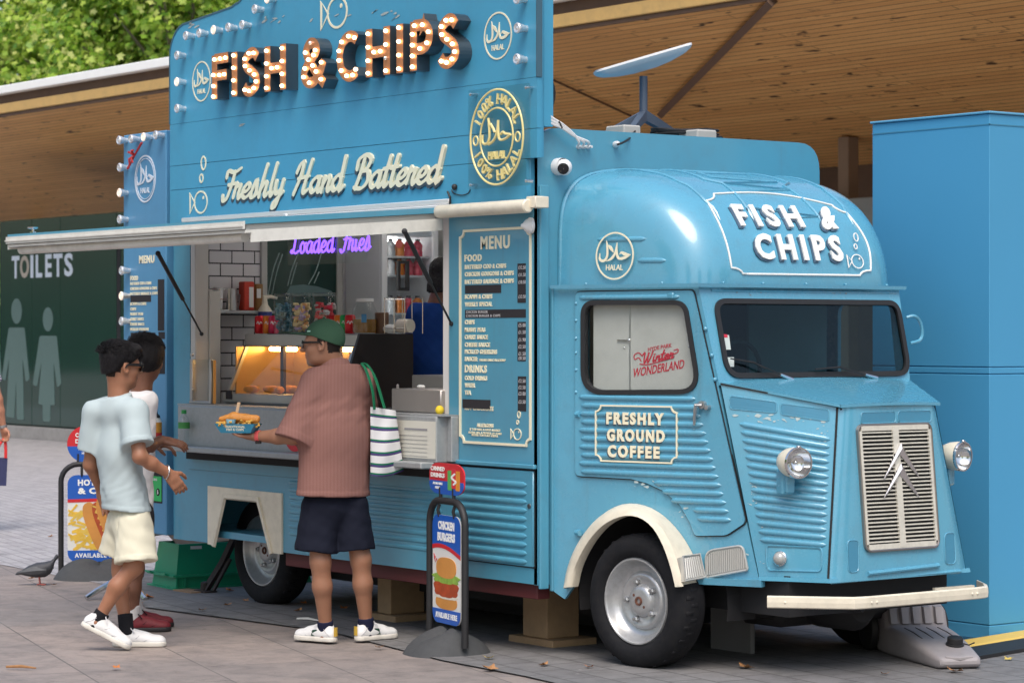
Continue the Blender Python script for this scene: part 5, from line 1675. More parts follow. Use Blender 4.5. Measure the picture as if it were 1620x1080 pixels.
# --- toilet block with dark green glass front
TY = 10.5
tx0, tx1 = U(2, 500, Y=TY).x, U(262, 500, Y=TY).x
tzt = U(100, 341, Y=TY).z; tzb = U(60, 672, Y=TY).z
tl = thing('toilet_block', 'dark green glazed public toilet block with pale figures behind the truck', 'toilet block', ((tx0+tx1)/2, TY, 0))
b = MB(); b.box(tx0, tx1, TY+.02, TY+1.2, .0, tzt-.01, .01); b.build('cabin', M('dark_green_cladding', (.012,.05,.038), .5, var=.2), tl)
b = MB(); b.box(tx0-.05, tx1, TY-.06, TY+.02, 0, tzb-.03, .01); b.build('plinth', M('concrete_plinth', (.30,.29,.28), .8, var=.15, vs=4, dirt=.4), tl)
gm, nt, pb = new_mat('dark_green_glass_panel')
cc = mixc(nt, noise(nt, .5, 3, .6), (.006,.032,.025), (.016,.060,.045)); nt.links.new(cc, pb.inputs['Base Color'])
pb.inputs['Roughness'].default_value = .06; pb.inputs['Specular IOR Level'].default_value = .6
js = [tx0] + [U(px, 500, Y=TY).x for px in (53, 98, 187)] + [tx1]
for i in range(4):
    b = MB(); b.box(js[i]+.006, js[i+1]-.006, TY-.03, TY+.015, tzb, tzt-.02, .004); b.build('glass_panel', gm, tl)
b = MB(); xg = U(189, 500, Y=TY).x; b.box(xg-.02, xg+.10, TY-.035, TY-.031, tzb, tzt-.4); b.build('panel_gap', DARK, tl)
FROST = M('frosted_film', (.085,.15,.14), .35, var=.12, vs=3)
FT_ = frame_fn((0, TY-.031, 0), (1,0,0), (0,0,1), (0,-1,0))
def TP(px, py): p = U(px, py, Y=TY-.03); return (p.x, p.z)
def fig(polys, heads):
    b = MB()
    for pl in polys: plate(b, roundpoly([TP(*p) for p in pl], .04, 3), [], FT_, 0, .003)
    for cx, cy, rx, ry in heads: plate(b, [TP(cx+rx*math.cos(t), cy+ry*math.sin(t)) for t in np.linspace(0, 2*math.pi, 25)[:-1]], [], FT_, 0, .003)
    return b.build('figure_emblem', FROST, tl)
fig([[(14,518),(39,518),(47,600),(41,604),(36,565),(38,664),(27,663),(25.5,600),(23,661),(10,659),(15,565),(9,602),(3,599)]], [(26.5,492,8.3,20)])
fig([[(63,531),(90,531),(97,607),(91,613),(85,572),(87,641),(80,640),(79.5,667),(68,666),(68,640),(61,639),(66,572),(59,611),(52,608)]], [(76,505,8,19)])
fig([[(-25,518),(-3,518),(3,600),(-2,604),(-7,565),(-6,660),(-25,658)]], [(-14,492,8,20)])
b = MB(); b2 = MB()
def tt(ch, x0, x1, dst):
    p0, p1 = TP(x0, 440), TP(x1, 438); top_ = TP(x0, 405)
    t = fit(text2d(ch, bold=.03), w=p1[0]-p0[0], h=(TP(60,403)[1]-TP(60,439)[1]))
    lay(dst, shift2(t, p0[0], TP(60,439)[1]), FT_, .004)
for ch, a, c in (('T',19,31),('I',48.5,53),('L',57,67),('E',72,82),('T',85,99),('S',102,115.5)): tt(ch, a, c, b)
tt('O', 32, 46, b2)
b.build('lettering', M('pale_blue_lettering', (.58,.64,.72), .5), tl, recalc=False); b2.build('lettering_ring', M('beige_lettering', (.42,.36,.30), .5), tl, recalc=False)

# --- plane trees behind
LEAF, nt, pb = new_mat('plane_leaf')
oi = node(nt, 'ShaderNodeNewGeometry')
cc = ramp(nt, oi.outputs['Random Per Island'], [(0,(.08,.19,.02)),(.35,(.25,.42,.045)),(.75,(.48,.62,.09)),(1,(.68,.70,.25))])
nt.links.new(cc, pb.inputs['Base Color']); pb.inputs['Roughness'].default_value = .42
pb.inputs['Transmission Weight'].default_value = 0
tr = node(nt, 'ShaderNodeBsdfTranslucent'); nt.links.new(cc, tr.inputs['Color'])
mx = node(nt, 'ShaderNodeMixShader'); mx.inputs[0].default_value = .42
nt.links.new(pb.outputs[0], mx.inputs[1]); nt.links.new(tr.outputs[0], mx.inputs[2]); nt.links.new(mx.outputs[0], nt.nodes['Material Output'].inputs['Surface'])
BARK = M('plane_bark', (.13,.115,.085), .85, var=.45, vs=5, bmp=.5, bs=25)
def leaf_shape(r):
    o = []
    for k in range(10):
        a = math.pi/2 + 2*math.pi*k/10; rr = 1 if k % 2 == 0 else .62
        if k == 5: rr = .3
        o.append((rr*math.cos(a), rr*math.sin(a)))
    return o
def tree(name, label, x, y, h, crown_c, crown_r, nl, seed, size=.15, group=None, big=0.0):
    rnd = np.random.RandomState(seed); random.seed(seed)
    t = thing(name, label, 'tree', (x, y, 0), group)
    b = MB()
    pts = [V(x,y,0), V(x+.05,y,h*.2), V(x-.05,y+.1,h*.45), V(x+.1,y,h*.8), V(x,y,h*.95)]
    b.tube(pts, [.34,.27,.22,.12,.03], 10)
    cc = Vector(crown_c)
    tips = []
    for k in range(26):
        a = rnd.rand()*6.28; z0 = h*(.3+.45*rnd.rand()); el = rnd.rand()*.9-.1
        tip = cc + V(math.cos(a)*crown_r[0]*.85*math.cos(el), math.sin(a)*crown_r[1]*.85*math.cos(el), math.sin(el)*crown_r[2]*.9)
        s = V(x, y, z0); mid = s.lerp(tip, .5)+V(0,0,.4)
        b.tube([s, mid, tip], [.10,.06,.015], 6); tips.append(tip); tips.append(mid.lerp(tip,.5))
    b.build('trunk', BARK, t)
    shp = np.array(leaf_shape(1))
    # leaf clumps: clusters spread over and inside the crown
    nc = max(60, nl//120)
    cen = []
    while len(cen) < nc:
        d = rnd.normal(size=3); d /= np.linalg.norm(d); r = rnd.rand()**.33
        if rnd.rand() < .25 and r > .7: continue
        cen.append(np.array(cc)+d*r*np.array(crown_r)*(1+.15*rnd.normal()))
    cen = np.array(cen)
    ci = rnd.randint(0, nc, nl); P = cen[ci] + rnd.normal(size=(nl,3))*np.array([.36,.36,.24])*(1+big)
    out = (P-np.array(cc))/np.array(crown_r); out /= np.linalg.norm(out, axis=1)[:,None]+1e-6
    N = out*.6 + rnd.normal(size=(nl,3))*.55 + np.array([0,0,.55]); N /= np.linalg.norm(N, axis=1)[:,None]
    A = np.cross(N, rnd.normal(size=(nl,3))); A /= np.linalg.norm(A, axis=1)[:,None]; B = np.cross(N, A)
    S = size*(.6+.7*rnd.rand(nl))
    verts = (P[:,None,:] + A[:,None,:]*(shp[None,:,0:1]*S[:,None,None]) + B[:,None,:]*(shp[None,:,1:2]*S[:,None,None]) - N[:,None,:]*((shp[None,:,0:1]**2)*S[:,None,None]*.25))
    m = len(shp)
    me = bpy.data.meshes.new('crown'); v = verts.reshape(-1,3)-np.array([x,y,0])
    me.vertices.add(len(v)); me.vertices.foreach_set('co', v.ravel())
    me.loops.add(nl*m); me.loops.foreach_set('vertex_index', np.arange(nl*m)); me.polygons.add(nl)
    me.polygons.foreach_set('loop_start', np.arange(0, nl*m, m)); me.polygons.foreach_set('loop_total', np.full(nl, m))
    me.update(calc_edges=True); me.validate()
    me.materials.append(LEAF)
    o = bpy.data.objects.new('crown', me); scene.collection.objects.link(o); o.parent = t
    return t
def tpos(px, y): return U(px, 500, Y=y).x
tree('plane_tree', 'leafy green plane tree rising above the canopy, left edge of the photo', tpos(70, 21), 21, 10.5, (tpos(70,21), 21, 8.2), (4.6, 3.2, 4.4), 34000, 1, .10, 'plane trees behind the canopy')
tree('plane_tree', 'leafy green plane tree just left of the tall sign board', tpos(300, 22), 22, 11, (tpos(305,22), 22, 8.6), (4.8, 3.2, 4.6), 34000, 2, .10, 'plane trees behind the canopy')
tree('plane_tree', 'darker plane tree seen low beneath the canopy at the left edge', tpos(15, 30), 30, 9, (tpos(10,30), 30, 5.0), (7.5, 3.2, 4.6), 12000, 5, .2, 'plane trees behind the canopy', .4)

# --- blue container at the right
bc_ = U(1565.5, 1021, Z=0)
BLUE_BOX = M('blue_container_sheet', (.065,.305,.53), .5, var=.05, vs=.8, rvar=.06, bmp=.08, bs=30)
bx = thing('blue_container', 'tall plain blue metal cabin beside the nose of the truck', 'container', (bc_.x-.4, bc_.y+1.0, 0))
cz = U(1568, 178, X=bc_.x, ) if False else U(1568, 179, Y=bc_.y)
cxl = U(1380, 400, Y=bc_.y).x
b = MB(); zc = [0.03, U(1566, 989, Y=bc_.y).z, U(1566, 592, Y=bc_.y).z, U(1566, 581, Y=bc_.y).z, cz.z]
for i in range(4): b.box(cxl, bc_.x, bc_.y, bc_.y+2.4, zc[i]+.0025, zc[i+1]-.0025, .003)
b.box(cxl+.01, bc_.x-.01, bc_.y+.01, bc_.y+2.39, .0, zc[-1]-.01)
b.build('cladding', BLUE_BOX, bx)
b = MB(); b.box(cxl-.012, bc_.x+.012, bc_.y-.012, bc_.y+2.412, zc[-1]-.001, zc[-1]+.012, .004); b.build('roof_rim', M('blue_rim', (.10,.33,.52), .45), bx)
# cable ramp at its foot
rd = bc_ + V(.03, -.02, 0)
rp = thing('cable_ramp', 'black rubber cable ramp with a yellow lid at the foot of the blue cabin', 'cable ramp', rd)
a_, c_ = U(1548, 1046, Z=0), U(1640, 1030, Z=0); dd = (c_-a_).normalized(); nn = V(-dd.y, dd.x, 0); 
b = MB(); L0 = a_; 
prof = [(0,0),(0,.028),(.09,.06),(.30,.06),(.38,0)]
sgn = 1 if nn.dot(HD) > 0 else -1
b.prism([L0+nn*sgn*p+V(0,0,h_) for p, h_ in prof], dd*1.2); b.build('ramp_body', BLACK, rp)
b = MB(); b.prism([L0+nn*sgn*p+V(0,0,h_)+dd*.02 for p, h_ in ((.10,.061),(.12,.068),(.26,.068),(.28,.061))], dd*1.16); b.build('lid', M('yellow_plastic', (.70,.48,.10), .5, var=.1, vs=40), rp)

b = MB(); b.box(bc_.x-.004, bc_.x+.003, bc_.y-.003, bc_.y+2.4, zc[-1]-.062, zc[-1]-.056); b.box(cxl, bc_.x+.003, bc_.y-.003, bc_.y+.002, zc[-1]-.062, zc[-1]-.056); b.build('seam', BLUE_DK, bx)

# unseen trees added across the square to fill reflections in the glass and paint
src = [o for o in scene.objects if o.name == 'plane_tree'][0]
for x, y in ((-46,-20),(-32,-25),(-17,-29),(-2,-31),(16,-28),(31,-16),(35,1),(33,18)):
    copy_thing(src, (x, y, 0), 'leafy plane tree added out of view across the square for reflections', x*1.7)['group'] = 'unseen trees added for reflections'
# ================================================================== inside the truck and on its counter
RX = XL+.031
b = MB(); b.box(RX, RX+.008, .05, .615, 1.0, 2.60); b.build('tile_wall', TILE, truck)
b = MB(); b.box(RX, RX+.004, 1.24, 1.96, .5, 2.6); b.box(RX+.005, XR-.05, YB-.045, YB-.031, .5, 2.6); b.box(OX1-.1, XR-.04, .031, .04, 1.0, 2.6); b.build_each('wall_lining', M('offwhite_wall_sheet', (.74,.73,.72), .5, var=.05), truck)
b = MB(); b.box(RX, XR-.05, .04, YB-.04, 2.60, 2.64); b.build('ceiling_lining', INNER, truck)
b = MB()
for y in (.62, 1.35): b.box(-3.9, -1.0, y-.03, y+.03, 2.57, 2.599, .004)
b.build_each('ceiling_lamp', EM('white_ceiling_lamp', (1,.95,.88), 5.5), truck)
# rear window with pale line drawing
b = MB(); b.box(RX+.004, RX+.012, .66, 1.20, 1.35, 2.45); b.build('rear_window', gm, truck)
b = MB()
for y0, y1, z0, z1 in ((.615,.66,1.2,2.5),(1.20,1.245,1.2,2.5),(.66,1.2,2.42,2.5)): b.box(RX, RX+.03, y0, y1, z0, z1, .004)
b.build('window_frame', INNER, truck)
b = MB(); rw = lambda px, py: U(px, py, X=RX+.014)
for L in ([(424,467),(432,428),(442,400)],[(430,466),(438,430),(447,402)],[(455,452),(462,425),(472,400)],[(460,450),(470,415)],[(488,450),(500,428),(510,395)],[(497,448),(505,430)]): b.tube([Vector(q) for q in spline([rw(*p) for p in L], 4)], .004, 4)
b.build('line_drawing', M('pale_line_film', (.35,.45,.44), .6), truck)
b = MB(); b.add([rw(*p) for p in ((454,462),(459,452),(480,450),(502,453),(524,460),(530,468),(456,468))], [tuple(range(7))]); b.build('pale_film_shape', M('pale_teal_film', (.12,.20,.20), .6), truck)
# worktop behind the counter
b = MB(); b.box(OX0+.02, OX1-.02, .302, .80, 1.20, 1.245, .004); b.box(OX0+.02, OX1-.02, .74, .76, .46, 1.2); b.build('worktop', STEEL, truck)
b = MB(); zs = U(360, 491, X=RX+.15).z; b.box(RX+.009, RX+.22, .06, .60, zs-.02, zs, .003); b.build('wall_shelf', STEEL, truck)

# chilled cabinet
fr = thing('drinks_fridge', 'white glass-door drinks fridge with orange and pink bottles at the back of the truck', 'fridge', (-4.0, 1.5, .46))
fx0, fx1_, fy0, fy1, fz0, fz1 = RX+.012, RX+.42, 1.27, 1.72, .46, 2.42
WHITEP = M('white_enamel', (.68,.69,.71), .35, var=.05)
b = MB(); b.box(fx0, fx1_, fy0, fy0+.03, fz0, fz1, .004); b.box(fx0, fx1_, fy1-.03, fy1, fz0, fz1, .004); b.box(fx0, fx0+.03, fy0+.03, fy1-.03, fz0, fz1); b.box(fx0+.03, fx1_, fy0+.03, fy1-.03, fz0, fz0+.6); b.box(fx0+.03, fx1_, fy0+.03, fy1-.03, fz1-.1, fz1)
b.build('cabinet', WHITEP, fr)
b = MB()
for y in (fy0+.0, fy1-.045): b.box(fx1_, fx1_+.03, y, y+.045, fz0+.1, fz1-.02, .004)
b.box(fx1_, fx1_+.03, fy0+.045, fy1-.045, fz0+.55, fz0+.6); b.build('door_frame', WHITEP, fr)
b = MB(); b.box(fx1_+.012, fx1_+.016, fy0+.045, fy1-.045, fz0+.6, fz1-.02); b.build('door_glass', GLASS('fridge_glass', (.85,.88,.9), .05, .3, .3), fr)
b = MB(); hp = U(629, 412, X=fx1_+.05); hq = U(647, 460, X=fx1_+.05)
for q in ((hp.y, hp.y+.02, hq.z, hp.z),(hq.y-.02, hq.y, hq.z, hp.z),(hp.y+.02, hq.y-.02, hp.z-.02, hp.z),(hp.y+.02, hq.y-.02, hq.z, hq.z+.02)): b.box(fx1_+.03, fx1_+.06, *q, .003)
b.build('handle', BLACK, fr)
zsh = [U(600, y, X=fx1_-.1).z for y in (405, 435, 495)]
b = MB()
for z in zsh: b.box(fx0+.03, fx1_-.02, fy0+.035, fy1-.035, z-.012, z, .002)
b.build('wire_shelf', ALU, fr)
b = MB(); b.box(fx0+.031, fx0+.05, fy0+.06, fy1-.06, fz1-.14, fz1-.11); b.box(fx1_-.02, fx1_-.005, fy0+.031, fy0+.037, 1.3, 2.3); b.build('light_strip', EM('fridge_light', (1,.96,.9), 7.0), fr)
def liquid(name, col, rough=.15): return M(name, col, rough, var=.1, spec=.6)
ORNG = liquid('orange_drink', (.75,.22,.02)); PINK = liquid('pink_drink', (.70,.05,.10)); CLRB = liquid('clear_plastic_water', (.50,.52,.54), .1); PURP = liquid('lilac_label', (.35,.30,.45))
def bottle_mb(p, h, r, prof=None):
    b = MB(); k = h
    b.lathe([(0,0),(r*.9,0),(r,.02*k),(r,.28*k),(r*.93,.32*k),(r*.93,.5*k),(r,.54*k),(r,.66*k),(r*.75,.78*k),(r*.42,.88*k),(r*.4,.93*k)], p, (0,0,1), 14); return b
def bottle(name, label, cat, p, h, r, mat, capm, group=None, lab=None):
    t = thing(name, label, cat, p, group)
    bottle_mb(Vector(p), h, r).build('bottle_body', mat, t)
    b = MB(); b.lathe([(r*.45,.90*h),(r*.47,.93*h),(r*.47,h),(0,h)], p, (0,0,1), 12); b.build('cap', capm, t)
    if lab: b = MB(); b.lathe([(r*1.02,.30*h),(r*1.03,.31*h),(r*1.03,.53*h),(r*1.02,.54*h)], p, (0,0,1), 14); b.build('bottle_label', lab, t)
    return t
CAPB = M('dark_cap', (.03,.03,.04), .4)
protos = {}
k = 0
for zi, (z, row) in enumerate(((zsh[0], [ORNG, CLRB, ORNG, PINK, PINK]), (zsh[1], [ORNG, CLRB, ORNG, PINK, PINK]), (zsh[2], [PURP, CLRB, ORNG, PINK, ORNG]))):
    for i, mt_ in enumerate(row):
        y = fy0+.075+i*.072
        nm = {ORNG.name: 'orange', PINK.name: 'pink', CLRB.name: 'clear', PURP.name: 'lilac'}[mt_.name]
        shelf = ('top', 'middle', 'lowest')[zi]
        lab = '%s drink bottle on the %s shelf of the fridge' % (nm, shelf)
        if row.count(mt_) > 1:
            n_ = row[:i].count(mt_); lab += ', ' + (('left one', 'right one')[n_])
        if mt_.name not in protos:
            t = bottle('drink_bottle', lab, 'bottle', (fx1_-.09, y, z), .115 if zi < 3 else .2, .034, mt_, CAPB, 'bottles in the drinks fridge'); protos[mt_.name] = t
        else: copy_thing(protos[mt_.name], (fx1_-.09, y, z), lab)
# notices on the white wall
PAPER = M('paper', (.72,.72,.70), .7, var=.03); GRN = M('green_print', (.10,.30,.10), .6); GREYP = M('grey_print', (.25,.25,.27), .7)
b = MB(); q0, q1 = U(652, 400, Y=YB-.05), U(704, 480, Y=YB-.05)
b = MB(); b.box(RX+.13, RX+.46, YB-.0475, YB-.0455, 1.86, 2.36); nt_ = b.build('wall_notice', PAPER, truck)
b = MB()
for k in range(7): b.box(RX+.18, RX+.40-.03*(k % 3), YB-.0495, YB-.0480, 2.31-.035*k, 2.317-.035*k)
b.build('print', GREYP, nt_)
b = MB(); b.add([(RX+.14,YB-.0490,1.93),(RX+.25,YB-.0490,1.99),(RX+.44,YB-.0490,2.0),(RX+.44,YB-.0490,1.94),(RX+.3,YB-.0490,1.95)], [(0,1,2,3,4)]); b.build('green_swoosh', GRN, nt_)
b = MB(); c = U(631, 386, X=fx1_+.032); b.lathe([(.028,0),(.028,.002),(0,.002)], c, (1,0,0), 16); b.build('round_notice', M('red_ring_notice', (.55,.12,.10), .6), fr)

# neon line under the flap
nz = thing('neon_sign', 'purple neon loaded fries sign on a clear sheet under the raised hatch flap', 'neon sign', U(518, 410, Y=.22))
b = MB(); u0n, u1n = SX(463, Y=.22), SX(574, Y=.22); zn = U(520, 404, Y=.22).z
b.box(u0n-.06, u1n+.04, .222, .226, zn-.05, zn+.32); b.build('backing_sheet', CLEAR, nz)
ps, tw = script_paths('Loaded Fries', .15)
xs = [q[0] for p in ps for q in p]; k = (u1n+.10-u0n)/(max(xs)-min(xs))
b = MB()
for p in ps: b.tube([(u0n+(a-min(xs))*k, .208, zn+.02+bq*.15) for a, bq in p], .0065, 6)
b.build('neon_tube', EM('purple_neon', (.24,.10,1.0), 1.5), nz)

# heated food cabinet
fw_ = thing('food_warmer', 'heated steel display cabinet with sloping glass glowing amber on the counter', 'food warmer', (-3.35, .4, 1.246))
hx0_, hx1_ = -4.0, -2.70; zt0, zb0 = 1.679, 1.247
b = MB()
b.box(hx0_, hx1_-.02, .27, .66, 1.60, zt0, .005)                       # header
b.box(hx0_, hx1_-.02, .13, .66, zb0, 1.285, .004)                      # base
b.add([(hx0_,.262,1.605),(hx1_-.02,.262,1.605),(hx1_-.02,.268,1.61),(hx0_,.268,1.61)], [(0,1,2,3)])
for x in (hx0_, hx1_-.05):
    b.prism([(x,.128,1.285),(x,.15,1.285),(x,.285,1.60),(x,.262,1.60)], (.03,0,0))
b.box(hx0_, hx1_-.02, .11, .135, 1.255, 1.31, .006)
b.build('frame', STEEL, fw_)
b = MB(); b.prism([(hx1_-.02,.13,zb0),(hx1_-.02,.66,zb0),(hx1_-.02,.66,zt0+.002),(hx1_-.02,.28,zt0+.002)], (.022,0,0)); b.build('end_panel', M('dark_brown_enamel', (.028,.018,.016), .35), fw_)
b = MB(); b.add([(hx0_+.03,.14,1.29),(hx1_-.05,.14,1.29),(hx1_-.05,.272,1.60),(hx0_+.03,.272,1.60)], [(0,1,2,3)]); b.build('front_glass', GLASS('warmer_glass', (.96,.94,.9), .04, .2, .35), fw_)
AMB = M('amber_glow_tinted_steel', (.50,.36,.19), .3, .6, var=.15, vs=4)  # steel tinted amber: glow of the heat lamps put into its colour
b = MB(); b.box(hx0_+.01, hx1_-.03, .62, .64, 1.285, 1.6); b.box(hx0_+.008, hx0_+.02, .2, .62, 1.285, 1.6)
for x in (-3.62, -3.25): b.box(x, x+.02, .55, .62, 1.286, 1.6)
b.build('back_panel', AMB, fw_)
b = MB()
for x in (-3.62, -3.24, -2.98): b.box(x, x+.035, .30, .32, 1.286, 1.6)
b.build_each('divider', M('dark_warm_steel', (.07,.055,.045), .4, .4), fw_)
b = MB()
for x in (-3.78, -3.35, -2.95): b.tube([(x-.15,.42,1.585),(x+.15,.42,1.585)], .014, 8)
b.build('heat_lamp', EM('warm_heat_lamp', (1.0,.55,.16), 20.0), fw_)
b = MB(); p0 = U(364, 626, Y=.118); b.box(p0.x-.03, p0.x+.04, .104, .109, p0.z-.02, p0.z+.035); b.build('price_card', CHALK, fw_)
b = MB()
for q in ((-3.93,-3.45),(-3.42,-3.0)): b.box(q[0], q[1], .17, .5, 1.287, 1.31, .004)
b.build('tray', STEEL, fw_)
FRY = M('golden_batter', (.55,.22,.04), .6, var=.35, vs=40, bmp=.6, bs=60)
random.seed(4)
for i in range(9):
    x = -3.85+i*.10+random.uniform(-.02,.02); b = MB(); p = Vector((x, .24+.08*(i % 3), 1.335))
    b.sphere(p, .05, 10, 7, 0, (1.3,.6,.5), Matrix.Rotation(random.uniform(0,3), 3, 'Z'))
    b.top('battered_fish', FRY, 'golden battered piece in the lit food cabinet tray', 'fried food', p-V(0,0,.025), 'fried pieces in the warmer')

# things on top of the cabinet
TOPZ = zt0+.003
def on_top(px, Y=.42): return V(SX(px, Y=Y), Y, TOPZ)
def can(label, p, col, band, r=.033, h=.112):
    t = thing('drink_can', label, 'can', p, 'soft drink cans on the food warmer')
    b = MB(); p = Vector(p); b.lathe([(r*.8,0),(r,.01),(r,h-.012),(r*.82,h)], p, (0,0,1), 18); b.build('can_body', M('can_'+label.split()[0], col, .28, .4, var=.15, vs=30), t)
    b = MB(); b.lathe([(r*.82,h),(r*.8,h-.004),(0,h-.004)], p, (0,0,1), 14); b.build('can_lid', ALU, t)
    b = MB(); q = p+(CAM-p).normalized()*(r+.001); s = RT
    pp = spline([(-.018,.0),(-.008,.014),(.0,-.004),(.008,.012),(.018,.002)], 4)
    b.tube([p + V(0,0,h*.55+v_) + (Matrix.Rotation(u_/r, 3, 'Z') @ V(-HD.x,-HD.y,0))*(r+.0005) for u_, v_ in pp], .003, 4); b.build('can_script', band, t)
    return t
WB = M('white_can_script', (.8,.8,.8), .5)
for px, lab, col in ((411,'red cola can at the left end of the warmer top',(.60,.012,.02)),(424,'orange drink can between two red cans, left end of warmer',(.72,.20,.02)),(433,'crimson cherry drink can against the blue jar',(.55,.02,.08)),(528,'red can just right of the red sweet jar',(.58,.015,.02)),(537,'orange can between red and green cans, right of jars',(.70,.18,.02)),(546,'green and white lemonade can on the warmer',(.02,.33,.08)),(554,'red can touching the pickle jar',(.62,.02,.03))):
    can(lab, on_top(px, .40), col, WB)
JG = GLASS('jar_glass', (.93,.95,.95), .03, .3, .4)
def jar(label, p, r, h, cols, lidm):
    t = thing('sweet_jar', label, 'jar', p, 'sweet jars on the food warmer'); p = Vector(p)
    b = MB(); b.lathe([(0,.002),(r*.96,.002),(r,.015),(r,h*.86),(r*.9,h*.93)], p, (0,0,1), 20); b.build('jar_glass', JG, t)
    b = MB(); b.lathe([(r*.92,h*.92),(r*.94,h*.93),(r*.94,h),(r*.9,h+.004),(0,h+.004)], p, (0,0,1), 20); b.build('lid', lidm, t)
    b = MB(); rnd = random.Random(int(r*1e4+p.x*100))
    for i in range(70):
        a = rnd.random()*6.28; rr = (r-.016)*math.sqrt(rnd.uniform(.35,1)); z = rnd.uniform(.02, h*.74)
        R = Matrix.Rotation(rnd.random()*6, 3, 'Z') @ Matrix.Rotation(rnd.random()*6, 3, 'X')
        b.obox(p+V(rr*math.cos(a), rr*math.sin(a), z), (.034,.026,.014), R, .004, rnd.randrange(len(cols)))
    o = b.build('wrapped_sweets', cols, t); 
    return t
TL_ = M('teal_wrapper', (.03,.14,.20), .3, var=.4, vs=50); TL2 = M('pale_teal_wrapper', (.14,.25,.27), .3, var=.3, vs=50); YW = M('cream_wrapper', (.72,.55,.25), .35, var=.2, vs=40); LIL = M('lilac_wrapper', (.40,.30,.50), .35); RW = M('red_wrapper', (.60,.02,.03), .3, var=.2, vs=40); GW = M('silver_wrapper', (.5,.48,.46), .3, .3); PEA = M('peach_wrapper', (.75,.38,.16), .4)
CLID = GLASS('clear_lid', (.85,.85,.83), .08, .6, .5)
jar('clear jar full of dark teal wrapped sweets', on_top(448, .34), .058, .245, [TL_, TL_, TL2], CLID)
jar('clear jar full of cream and peach wrapped sweets', on_top(477, .36), .060, .245, [YW, PEA, YW, LIL], CLID)
jar('clear jar full of red wrapped sweets', on_top(513, .38), .078, .245, [RW, RW, GW], CLID)
t = thing('pickle_jar', 'large half-empty jar of pickles with white lid on the warmer', 'jar', on_top(577, .38)); p = on_top(577, .38)
b = MB(); b.lathe([(0,.002),(.07,.002),(.074,.02),(.074,.13),(.055,.175),(.05,.19)], p, (0,0,1), 22); b.build('jar_glass', JG, t)
b = MB(); b.lathe([(0,.004),(.068,.004),(.070,.02),(.070,.085),(0,.085)], p, (0,0,1), 20); b.build('brine', M('amber_brine', (.26,.12,.015), .15, var=.3, vs=30), t)
b = MB(); b.lathe([(.052,.188),(.054,.19),(.054,.207),(0,.209)], p, (0,0,1), 20); b.build('lid', M('white_lid', (.75,.74,.72), .4), t)
b = MB(); q = p+V(.06,-.045,.09); b.lathe([(.0745,.075),(.0745,.12)], p, (0,0,1), 60) if False else b.obox(q, (.03,.004,.05), Matrix.Rotation(math.radians(52), 3, 'Z'), 0); b.build('jar_label', M('blue_label', (.05,.22,.42), .5), t)
t = thing('pump_bottle', 'cream pump sauce bottle with blue label behind the cans', 'bottle', on_top(419, .52)); p = on_top(419, .52)
b = MB(); b.lathe([(0,0),(.042,0),(.044,.01),(.044,.15),(.02,.185),(.018,.2)], p, (0,0,1), 18); b.tube([p+V(0,0,.195), p+V(0,0,.232), p+V(.02,.03,.236), p+V(.05,.06,.225)], [.02,.02,.012,.009], 8); b.build('bottle_body', CREAM, t)
b = MB(); b.lathe([(.0447,.07),(.0447,.14)], p, (0,0,1), 18); b.build('bottle_label', M('navy_label', (.03,.05,.22), .5), t)
t = thing('brown_carton', 'brown tub standing behind the pickle jar', 'tub', on_top(604, .48)); b = MB(); b.lathe([(0,0),(.04,0),(.043,.12),(.040,.125),(0,.12)], on_top(604, .48), (0,0,1), 16); b.build('tub_body', M('brown_tub', (.12,.055,.025), .5), t)
p = on_top(628, .45); t = thing('wire_rack', 'thin chrome wire rack at the right end of the warmer top', 'rack', p); b = MB()
for dx in (-.10, 0, .11): b.tube([p+V(dx,-.02,.0), p+V(dx,-.02,.21), p+V(dx+.01,.10,.21), p+V(dx+.01,.10,0)], .0028, 5)
for z in (.03, .20): b.tube([p+V(-.10,-.02,z), p+V(.11,-.02,z)], .0028, 5)
b.build('rack_wires', CHROME, t)
b = MB(); b.tube([p+V(-.02,.03,.045), p+V(.07,.05,.045)], .04, 14); b.top('label_roll', M('label_roll_paper', (.70,.62,.52), .6, var=.2, vs=30), 'pale paper roll lying in the wire rack', 'paper roll', p+V(.02,.03,.005))
b = MB(); b.sphere(p+V(-.10,.02,.028), .045, 10, 8, 0, (1.2,.9,.6)); b.top('crumpled_napkin', PAPER, 'crumpled white napkin beside the pickle jar', 'napkin', p+V(-.10,.02,0))

# shelf things
zsf = zs+.001
def onsh(px, x=.10): q = U(px, 490, X=RX+x); return V(RX+x, q.y, zsf)
b = MB(); p = onsh(330); b.lathe([(0,0),(.042,0),(.052,.05),(.050,.055),(.044,.01),(0,.01)], p, (0,0,1), 18); b.top('tape_bowl', M('pale_yellow_bowl', (.62,.55,.28), .4), 'pale yellow bowl on the wall shelf', 'bowl', p)
b = MB(); p = onsh(345); b.lathe([(0,0),(.028,0),(.033,.145),(.030,.145),(.026,.01),(0,.01)], p, (0,0,1), 16); b.top('cup_stack', M('white_paper_cups', (.70,.70,.70), .5), 'tall stack of white cups on the wall shelf', 'cups', p)
t = thing('steel_jug', 'brushed steel jug beside the red box on the shelf', 'jug', onsh(367)); p = onsh(367); b = MB(); b.lathe([(0,0),(.036,0),(.038,.03),(.028,.11),(.030,.14),(.026,.135),(.02,.02)], p, (0,0,1), 18); b.build('jug_body', STEEL, t); b = MB(); b.tube([p+V(0,.028,.11), p+V(0,.058,.1), p+V(0,.05,.03), p+V(0,.036,.025)], .005, 6); b.build('handle', STEEL, t)
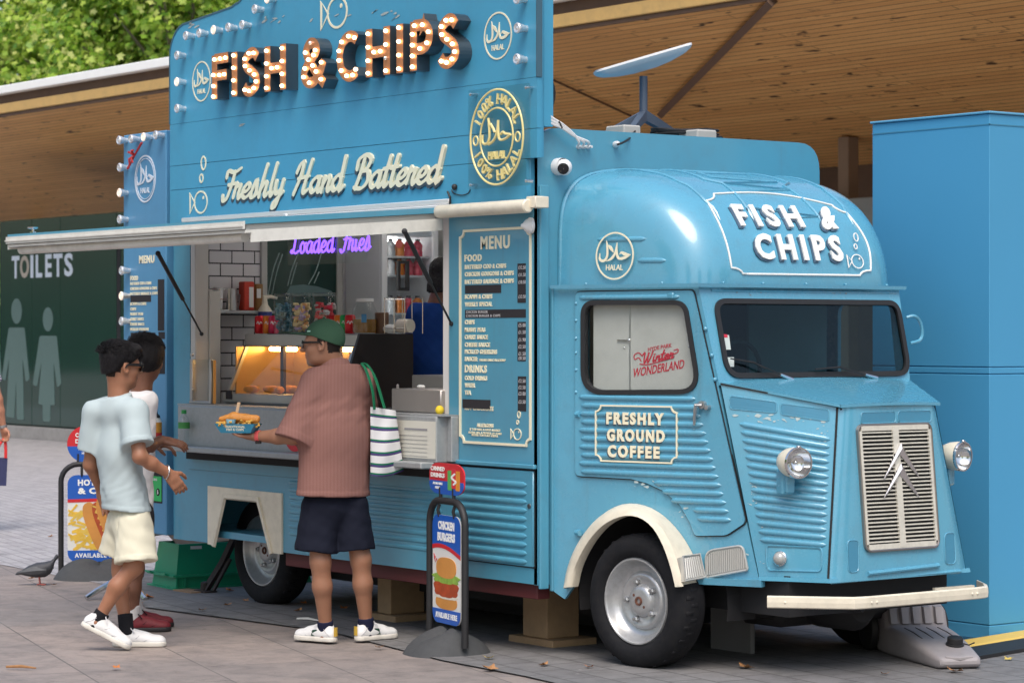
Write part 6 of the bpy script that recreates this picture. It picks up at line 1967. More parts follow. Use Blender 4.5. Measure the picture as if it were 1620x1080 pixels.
t = thing('red_packet', 'red packet with a white panel on the wall shelf', 'packet', onsh(390)); p = onsh(390); b = MB(); b.box(p.x-.03,p.x+.04,p.y-.042,p.y+.036,p.z,p.z+.185,.006); b.build('packet_body', M('red_card', (.50,.035,.015), .5), t); b = MB(); b.box(p.x+.0405,p.x+.0415,p.y-.005,p.y+.028,p.z+.02,p.z+.15); b.build('packet_label', PAPER, t)
t = thing('brown_drum', 'brown cardboard drum with white label, right end of the shelf', 'drum', onsh(407)); p = onsh(407); b = MB(); b.lathe([(0,0),(.036,0),(.036,.17),(0,.172)], p, (0,0,1), 18); b.build('drum_body', M('brown_card_drum', (.26,.13,.035), .6), t); b = MB(); b.obox(p+V(.036,-.01,.11), (.004,.03,.06), None); b.build('drum_label', PAPER, t)
p = onsh(330, .14); t = thing('wire_basket', 'open wire basket with utensils at the left end of the shelf', 'basket', p); b = MB()
for z in (.002, .07, .135):
    b.tube([p+V(-.05,-.09,z), p+V(.05,-.09,z), p+V(.05,.12,z), p+V(-.05,.12,z)], .0025, 5, True)
for dx, dy in ((.05,-.09),(.05,-.02),(.05,.05),(.05,.12),(-.05,-.09),(-.05,.12)): b.tube([p+V(dx,dy,0), p+V(dx,dy,.135)], .0025, 5)
b.build('basket_wires', CHROME, t)
b = MB(); b.obox(p+V(-.01,-.05,.07), (.01,.12,.025), Matrix.Rotation(.6, 3, 'X'), .003); b.top('serving_tongs', BLACK, 'dark tongs leaning in the wire basket', 'tongs', p+V(-.01,-.05,.02))

# sneeze guard, steel bins, papers, bottles on the counter
p0 = U(301, 640, Y=-.02); p1 = U(338, 640, Y=-.02)
sg = thing('sneeze_guard', 'small upright glass screen with steel posts at the left counter end', 'glass screen', V(p0.x, -.02, 1.246))
b = MB(); zt1 = U(301, 568, Y=-.02).z
for x in (p0.x+.01, p1.x-.045): b.box(x, x+.03, -.03, .0, 1.246, zt1, .003)
b.box(p0.x+.01, p1.x-.02, -.035, .005, 1.246, 1.262, .003)
for z in (1.33, 1.55): b.lathe([(.012,0),(.012,.012),(0,.014)], (p0.x+.05,-.03,z), (0,-1,0), 10)
b.build('steel_posts', STEEL, sg)
b = MB(); b.box(p0.x+.02, p1.x-.005, -.018, -.012, 1.262, zt1); b.build('glass', CLEAR, sg)
b = MB(); b.box(p1.x-.005, p1.x+.004, -.022, -.006, 1.25, zt1-.005); b.build('amber_edge', M('amber_edge_strip', (.60,.30,.08), .4), sg)
q0, q1 = U(619, 662, Y=.0), U(697, 662, Y=.0)
BIN = M('brushed_steel_bin', (.40,.37,.35), .38, .6, var=.1, vs=5)
zq = U(650, 615, Y=.0).z
b = MB(); b.box(q0.x, q1.x, .0, .28, 1.247, zq, .006); b.lathe([(.008,0),(.008,.02),(.0,.025)], (q0.x+.02,.03,zq), (0,0,1), 8); b.top('steel_bin', BIN, 'square steel bin at the right end of the counter', 'steel bin', ((q0.x+q1.x)/2, .14, 1.247), 'steel bins on the counter')
q2 = U(651, 610, Y=.42); q3 = U(712, 610, Y=.42); zq2 = U(670, 593, Y=.42).z
b = MB(); b.box(q2.x, min(q3.x+.1, OX1-.03), .42, .70, 1.247, zq2, .006); b.top('steel_bin', BIN, 'taller plain steel bin behind the square one, below the server', 'steel bin', ((q2.x+q3.x)/2, .56, 1.247), 'steel bins on the counter')
b = MB(); b.sphere(V((q0.x+q1.x)/2-.02, .05, zq+.012), .02, 10, 6, 0, (1.6,1,.6)); b.top('paper_napkin', PAPER, 'scrap of white napkin on top of the steel bin', 'napkin', V((q0.x+q1.x)/2-.02, .05, zq))
b = MB(); q = V(OX1-.06, -.02, 1.247); b.sphere(q+V(0,0,.02), .025, 10, 8); b.top('yellow_sponge', M('yellow_sponge', (.75,.55,.03), .7), 'bit of yellow sponge beside the steel bin by the menu panel', 'sponge', q)
# notice taped to the counter front
b = MB(); a_, c_ = U(628, 664, Y=CY-.004), U(680, 727, Y=CY-.004)
b.box(a_.x, c_.x+.05, CY-.004, CY-.001, c_.z+.005, a_.z, 0); n1 = b.build('counter_notice', M('clear_wallet_paper', (.62,.61,.54), .35, var=.08), truck)
b = MB(); a2 = U(640, 678, Y=CY-.005); c2 = U(676, 678, Y=CY-.005)
b.box(a2.x, c2.x, CY-.0065, CY-.005, a2.z-.004, a2.z+.006)
for k in range(7): b.box(a2.x-.10, c2.x, CY-.0065, CY-.005, a2.z-.035-.022*k, a2.z-.033-.022*k)
b.build('print', GREYP, n1)
b = MB(); c = U(466, 683, Y=CY-.003); b.lathe([(.115,0),(.115,.002),(0,.002)], c, (0,-1,0), 28); b.build('round_sticker', M('red_round_sticker', (.62,.03,.04), .5), truck)
# water bottle, sauce bottle
PET = GLASS('pet_plastic', (.88,.92,.92), .04, .6, .5)
p = U(291, 702, Z=.992)
p = V(U(291, 702, Y=CY-.05).x, CY-.05, .992)
wb = thing('water_bottle', 'clear plastic water bottle with green cap and label on the counter ledge', 'bottle', p); hb = .215; r = .036
b = MB(); b.lathe([(0,.003),(r*.8,.0),(r,.012),(r*.95,.05),(r,.06),(r*.95,.075),(r,.085),(r,.145),(r*.8,.17),(r*.42,.19),(r*.38,.20)], p, (0,0,1), 18); b.build('bottle_body', PET, wb)
b = MB(); b.lathe([(r*1.02,.105),(r*1.02,.142)], p, (0,0,1), 18); b.build('bottle_label', M('green_label', (.05,.26,.06), .5, var=.3, vs=60), wb)
b = MB(); b.lathe([(r*.45,.195),(r*.45,.218),(0,.22)], p, (0,0,1), 14); b.build('cap', M('green_cap', (.02,.28,.07), .4), wb)
# small ledge and card on the wing panel
b = MB(); b.box(-4.70, -4.46, WY-.14, WY, .985, 1.0, .003); b.build('wing_ledge', BLUE, wing)
p = V(U(248, 690, Y=WY-.07).x, WY-.07, 1.001)
sb = thing('sauce_bottle', 'squeezy sauce bottle with yellow and red label and black cap', 'bottle', p)
b = MB(); b.lathe([(0,0),(.032,0),(.033,.01),(.033,.12),(.022,.145),(.018,.15)], p, (0,0,1), 16, ms=[0,0,1,0,0]); 
b.build('bottle_body', [M('white_squeezy', (.75,.73,.68), .35), M('yellow_red_label', (.65,.28,.03), .5, var=.5, vs=30)], sb)
b = MB(); b.lathe([(.0336,.03),(.0336,.055)], p, (0,0,1), 16); b.build('label_band', M('red_band', (.5,.02,.02), .5), sb)
b = MB(); b.lathe([(.022,.147),(.022,.16),(.006,.175),(.004,.2),(0,.2)], p, (0,0,1), 12); b.build('cap', BLACK, sb)
a_, c_ = U(240, 734, Y=WY-.002), U(256.5, 796, Y=WY-.002)
b = MB(); b.box(a_.x-.10, c_.x, WY-.003, WY-.0005, c_.z, a_.z); hc = b.build('rating_card', CHALK, wing)
b = MB(); z1 = U(250, 753, Y=WY).z; b.box(a_.x-.09, c_.x-.006, WY-.0045, WY-.0032, c_.z+.012, z1); b.build('green_field', M('bright_green_print', (.03,.46,.12), .5), hc)
b = MB(); c = U(250, 778, Y=WY-.005); b.lathe([(.024,0),(.024,.0012),(0,.0012)], c, (0,-1,0), 20); b.build('black_disc', DARK, hc)
b = MB(); t = fit(text2d('5', bold=.03), h=.026); lay(b, shift2(t, c.x-.009, c.z-.013), frame_fn((0,WY-.0063,0),(1,0,0),(0,0,1),(0,-1,0)), .001); t = fit(text2d('RATING', bold=.02), w=.075, h=.016); lay(b, shift2(t, a_.x+.0, z1-.03), frame_fn((0,WY-.0046,0),(1,0,0),(0,0,1),(0,-1,0)), .001); b.build('print', WHITE_TXT, hc, recalc=False)
# ================================================================== things on the paving
# --- satellite dish on the roof
dc = U(1018, 190, Y=.62)
sd = thing('satellite_dish', 'flat white satellite internet dish on a grey folding stand on the truck roof', 'satellite dish', (-1.05, U(1018, 205, X=-1.05).y, 2.72))
SDX = -1.05; SDY = U(1018, 205, X=SDX).y; bp_ = V(SDX, SDY, 2.72)
SG = M('slate_grey_metal', (.10,.13,.18), .45, .3)
zt_m = U(1018, 118, X=SDX).z; zk = U(1018, 180, X=SDX).z
b = MB(); b.tube([V(bp_.x, SDY, zk-.03), V(bp_.x, SDY, zt_m-.01)], .023, 12); b.build('mast', SG, sd)
apex = V(bp_.x, SDY, zk)
for ex in (U(928, 212, X=-1.15), U(988, 216, X=-.80), U(1108, 214, X=-1.15)):
    e = V(ex.x, ex.y, 2.73); b = MB(); d_ = (e-apex).normalized(); s_ = d_.cross(V(0,0,1)).normalized()
    b.loft([[apex+s_*.02+V(0,0,.02), apex-s_*.02+V(0,0,.02), apex-s_*.02-V(0,0,.04), apex+s_*.02-V(0,0,.04)], [e+s_*.014+V(0,0,.012), e-s_*.014+V(0,0,.012), e-s_*.014-V(0,0,.006), e+s_*.014-V(0,0,.006)]], True, True, 0, False)
    b.build('stand_leg', SG, sd)
pl = [U(938, 119, Y=.55), U(975, 104, Y=.35)]
b = MB()
dpt = (V(SDX,SDY,2.8)-CAM).dot(HD); a_ = U(941, 117, D=dpt); c_ = U(1092, 73, D=dpt); ctr = (a_+c_)/2; ux = (c_-a_).normalized(); hl = (c_-a_).length/2
nn = V(0,0,1)-HD*.05; nn = (nn-ux*nn.dot(ux)).normalized(); vv = nn.cross(ux)
RRp = rrect(-hl, hl, -.17, .17, .05, 5)
front = [ctr+ux*u+vv*v+nn*.012 for u, v in RRp]; mid = [ctr+ux*u+vv*v for u, v in RRp]
b.loft([front, mid], True, False, 0, False); b.add(front, [list(range(len(front)))], 0)
b.build('dish_face', M('white_dish_face', (.88,.88,.88), .35, var=.02), sd)
b = MB(); rings = [mid]
for k, h_ in ((.96,.014),(.85,.03),(.55,.05),(.25,.06)): rings.append([ctr+ux*u*k+vv*v*k-nn*h_ for u, v in RRp])
b.loft(rings, True, False, 0, True); b.add(rings[-1], [list(range(len(mid)))]); b.build('dish_back', M('pale_blue_dish_back', (.52,.60,.68), .4, var=.03), sd)
b = MB()
for i in range(14):
    rr = .14+.05*random.random(); z = 2.73+.013*(i//2)
    b.tube([V(-.93+rr*.8*math.cos(t)+.01*math.sin(3*t+i), SDY+.20+rr*1.3*math.sin(t), z+.006*math.sin(2*t+i)) for t in np.linspace(0, 6.28, 26)[:-1]], .0065, 5, True)
b.top('cable_coil', BLACK, 'coil of black cable lying at the foot of the roof dish', 'cable', V(-.93, SDY+.2, 2.72))
for px, w_ in ((986, .10),(1104, .12)):
    q = U(px, 215, X=-.78); b = MB(); b.box(-.86, -.70, q.y-w_*.6, q.y+w_*.6, 2.72, 2.80, .008)
    b.top('concrete_block', M('pale_concrete_block', (.42,.42,.40), .8), ('pale block on the truck roof edge, left of the coiled cable' if px < 1000 else 'pale block on the truck roof edge, right of the coiled cable'), 'block', V(-.78, q.y, 2.72), 'ballast blocks of the dish')

# --- timber packing under the truck
TIM = M('sawn_timber', (.36,.24,.135), .75, var=.25, vs=7, bmp=.2, bs=40, dirt=.3); TIM2 = M('dark_sawn_timber', (.13,.085,.06), .8, var=.3, vs=7)
def block(px0, px1, pyb, w, label, base_len, side=TIM):
    p = U(px0, pyb, Z=.05); q = U(px1, pyb+3, Z=.05); d_ = V(1,0,0)
    t = thing('timber_block', label, 'timber block', V((p.x+q.x)/2, p.y+.1, 0), 'timber packing under the truck')
    y0 = p.y; x0 = p.x; x1 = x0+(px1-px0)/FOC*14.3/.60
    b = MB(); b.box(x0, x1, y0, y0+w, .045, .345, .004); b.build('block', side, t)
    b = MB(); b.box(x0-.09, x1+.09, y0-.03, y0+w+.05, .0, .044, .003); b.build('base_plank', TIM, t)
block(597, 621, 967, .24, 'pale timber block under the middle of the truck, behind the man in the cap', .3)
block(827, 864, 1003, .22, 'timber block on a plank beneath the front corner of the truck body', .3)
b = MB(); p = U(1110, 1036, Z=0); b.box(p.x-.16, p.x+.16, p.y+.2, p.y+.23, .0, .25, .003); b.top('grey_panel', M('grey_board', (.20,.20,.21), .7), 'grey board standing behind the front wheel under the truck', 'board', V(p.x, p.y+.2, 0))
# --- jack leg (part of truck) and green crate
b = MB(); foot = U(325, 938, Z=.0); topj = V(foot.x+.42, foot.y+.15, .36)
topj = U(352, 890, Y=foot.y+.10)
b.tube([foot+V(0,0,.02), topj, V(topj.x+.12, topj.y+.05, .42)], .026, 4); b.tube([foot+V(.05,.03,.02), topj+V(.05,.03,.03)], .014, 4); b.box(foot.x-.07, foot.x+.07, foot.y-.05, foot.y+.05, .0, .02, .003); b.lathe([(.03,0),(.026,.05),(0,.06)], foot+V(-.01,0,.02), (0,0,1), 8)
b.build('jack_leg', M('rusty_brown_steel', (.045,.035,.033), .55, .3, var=.4, vs=15), truck)
cr = U(277, 934, Z=0)
gc_ = thing('plastic_crate', 'green plastic crate with a cardboard sheet in it, pushed under the truck end', 'crate', cr)
GRNP = M('green_crate_plastic', (.012,.30,.155), .42, var=.12, vs=4, dirt=.2)
CARD = M('brown_cardboard', (.30,.19,.11), .8, var=.15, vs=5)
dl_ = V(.985,.17,0).normalized(); ds = V(-.17,.985,0).normalized()       # long side along the truck
L_, W_, H_ = 1.0, .40, .30
a0_, a1_ = U(277, 934, Z=0), U(243, 927, Z=0)
ds = (a1_-a0_); W_ = max(.38, ds.length*.9); ds.normalize(); dl_ = V(ds.y, -ds.x, 0); dl_ = dl_ if dl_.x > 0 else -dl_
ds2 = ds
def CP(u, v, z): return cr+dl_*u+ds2*v+V(0,0,z)
b = MB()
tp = .04
o_ = [CP(0,0,.0), CP(L_,0,0), CP(L_,W_,0), CP(0,W_,0)]; ot = [CP(tp,tp*.7,H_), CP(L_-tp,tp*.7,H_), CP(L_-tp,W_-tp*.7,H_), CP(tp,W_-tp*.7,H_)]
it = [CP(tp+.02,tp*.7+.02,H_), CP(L_-tp-.02,tp*.7+.02,H_), CP(L_-tp-.02,W_-tp*.7-.02,H_), CP(tp+.02,W_-tp*.7-.02,H_)]; ib = [CP(.03,.03,.03), CP(L_-.03,.03,.03), CP(L_-.03,W_-.03,.03), CP(.03,W_-.03,.03)]
b.loft([o_, ot, it, ib], True, False, 0, False); b.add(ib, [(0,1,2,3)])
for z in (.0, .085):
    q = .012
    b.sweep([CP(-q,-q,z+.01), CP(L_+q,-q,z+.01), CP(L_+q,W_+q,z+.01), CP(-q,W_+q,z+.01)], [(-.012,-.008),(.012,-.008),(.012,.008),(-.012,.008)], (0,0,1), True)
for u in (.0, .06, .5, .94): b.prism([CP(u,-.016,0), CP(u+.012,-.016,0), CP(u+.012,-.016,.09), CP(u,-.016,.09)], ds2*.02)
for v in (.05, .3): b.prism([CP(-.016,v,.09), CP(-.05,v,.10), CP(-.05,v+.08,.10), CP(-.016,v+.08,.09)], (0,0,.012))
b.build('crate_body', GRNP, gc_)
b = MB(); b.prism([CP(.12,.024,.265), CP(.20,.024,.265), CP(.20,.024,.285), CP(.12,.024,.285)], ds2*-.004); b.build('crate_label', PAPER, gc_)
cb = thing('cardboard_box', 'torn brown cardboard box sticking out of the green crate', 'cardboard', CP(.4,.2,.28))
b = MB(); b.add([CP(.05,.06,.29), CP(.85,.05,.33), CP(.85,.30,.42), CP(.05,.36,.40)], [(0,1,2,3)]); b.add([CP(.05,.06,.285), CP(.85,.05,.325), CP(.85,.30,.415), CP(.05,.36,.395)], [(0,3,2,1)])
b.build('box_inside', CARD, cb)
b = MB(); b.prism([CP(-.22,.42,.30), CP(.10,.38,.34), CP(.55,.30,.415), CP(.55,.26,.405), CP(.05,.30,.36), CP(-.22,.36,.31)], (0,0,.006)); b.build('box_flap', M('pale_card', (.48,.38,.30), .8), cb)
b = MB(); q = U(288, 938, Z=0); b.prism([q+V(-.12,0,.004), q+V(.12,.0,.004), q+V(.12,.12,.004), q+V(-.12,.12,.004)], (0,0,.012)); b.top('cardboard_scrap', CARD, 'flat scrap of cardboard on the ground before the green crate', 'cardboard', q)

# --- waste water tank
tk = U(1500, 1062, Z=0)
tank = thing('waste_water_tank', 'grey moulded wheeled waste water tank with black cap under the bumper', 'water tank', tk)
TG = M('grey_tank_plastic', (.33,.305,.315), .5, var=.1, vs=6, dirt=.2, bmp=.1, bs=80)
f_ = (-HD*.98+RT*.18).normalized(); s_ = V(-f_.y, f_.x, 0)       # forward (towards the viewer), s to the right
O_ = U(1519, 1061, Z=0)
def TK(u, v, z): return O_ + s_*u - f_*v + V(0,0,z)
st = [(-.005,.035,.05,.085),(.0,.025,.062,.105),(.03,.012,.072,.118),(.16,.008,.098,.135),(.30,.006,.122,.150),(.45,.006,.142,.162),(.62,.006,.155,.172),(.66,.006,.168,.174),(.69,.006,.25,.172),(.73,.006,.268,.170),(.92,.006,.268,.165),(.97,.03,.24,.155)]
rings = []
for v, zb, zt, hw_ in st:
    r = min(.035, (zt-zb)*.35); rings.append([TK(u, v, z) for u, z in rrect(-hw_, hw_, zb, zt, max(.004, r), 4)])
b = MB(); b.loft(rings, True, True, 0, True)
for u in (-.125,-.062,0,.062,.125):
    b.loft([[TK(u-.024,.655,.17), TK(u+.024,.655,.17), TK(u+.018,.635,.168), TK(u-.018,.635,.168)], [TK(u-.024,.70,.255), TK(u+.024,.70,.255), TK(u+.018,.665,.25), TK(u-.018,.665,.25)]], True, True, 0, False)
b.tube([TK(-.07,.015,.066), TK(0,.0,.062), TK(.07,.015,.066)], .010, 6)
b.build('tank_body', TG, tank, 50)
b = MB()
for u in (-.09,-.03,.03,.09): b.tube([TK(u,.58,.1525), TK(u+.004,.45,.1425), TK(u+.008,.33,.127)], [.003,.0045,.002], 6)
b.build('groove_shadow_line', M('groove_shade_tone', (.14,.13,.135), .7), tank)  # dark lines on the surface stand for shade in the grooves
b = MB(); p = TK(.045,.20,.104); n_ = V(0,0,1)+f_*.2; b.lathe([(.046,0),(.046,.010),(.040,.012),(.040,.040),(.035,.043),(.0,.041)], p, n_, 20); b.tube([p+V(0,0,.01)+s_*.04, p+s_*.075+V(0,0,.0), p+s_*.105+V(0,0,.012)], .0035, 5); b.build('cap', BLACK, tank)
for sgn in (-1, 1):
    b = MB(); p = TK(sgn*.19,.86,.125); b.lathe([(.0,.03),(.09,.03),(.115,.02),(.12,.005),(.12,-.012),(.09,-.02),(0,-.02)], p, s_*sgn, 24); b.build('wheel', BLACK, tank)
b = MB(); p = TK(.05,.80,.268); b.lathe([(.018,0),(.018,.04),(.012,.055),(0,.055)], p, (0,0,1), 10); b.build('yellow_valve', M('yellow_valve', (.7,.5,.02), .4), tank)

# --- pavement signs
SIGNBLUE = M('sign_blue_print', (.012,.10,.46), .35, var=.05); SIGNRED = M('sign_red_print', (.58,.02,.03), .35, var=.05); SIGNWHITE = M('sign_white_print', (.72,.72,.70), .35, var=.08, vs=4)
RUB = M('recycled_rubber_base', (.055,.058,.062), .8, var=.25, vs=40, bmp=.4, bs=180)
def burger(b, f, cx, cz, w, h, mats0):
    """layered print of a bun, salad, patty, sauce; materials m: bun, salad, patty, mayo"""
    def blob(x0, x1, z0, z1, m, l, n=26, wob=.0, sq=2.5):
        pts = []
        for k in range(n):
            a = 2*math.pi*k/n; c_, s_ = math.cos(a), math.sin(a)
            r = 1+wob*math.sin(7*a+cx*9)+wob*.6*math.sin(13*a)
            pts.append(((x0+x1)/2+(x1-x0)/2*r*math.copysign(abs(c_)**(2/sq), c_), (z0+z1)/2+(z1-z0)/2*r*math.copysign(abs(s_)**(2/sq), s_)))
        plate(b, pts, [], f, 0, l, m)
    blob(cx-w*.46, cx+w*.46, cz-h*.5, cz-h*.22, 0, .0015)
    blob(cx-w*.48, cx+w*.48, cz-h*.30, cz-h*.2, 3, .0020, 30, .06)
    blob(cx-w*.52, cx+w*.5, cz-h*.26, cz+h*.08, 2, .0025, 40, .05, 3)
    blob(cx-w*.56, cx+w*.54, cz+h*.0, cz+h*.2, 1, .0030, 44, .09, 3)
    blob(cx-w*.42, cx+w*.42, cz+h*.1, cz+h*.5, 0, .0035, 30, 0, 2.6)
BUN = M('bun_print', (.62,.27,.06), .4, var=.3, vs=6); SAL = M('salad_print', (.25,.42,.06), .4, var=.6, vs=35); PAT = M('patty_print', (.40,.06,.015), .4, var=.6, vs=25); MAY = M('mayo_print', (.72,.68,.58), .4, var=.2, vs=40)
CHIP = M('chips_print', (.75,.47,.06), .4, var=.35, vs=16); SAUS = M('sausage_print', (.42,.07,.02), .4, var=.6, vs=30); MUST = M('mustard_print', (.72,.50,.10), .4)
def pavement_sign(label, base, dirv, W, H0, H1, kind, topper):
    """frame stands along dirv; seen face is to the right-hand side of dirv's normal towards the camera"""
    base = Vector(base); d = Vector(dirv).normalized(); n = V(-d.y, d.x, 0)
    if n.dot(CAM-base) < 0: n = -n
    ud = n.cross(V(0,0,1)); ud = V(0,0,1).cross(n)                # reading direction
    t = thing('pavement_sign', label, 'pavement sign', base, 'swinging pavement signs')
    f = lambda u, v, w: base + ud*u + V(0,0,v) + n*w
    # saddle-shaped rubber foot
    b = MB()
    Lx, Ly = (W*.50, .23) if kind == 'burger' else (W*.60, .26)
    def foot(u, v):
        a = 2*math.pi*u; r = v
        x = Lx*r*math.copysign(abs(math.cos(a))**.85, math.cos(a)); y = Ly*r*math.copysign(abs(math.sin(a))**.85, math.sin(a))
        z = .090*(1-r**2.2)*(1-.35*abs(math.sin(a))) + .03*(1-r**8) + .03*abs(math.cos(a))*(r*(1-r)*4)
        return f(x, max(z, .0), y)
    b.grid(lambda u, v: foot(u, 1-v), 40, 10); b.build('base', RUB, t, 70)
    b = MB(); hw_ = W/2
    path = [f(-hw_,.05,0), f(-hw_,H1-.12,0)] + [f(-hw_+.12-.12*math.cos(a), H1-.12+.12*math.sin(a), 0) for a in np.linspace(.2, math.pi/2, 6)] + [f(hw_-.12+.12*math.sin(a), H1-.12+.12*math.cos(a), 0) for a in np.linspace(0, math.pi/2-.2, 6)] + [f(hw_,H1-.12,0), f(hw_,.05,0)]
    b.tube(path, .019, 10); b.build('frame', BLACK, t)
    b = MB(); pw = hw_-.045
    for s in (-1, 1): b.tube([f(s*pw*.55, H1-.02, 0), f(s*pw*.55, H1-.05, .01), f(s*pw*.55, H1-.085, 0)], .009, 6)
    b.build_each('hook', BLACK, t)
    z0, z1 = H0, H1-.075
    b = MB(); plate(b, rrect(-pw, pw, z0, z1, .06, 5), [], f, -.004, .004); pan = b.build('panel', SIGNWHITE, t)
    zb = z1-(z1-z0)*(.28 if kind == 'hotdog' else .31)
    b = MB(); arc_ = [(-pw+2*pw*k/12, zb+(.0 if kind == 'hotdog' else .02)*0+ (.045*math.sin(math.pi*(k/12)*.75+.9)-.02 if kind == 'burger' else .012*k/12)) for k in range(13)]
    top_ = [p for p in rrect(-pw, pw, z0, z1, .06, 5) if p[1] > z1-.07]
    plate(b, [(pw, arc_[-1][1])]+top_+[(-pw, arc_[0][1])]+arc_[1:-1], [], f, .004, .0055); b.build('blue_header', SIGNBLUE, pan)
    b = MB(); plate(b, [(p[0], p[1]) for p in arc_]+[(p[0], p[1]-.022) for p in arc_[::-1]], [], f, .004, .006); b.build('red_band', SIGNRED, pan)
    zf = z0+(z1-z0)*.13
    b = MB(); bot = [p for p in rrect(-pw, pw, z0, z1, .06, 5) if p[1] < z0+.07]; plate(b, [(-pw, zf)]+bot+[(pw, zf)], [], f, .004, .0055); b.build('blue_footer', SIGNBLUE, pan)
    b = MB()
    lines = ('CHICKEN','BURGERS') if kind == 'burger' else ('HOT DOGS','& CHIPS')
    for i, s in enumerate(lines):
        hh = (z1-zb)*.26; w_ = pw*(1.25 if kind == 'burger' else 1.35)*(.92 if i == 0 and kind == 'burger' else 1)
        tx = fit(text2d(s, bold=.05, spacing=1.1), w=w_, h=hh); b = MB(); lay(b, shift2(tx, -w_/2, z1-(z1-zb)*(.44+.34*i)), lambda u, v, w: f(u, v, .0055+w), .0015); b.build('lettering', WHITE_TXT, pan, recalc=False)
    b = MB(); tx = fit(text2d('AVAILABLE HERE', bold=.04, spacing=1.2), w=pw*1.55, h=(zf-z0)*.40); lay(b, shift2(tx, -pw*.775, z0+(zf-z0)*.36), lambda u, v, w: f(u, v, .0055+w), .0015)
    b.build('lettering', WHITE_TXT, pan, recalc=False)
    b = MB(); fb_ = lambda u, v, w: f(u, v, .004+w)
    mid_ = (zb+zf)/2-.01
    if kind == 'burger':
        burger(b, fb_, .0, mid_-.012, pw*1.68, (zb-zf)*.86, None)
        b.build('food_picture', [BUN, SAL, PAT, MAY], pan)
        b = MB()
        for a in (.5, .9, 1.3): plate(b, [(-pw*.8+.05*math.cos(a+1.2)*.3, zb-.06+.02*a-.03), (-pw*.8+.02+.05*math.cos(a+1.2), zb-.05+.03*a-.02), (-pw*.8+.03+.05*math.cos(a+1.2), zb-.055+.03*a-.02)], [], fb_, 0, .002)
        b.build('red_dash', SIGNRED, pan)
    else:
        rnd = random.Random(3)
        for k in range(60):
            x = -pw+.02+rnd.random()*pw*1.05; z = zf+.02+rnd.random()*(zb-zf)*.78; a = rnd.uniform(-.9, .9); l = rnd.uniform(.06,.11); w_ = .017
            if z > zf+(zb-zf)*(.85-.25*(x+pw)/pw): continue
            pts = [(x+l*ca*math.cos(a)-w_*sa*math.sin(a), z+l*ca*math.sin(a)+w_*sa*math.cos(a)) for ca, sa in ((-.5,-.5),(.5,-.5),(.55,0),(.5,.5),(-.5,.5),(-.55,0))]
            pts = [(min(max(p[0], -pw+.004), pw-.004), p[1]) for p in pts]
            plate(b, pts, [], fb_, 0, .001+.00003*k, 0 if k % 3 else 1)
        def rot(p, cx, cz, a): return (cx+p[0]*math.cos(a)-p[1]*math.sin(a), cz+p[0]*math.sin(a)+p[1]*math.cos(a))
        cx, cz_, a = pw*.18, mid_-.0, math.radians(112)
        L2 = (zb-zf)*.56
        for (dx, dy, lx, ly, m, l) in ((0,.055,L2,.062,2,.004),(0,.0,L2*.9,.05,3,.0046),(0,-.055,L2*1.02,.075,2,.0052)):
            pts = [rot((dx+lx*math.copysign(abs(math.cos(t))**.7, math.cos(t)), dy+ly*math.copysign(abs(math.sin(t))**.8, math.sin(t))), cx, cz_, a) for t in np.linspace(0, 2*math.pi, 33)[:-1]]
            pts = [(min(max(p[0], -pw+.004), pw-.004), min(max(p[1], zf+.004), zb+.06)) for p in pts]
            plate(b, pts, [], fb_, 0, l, m)
        zig = [rot((L2*.8*(1-2*k/14), .012*(-1)**k+.01), cx, cz_, a) for k in range(15)]
        lay(b, stroke2d([zig], .010), fb_, .0051, 4)
        b.build('food_picture', [CHIP, MUST, BUN, SAUS, MUST], pan)
    # round topper on the frame
    b = MB(); tr = topper; zc_ = H1+.035+tr*.82; f_base = f; kx_ = 2.0 if kind == 'burger' else 1.0; f = lambda u, v, w: f_base(u*kx_, v, w)
    if kind == 'burger': o_ = rrect(-tr*1.05, tr*1.05, zc_-tr*.82, zc_+tr*.82, tr*.55, 7)
    else: o_ = arc2(-hw_*.36, zc_, tr, tr, 0, 360, 36)[:-1]
    cx0 = 0 if kind == 'burger' else -hw_*.36
    plate(b, o_, [], f, -.004, .004); tp_ = b.build('topper', SIGNRED, t)
    b = MB(); zs_ = zc_-tr*.12
    low = [p for p in o_ if p[1] < zs_]
    low.sort(key=lambda p: -math.atan2(p[0]-cx0, -(p[1]-zc_)))
    plate(b, [(min(p[0] for p in o_)+.004, zs_)]+[p for p in low[::-1]]+[(max(p[0] for p in o_)-.004, zs_)], [], f, .004, .0055); b.build('blue_half', SIGNBLUE, tp_)
    b = MB(); xo = -tr*.95 if kind == 'burger' else cx0-tr*.55
    wk = tr*(.85 if kind == 'burger' else 1.1)
    for s, z, h_ in (('CANNED', zc_+tr*.38, .24),('DRINKS', zc_+tr*.04, .24)): tx = fit(text2d(s, bold=.04), w=wk, h=tr*h_); lay(b, shift2(tx, xo, z), lambda u, v, w: f(u, v, .0055+w), .0015)
    for s, z in (('AVAILABLE', zc_-tr*.34),('HERE', zc_-tr*.56)): w2 = wk*(.7 if s == 'AVAILABLE' else .35); tx = fit(text2d(s, bold=.03), w=w2, h=tr*.13); lay(b, shift2(tx, xo+wk*.5-w2/2, z), lambda u, v, w: f(u, v, .0056+w), .0015)
    b.build('lettering', WHITE_TXT, tp_, recalc=False)
    b = MB()
    x0 = tr*.22 if kind == 'burger' else cx0+tr*.62
    for i, m in enumerate((0, 2, 1)):
        xx = x0+i*tr*.24; zz = zc_+tr*(-.05+.1*(i == 1))
        plate(b, rrect(xx-tr*.13, xx+tr*.13, zz-tr*.52, zz+tr*.52, tr*.06, 3), [], lambda u, v, w: f(u, v, .0056+w), 0, .001+.0006*(i == 1), m)
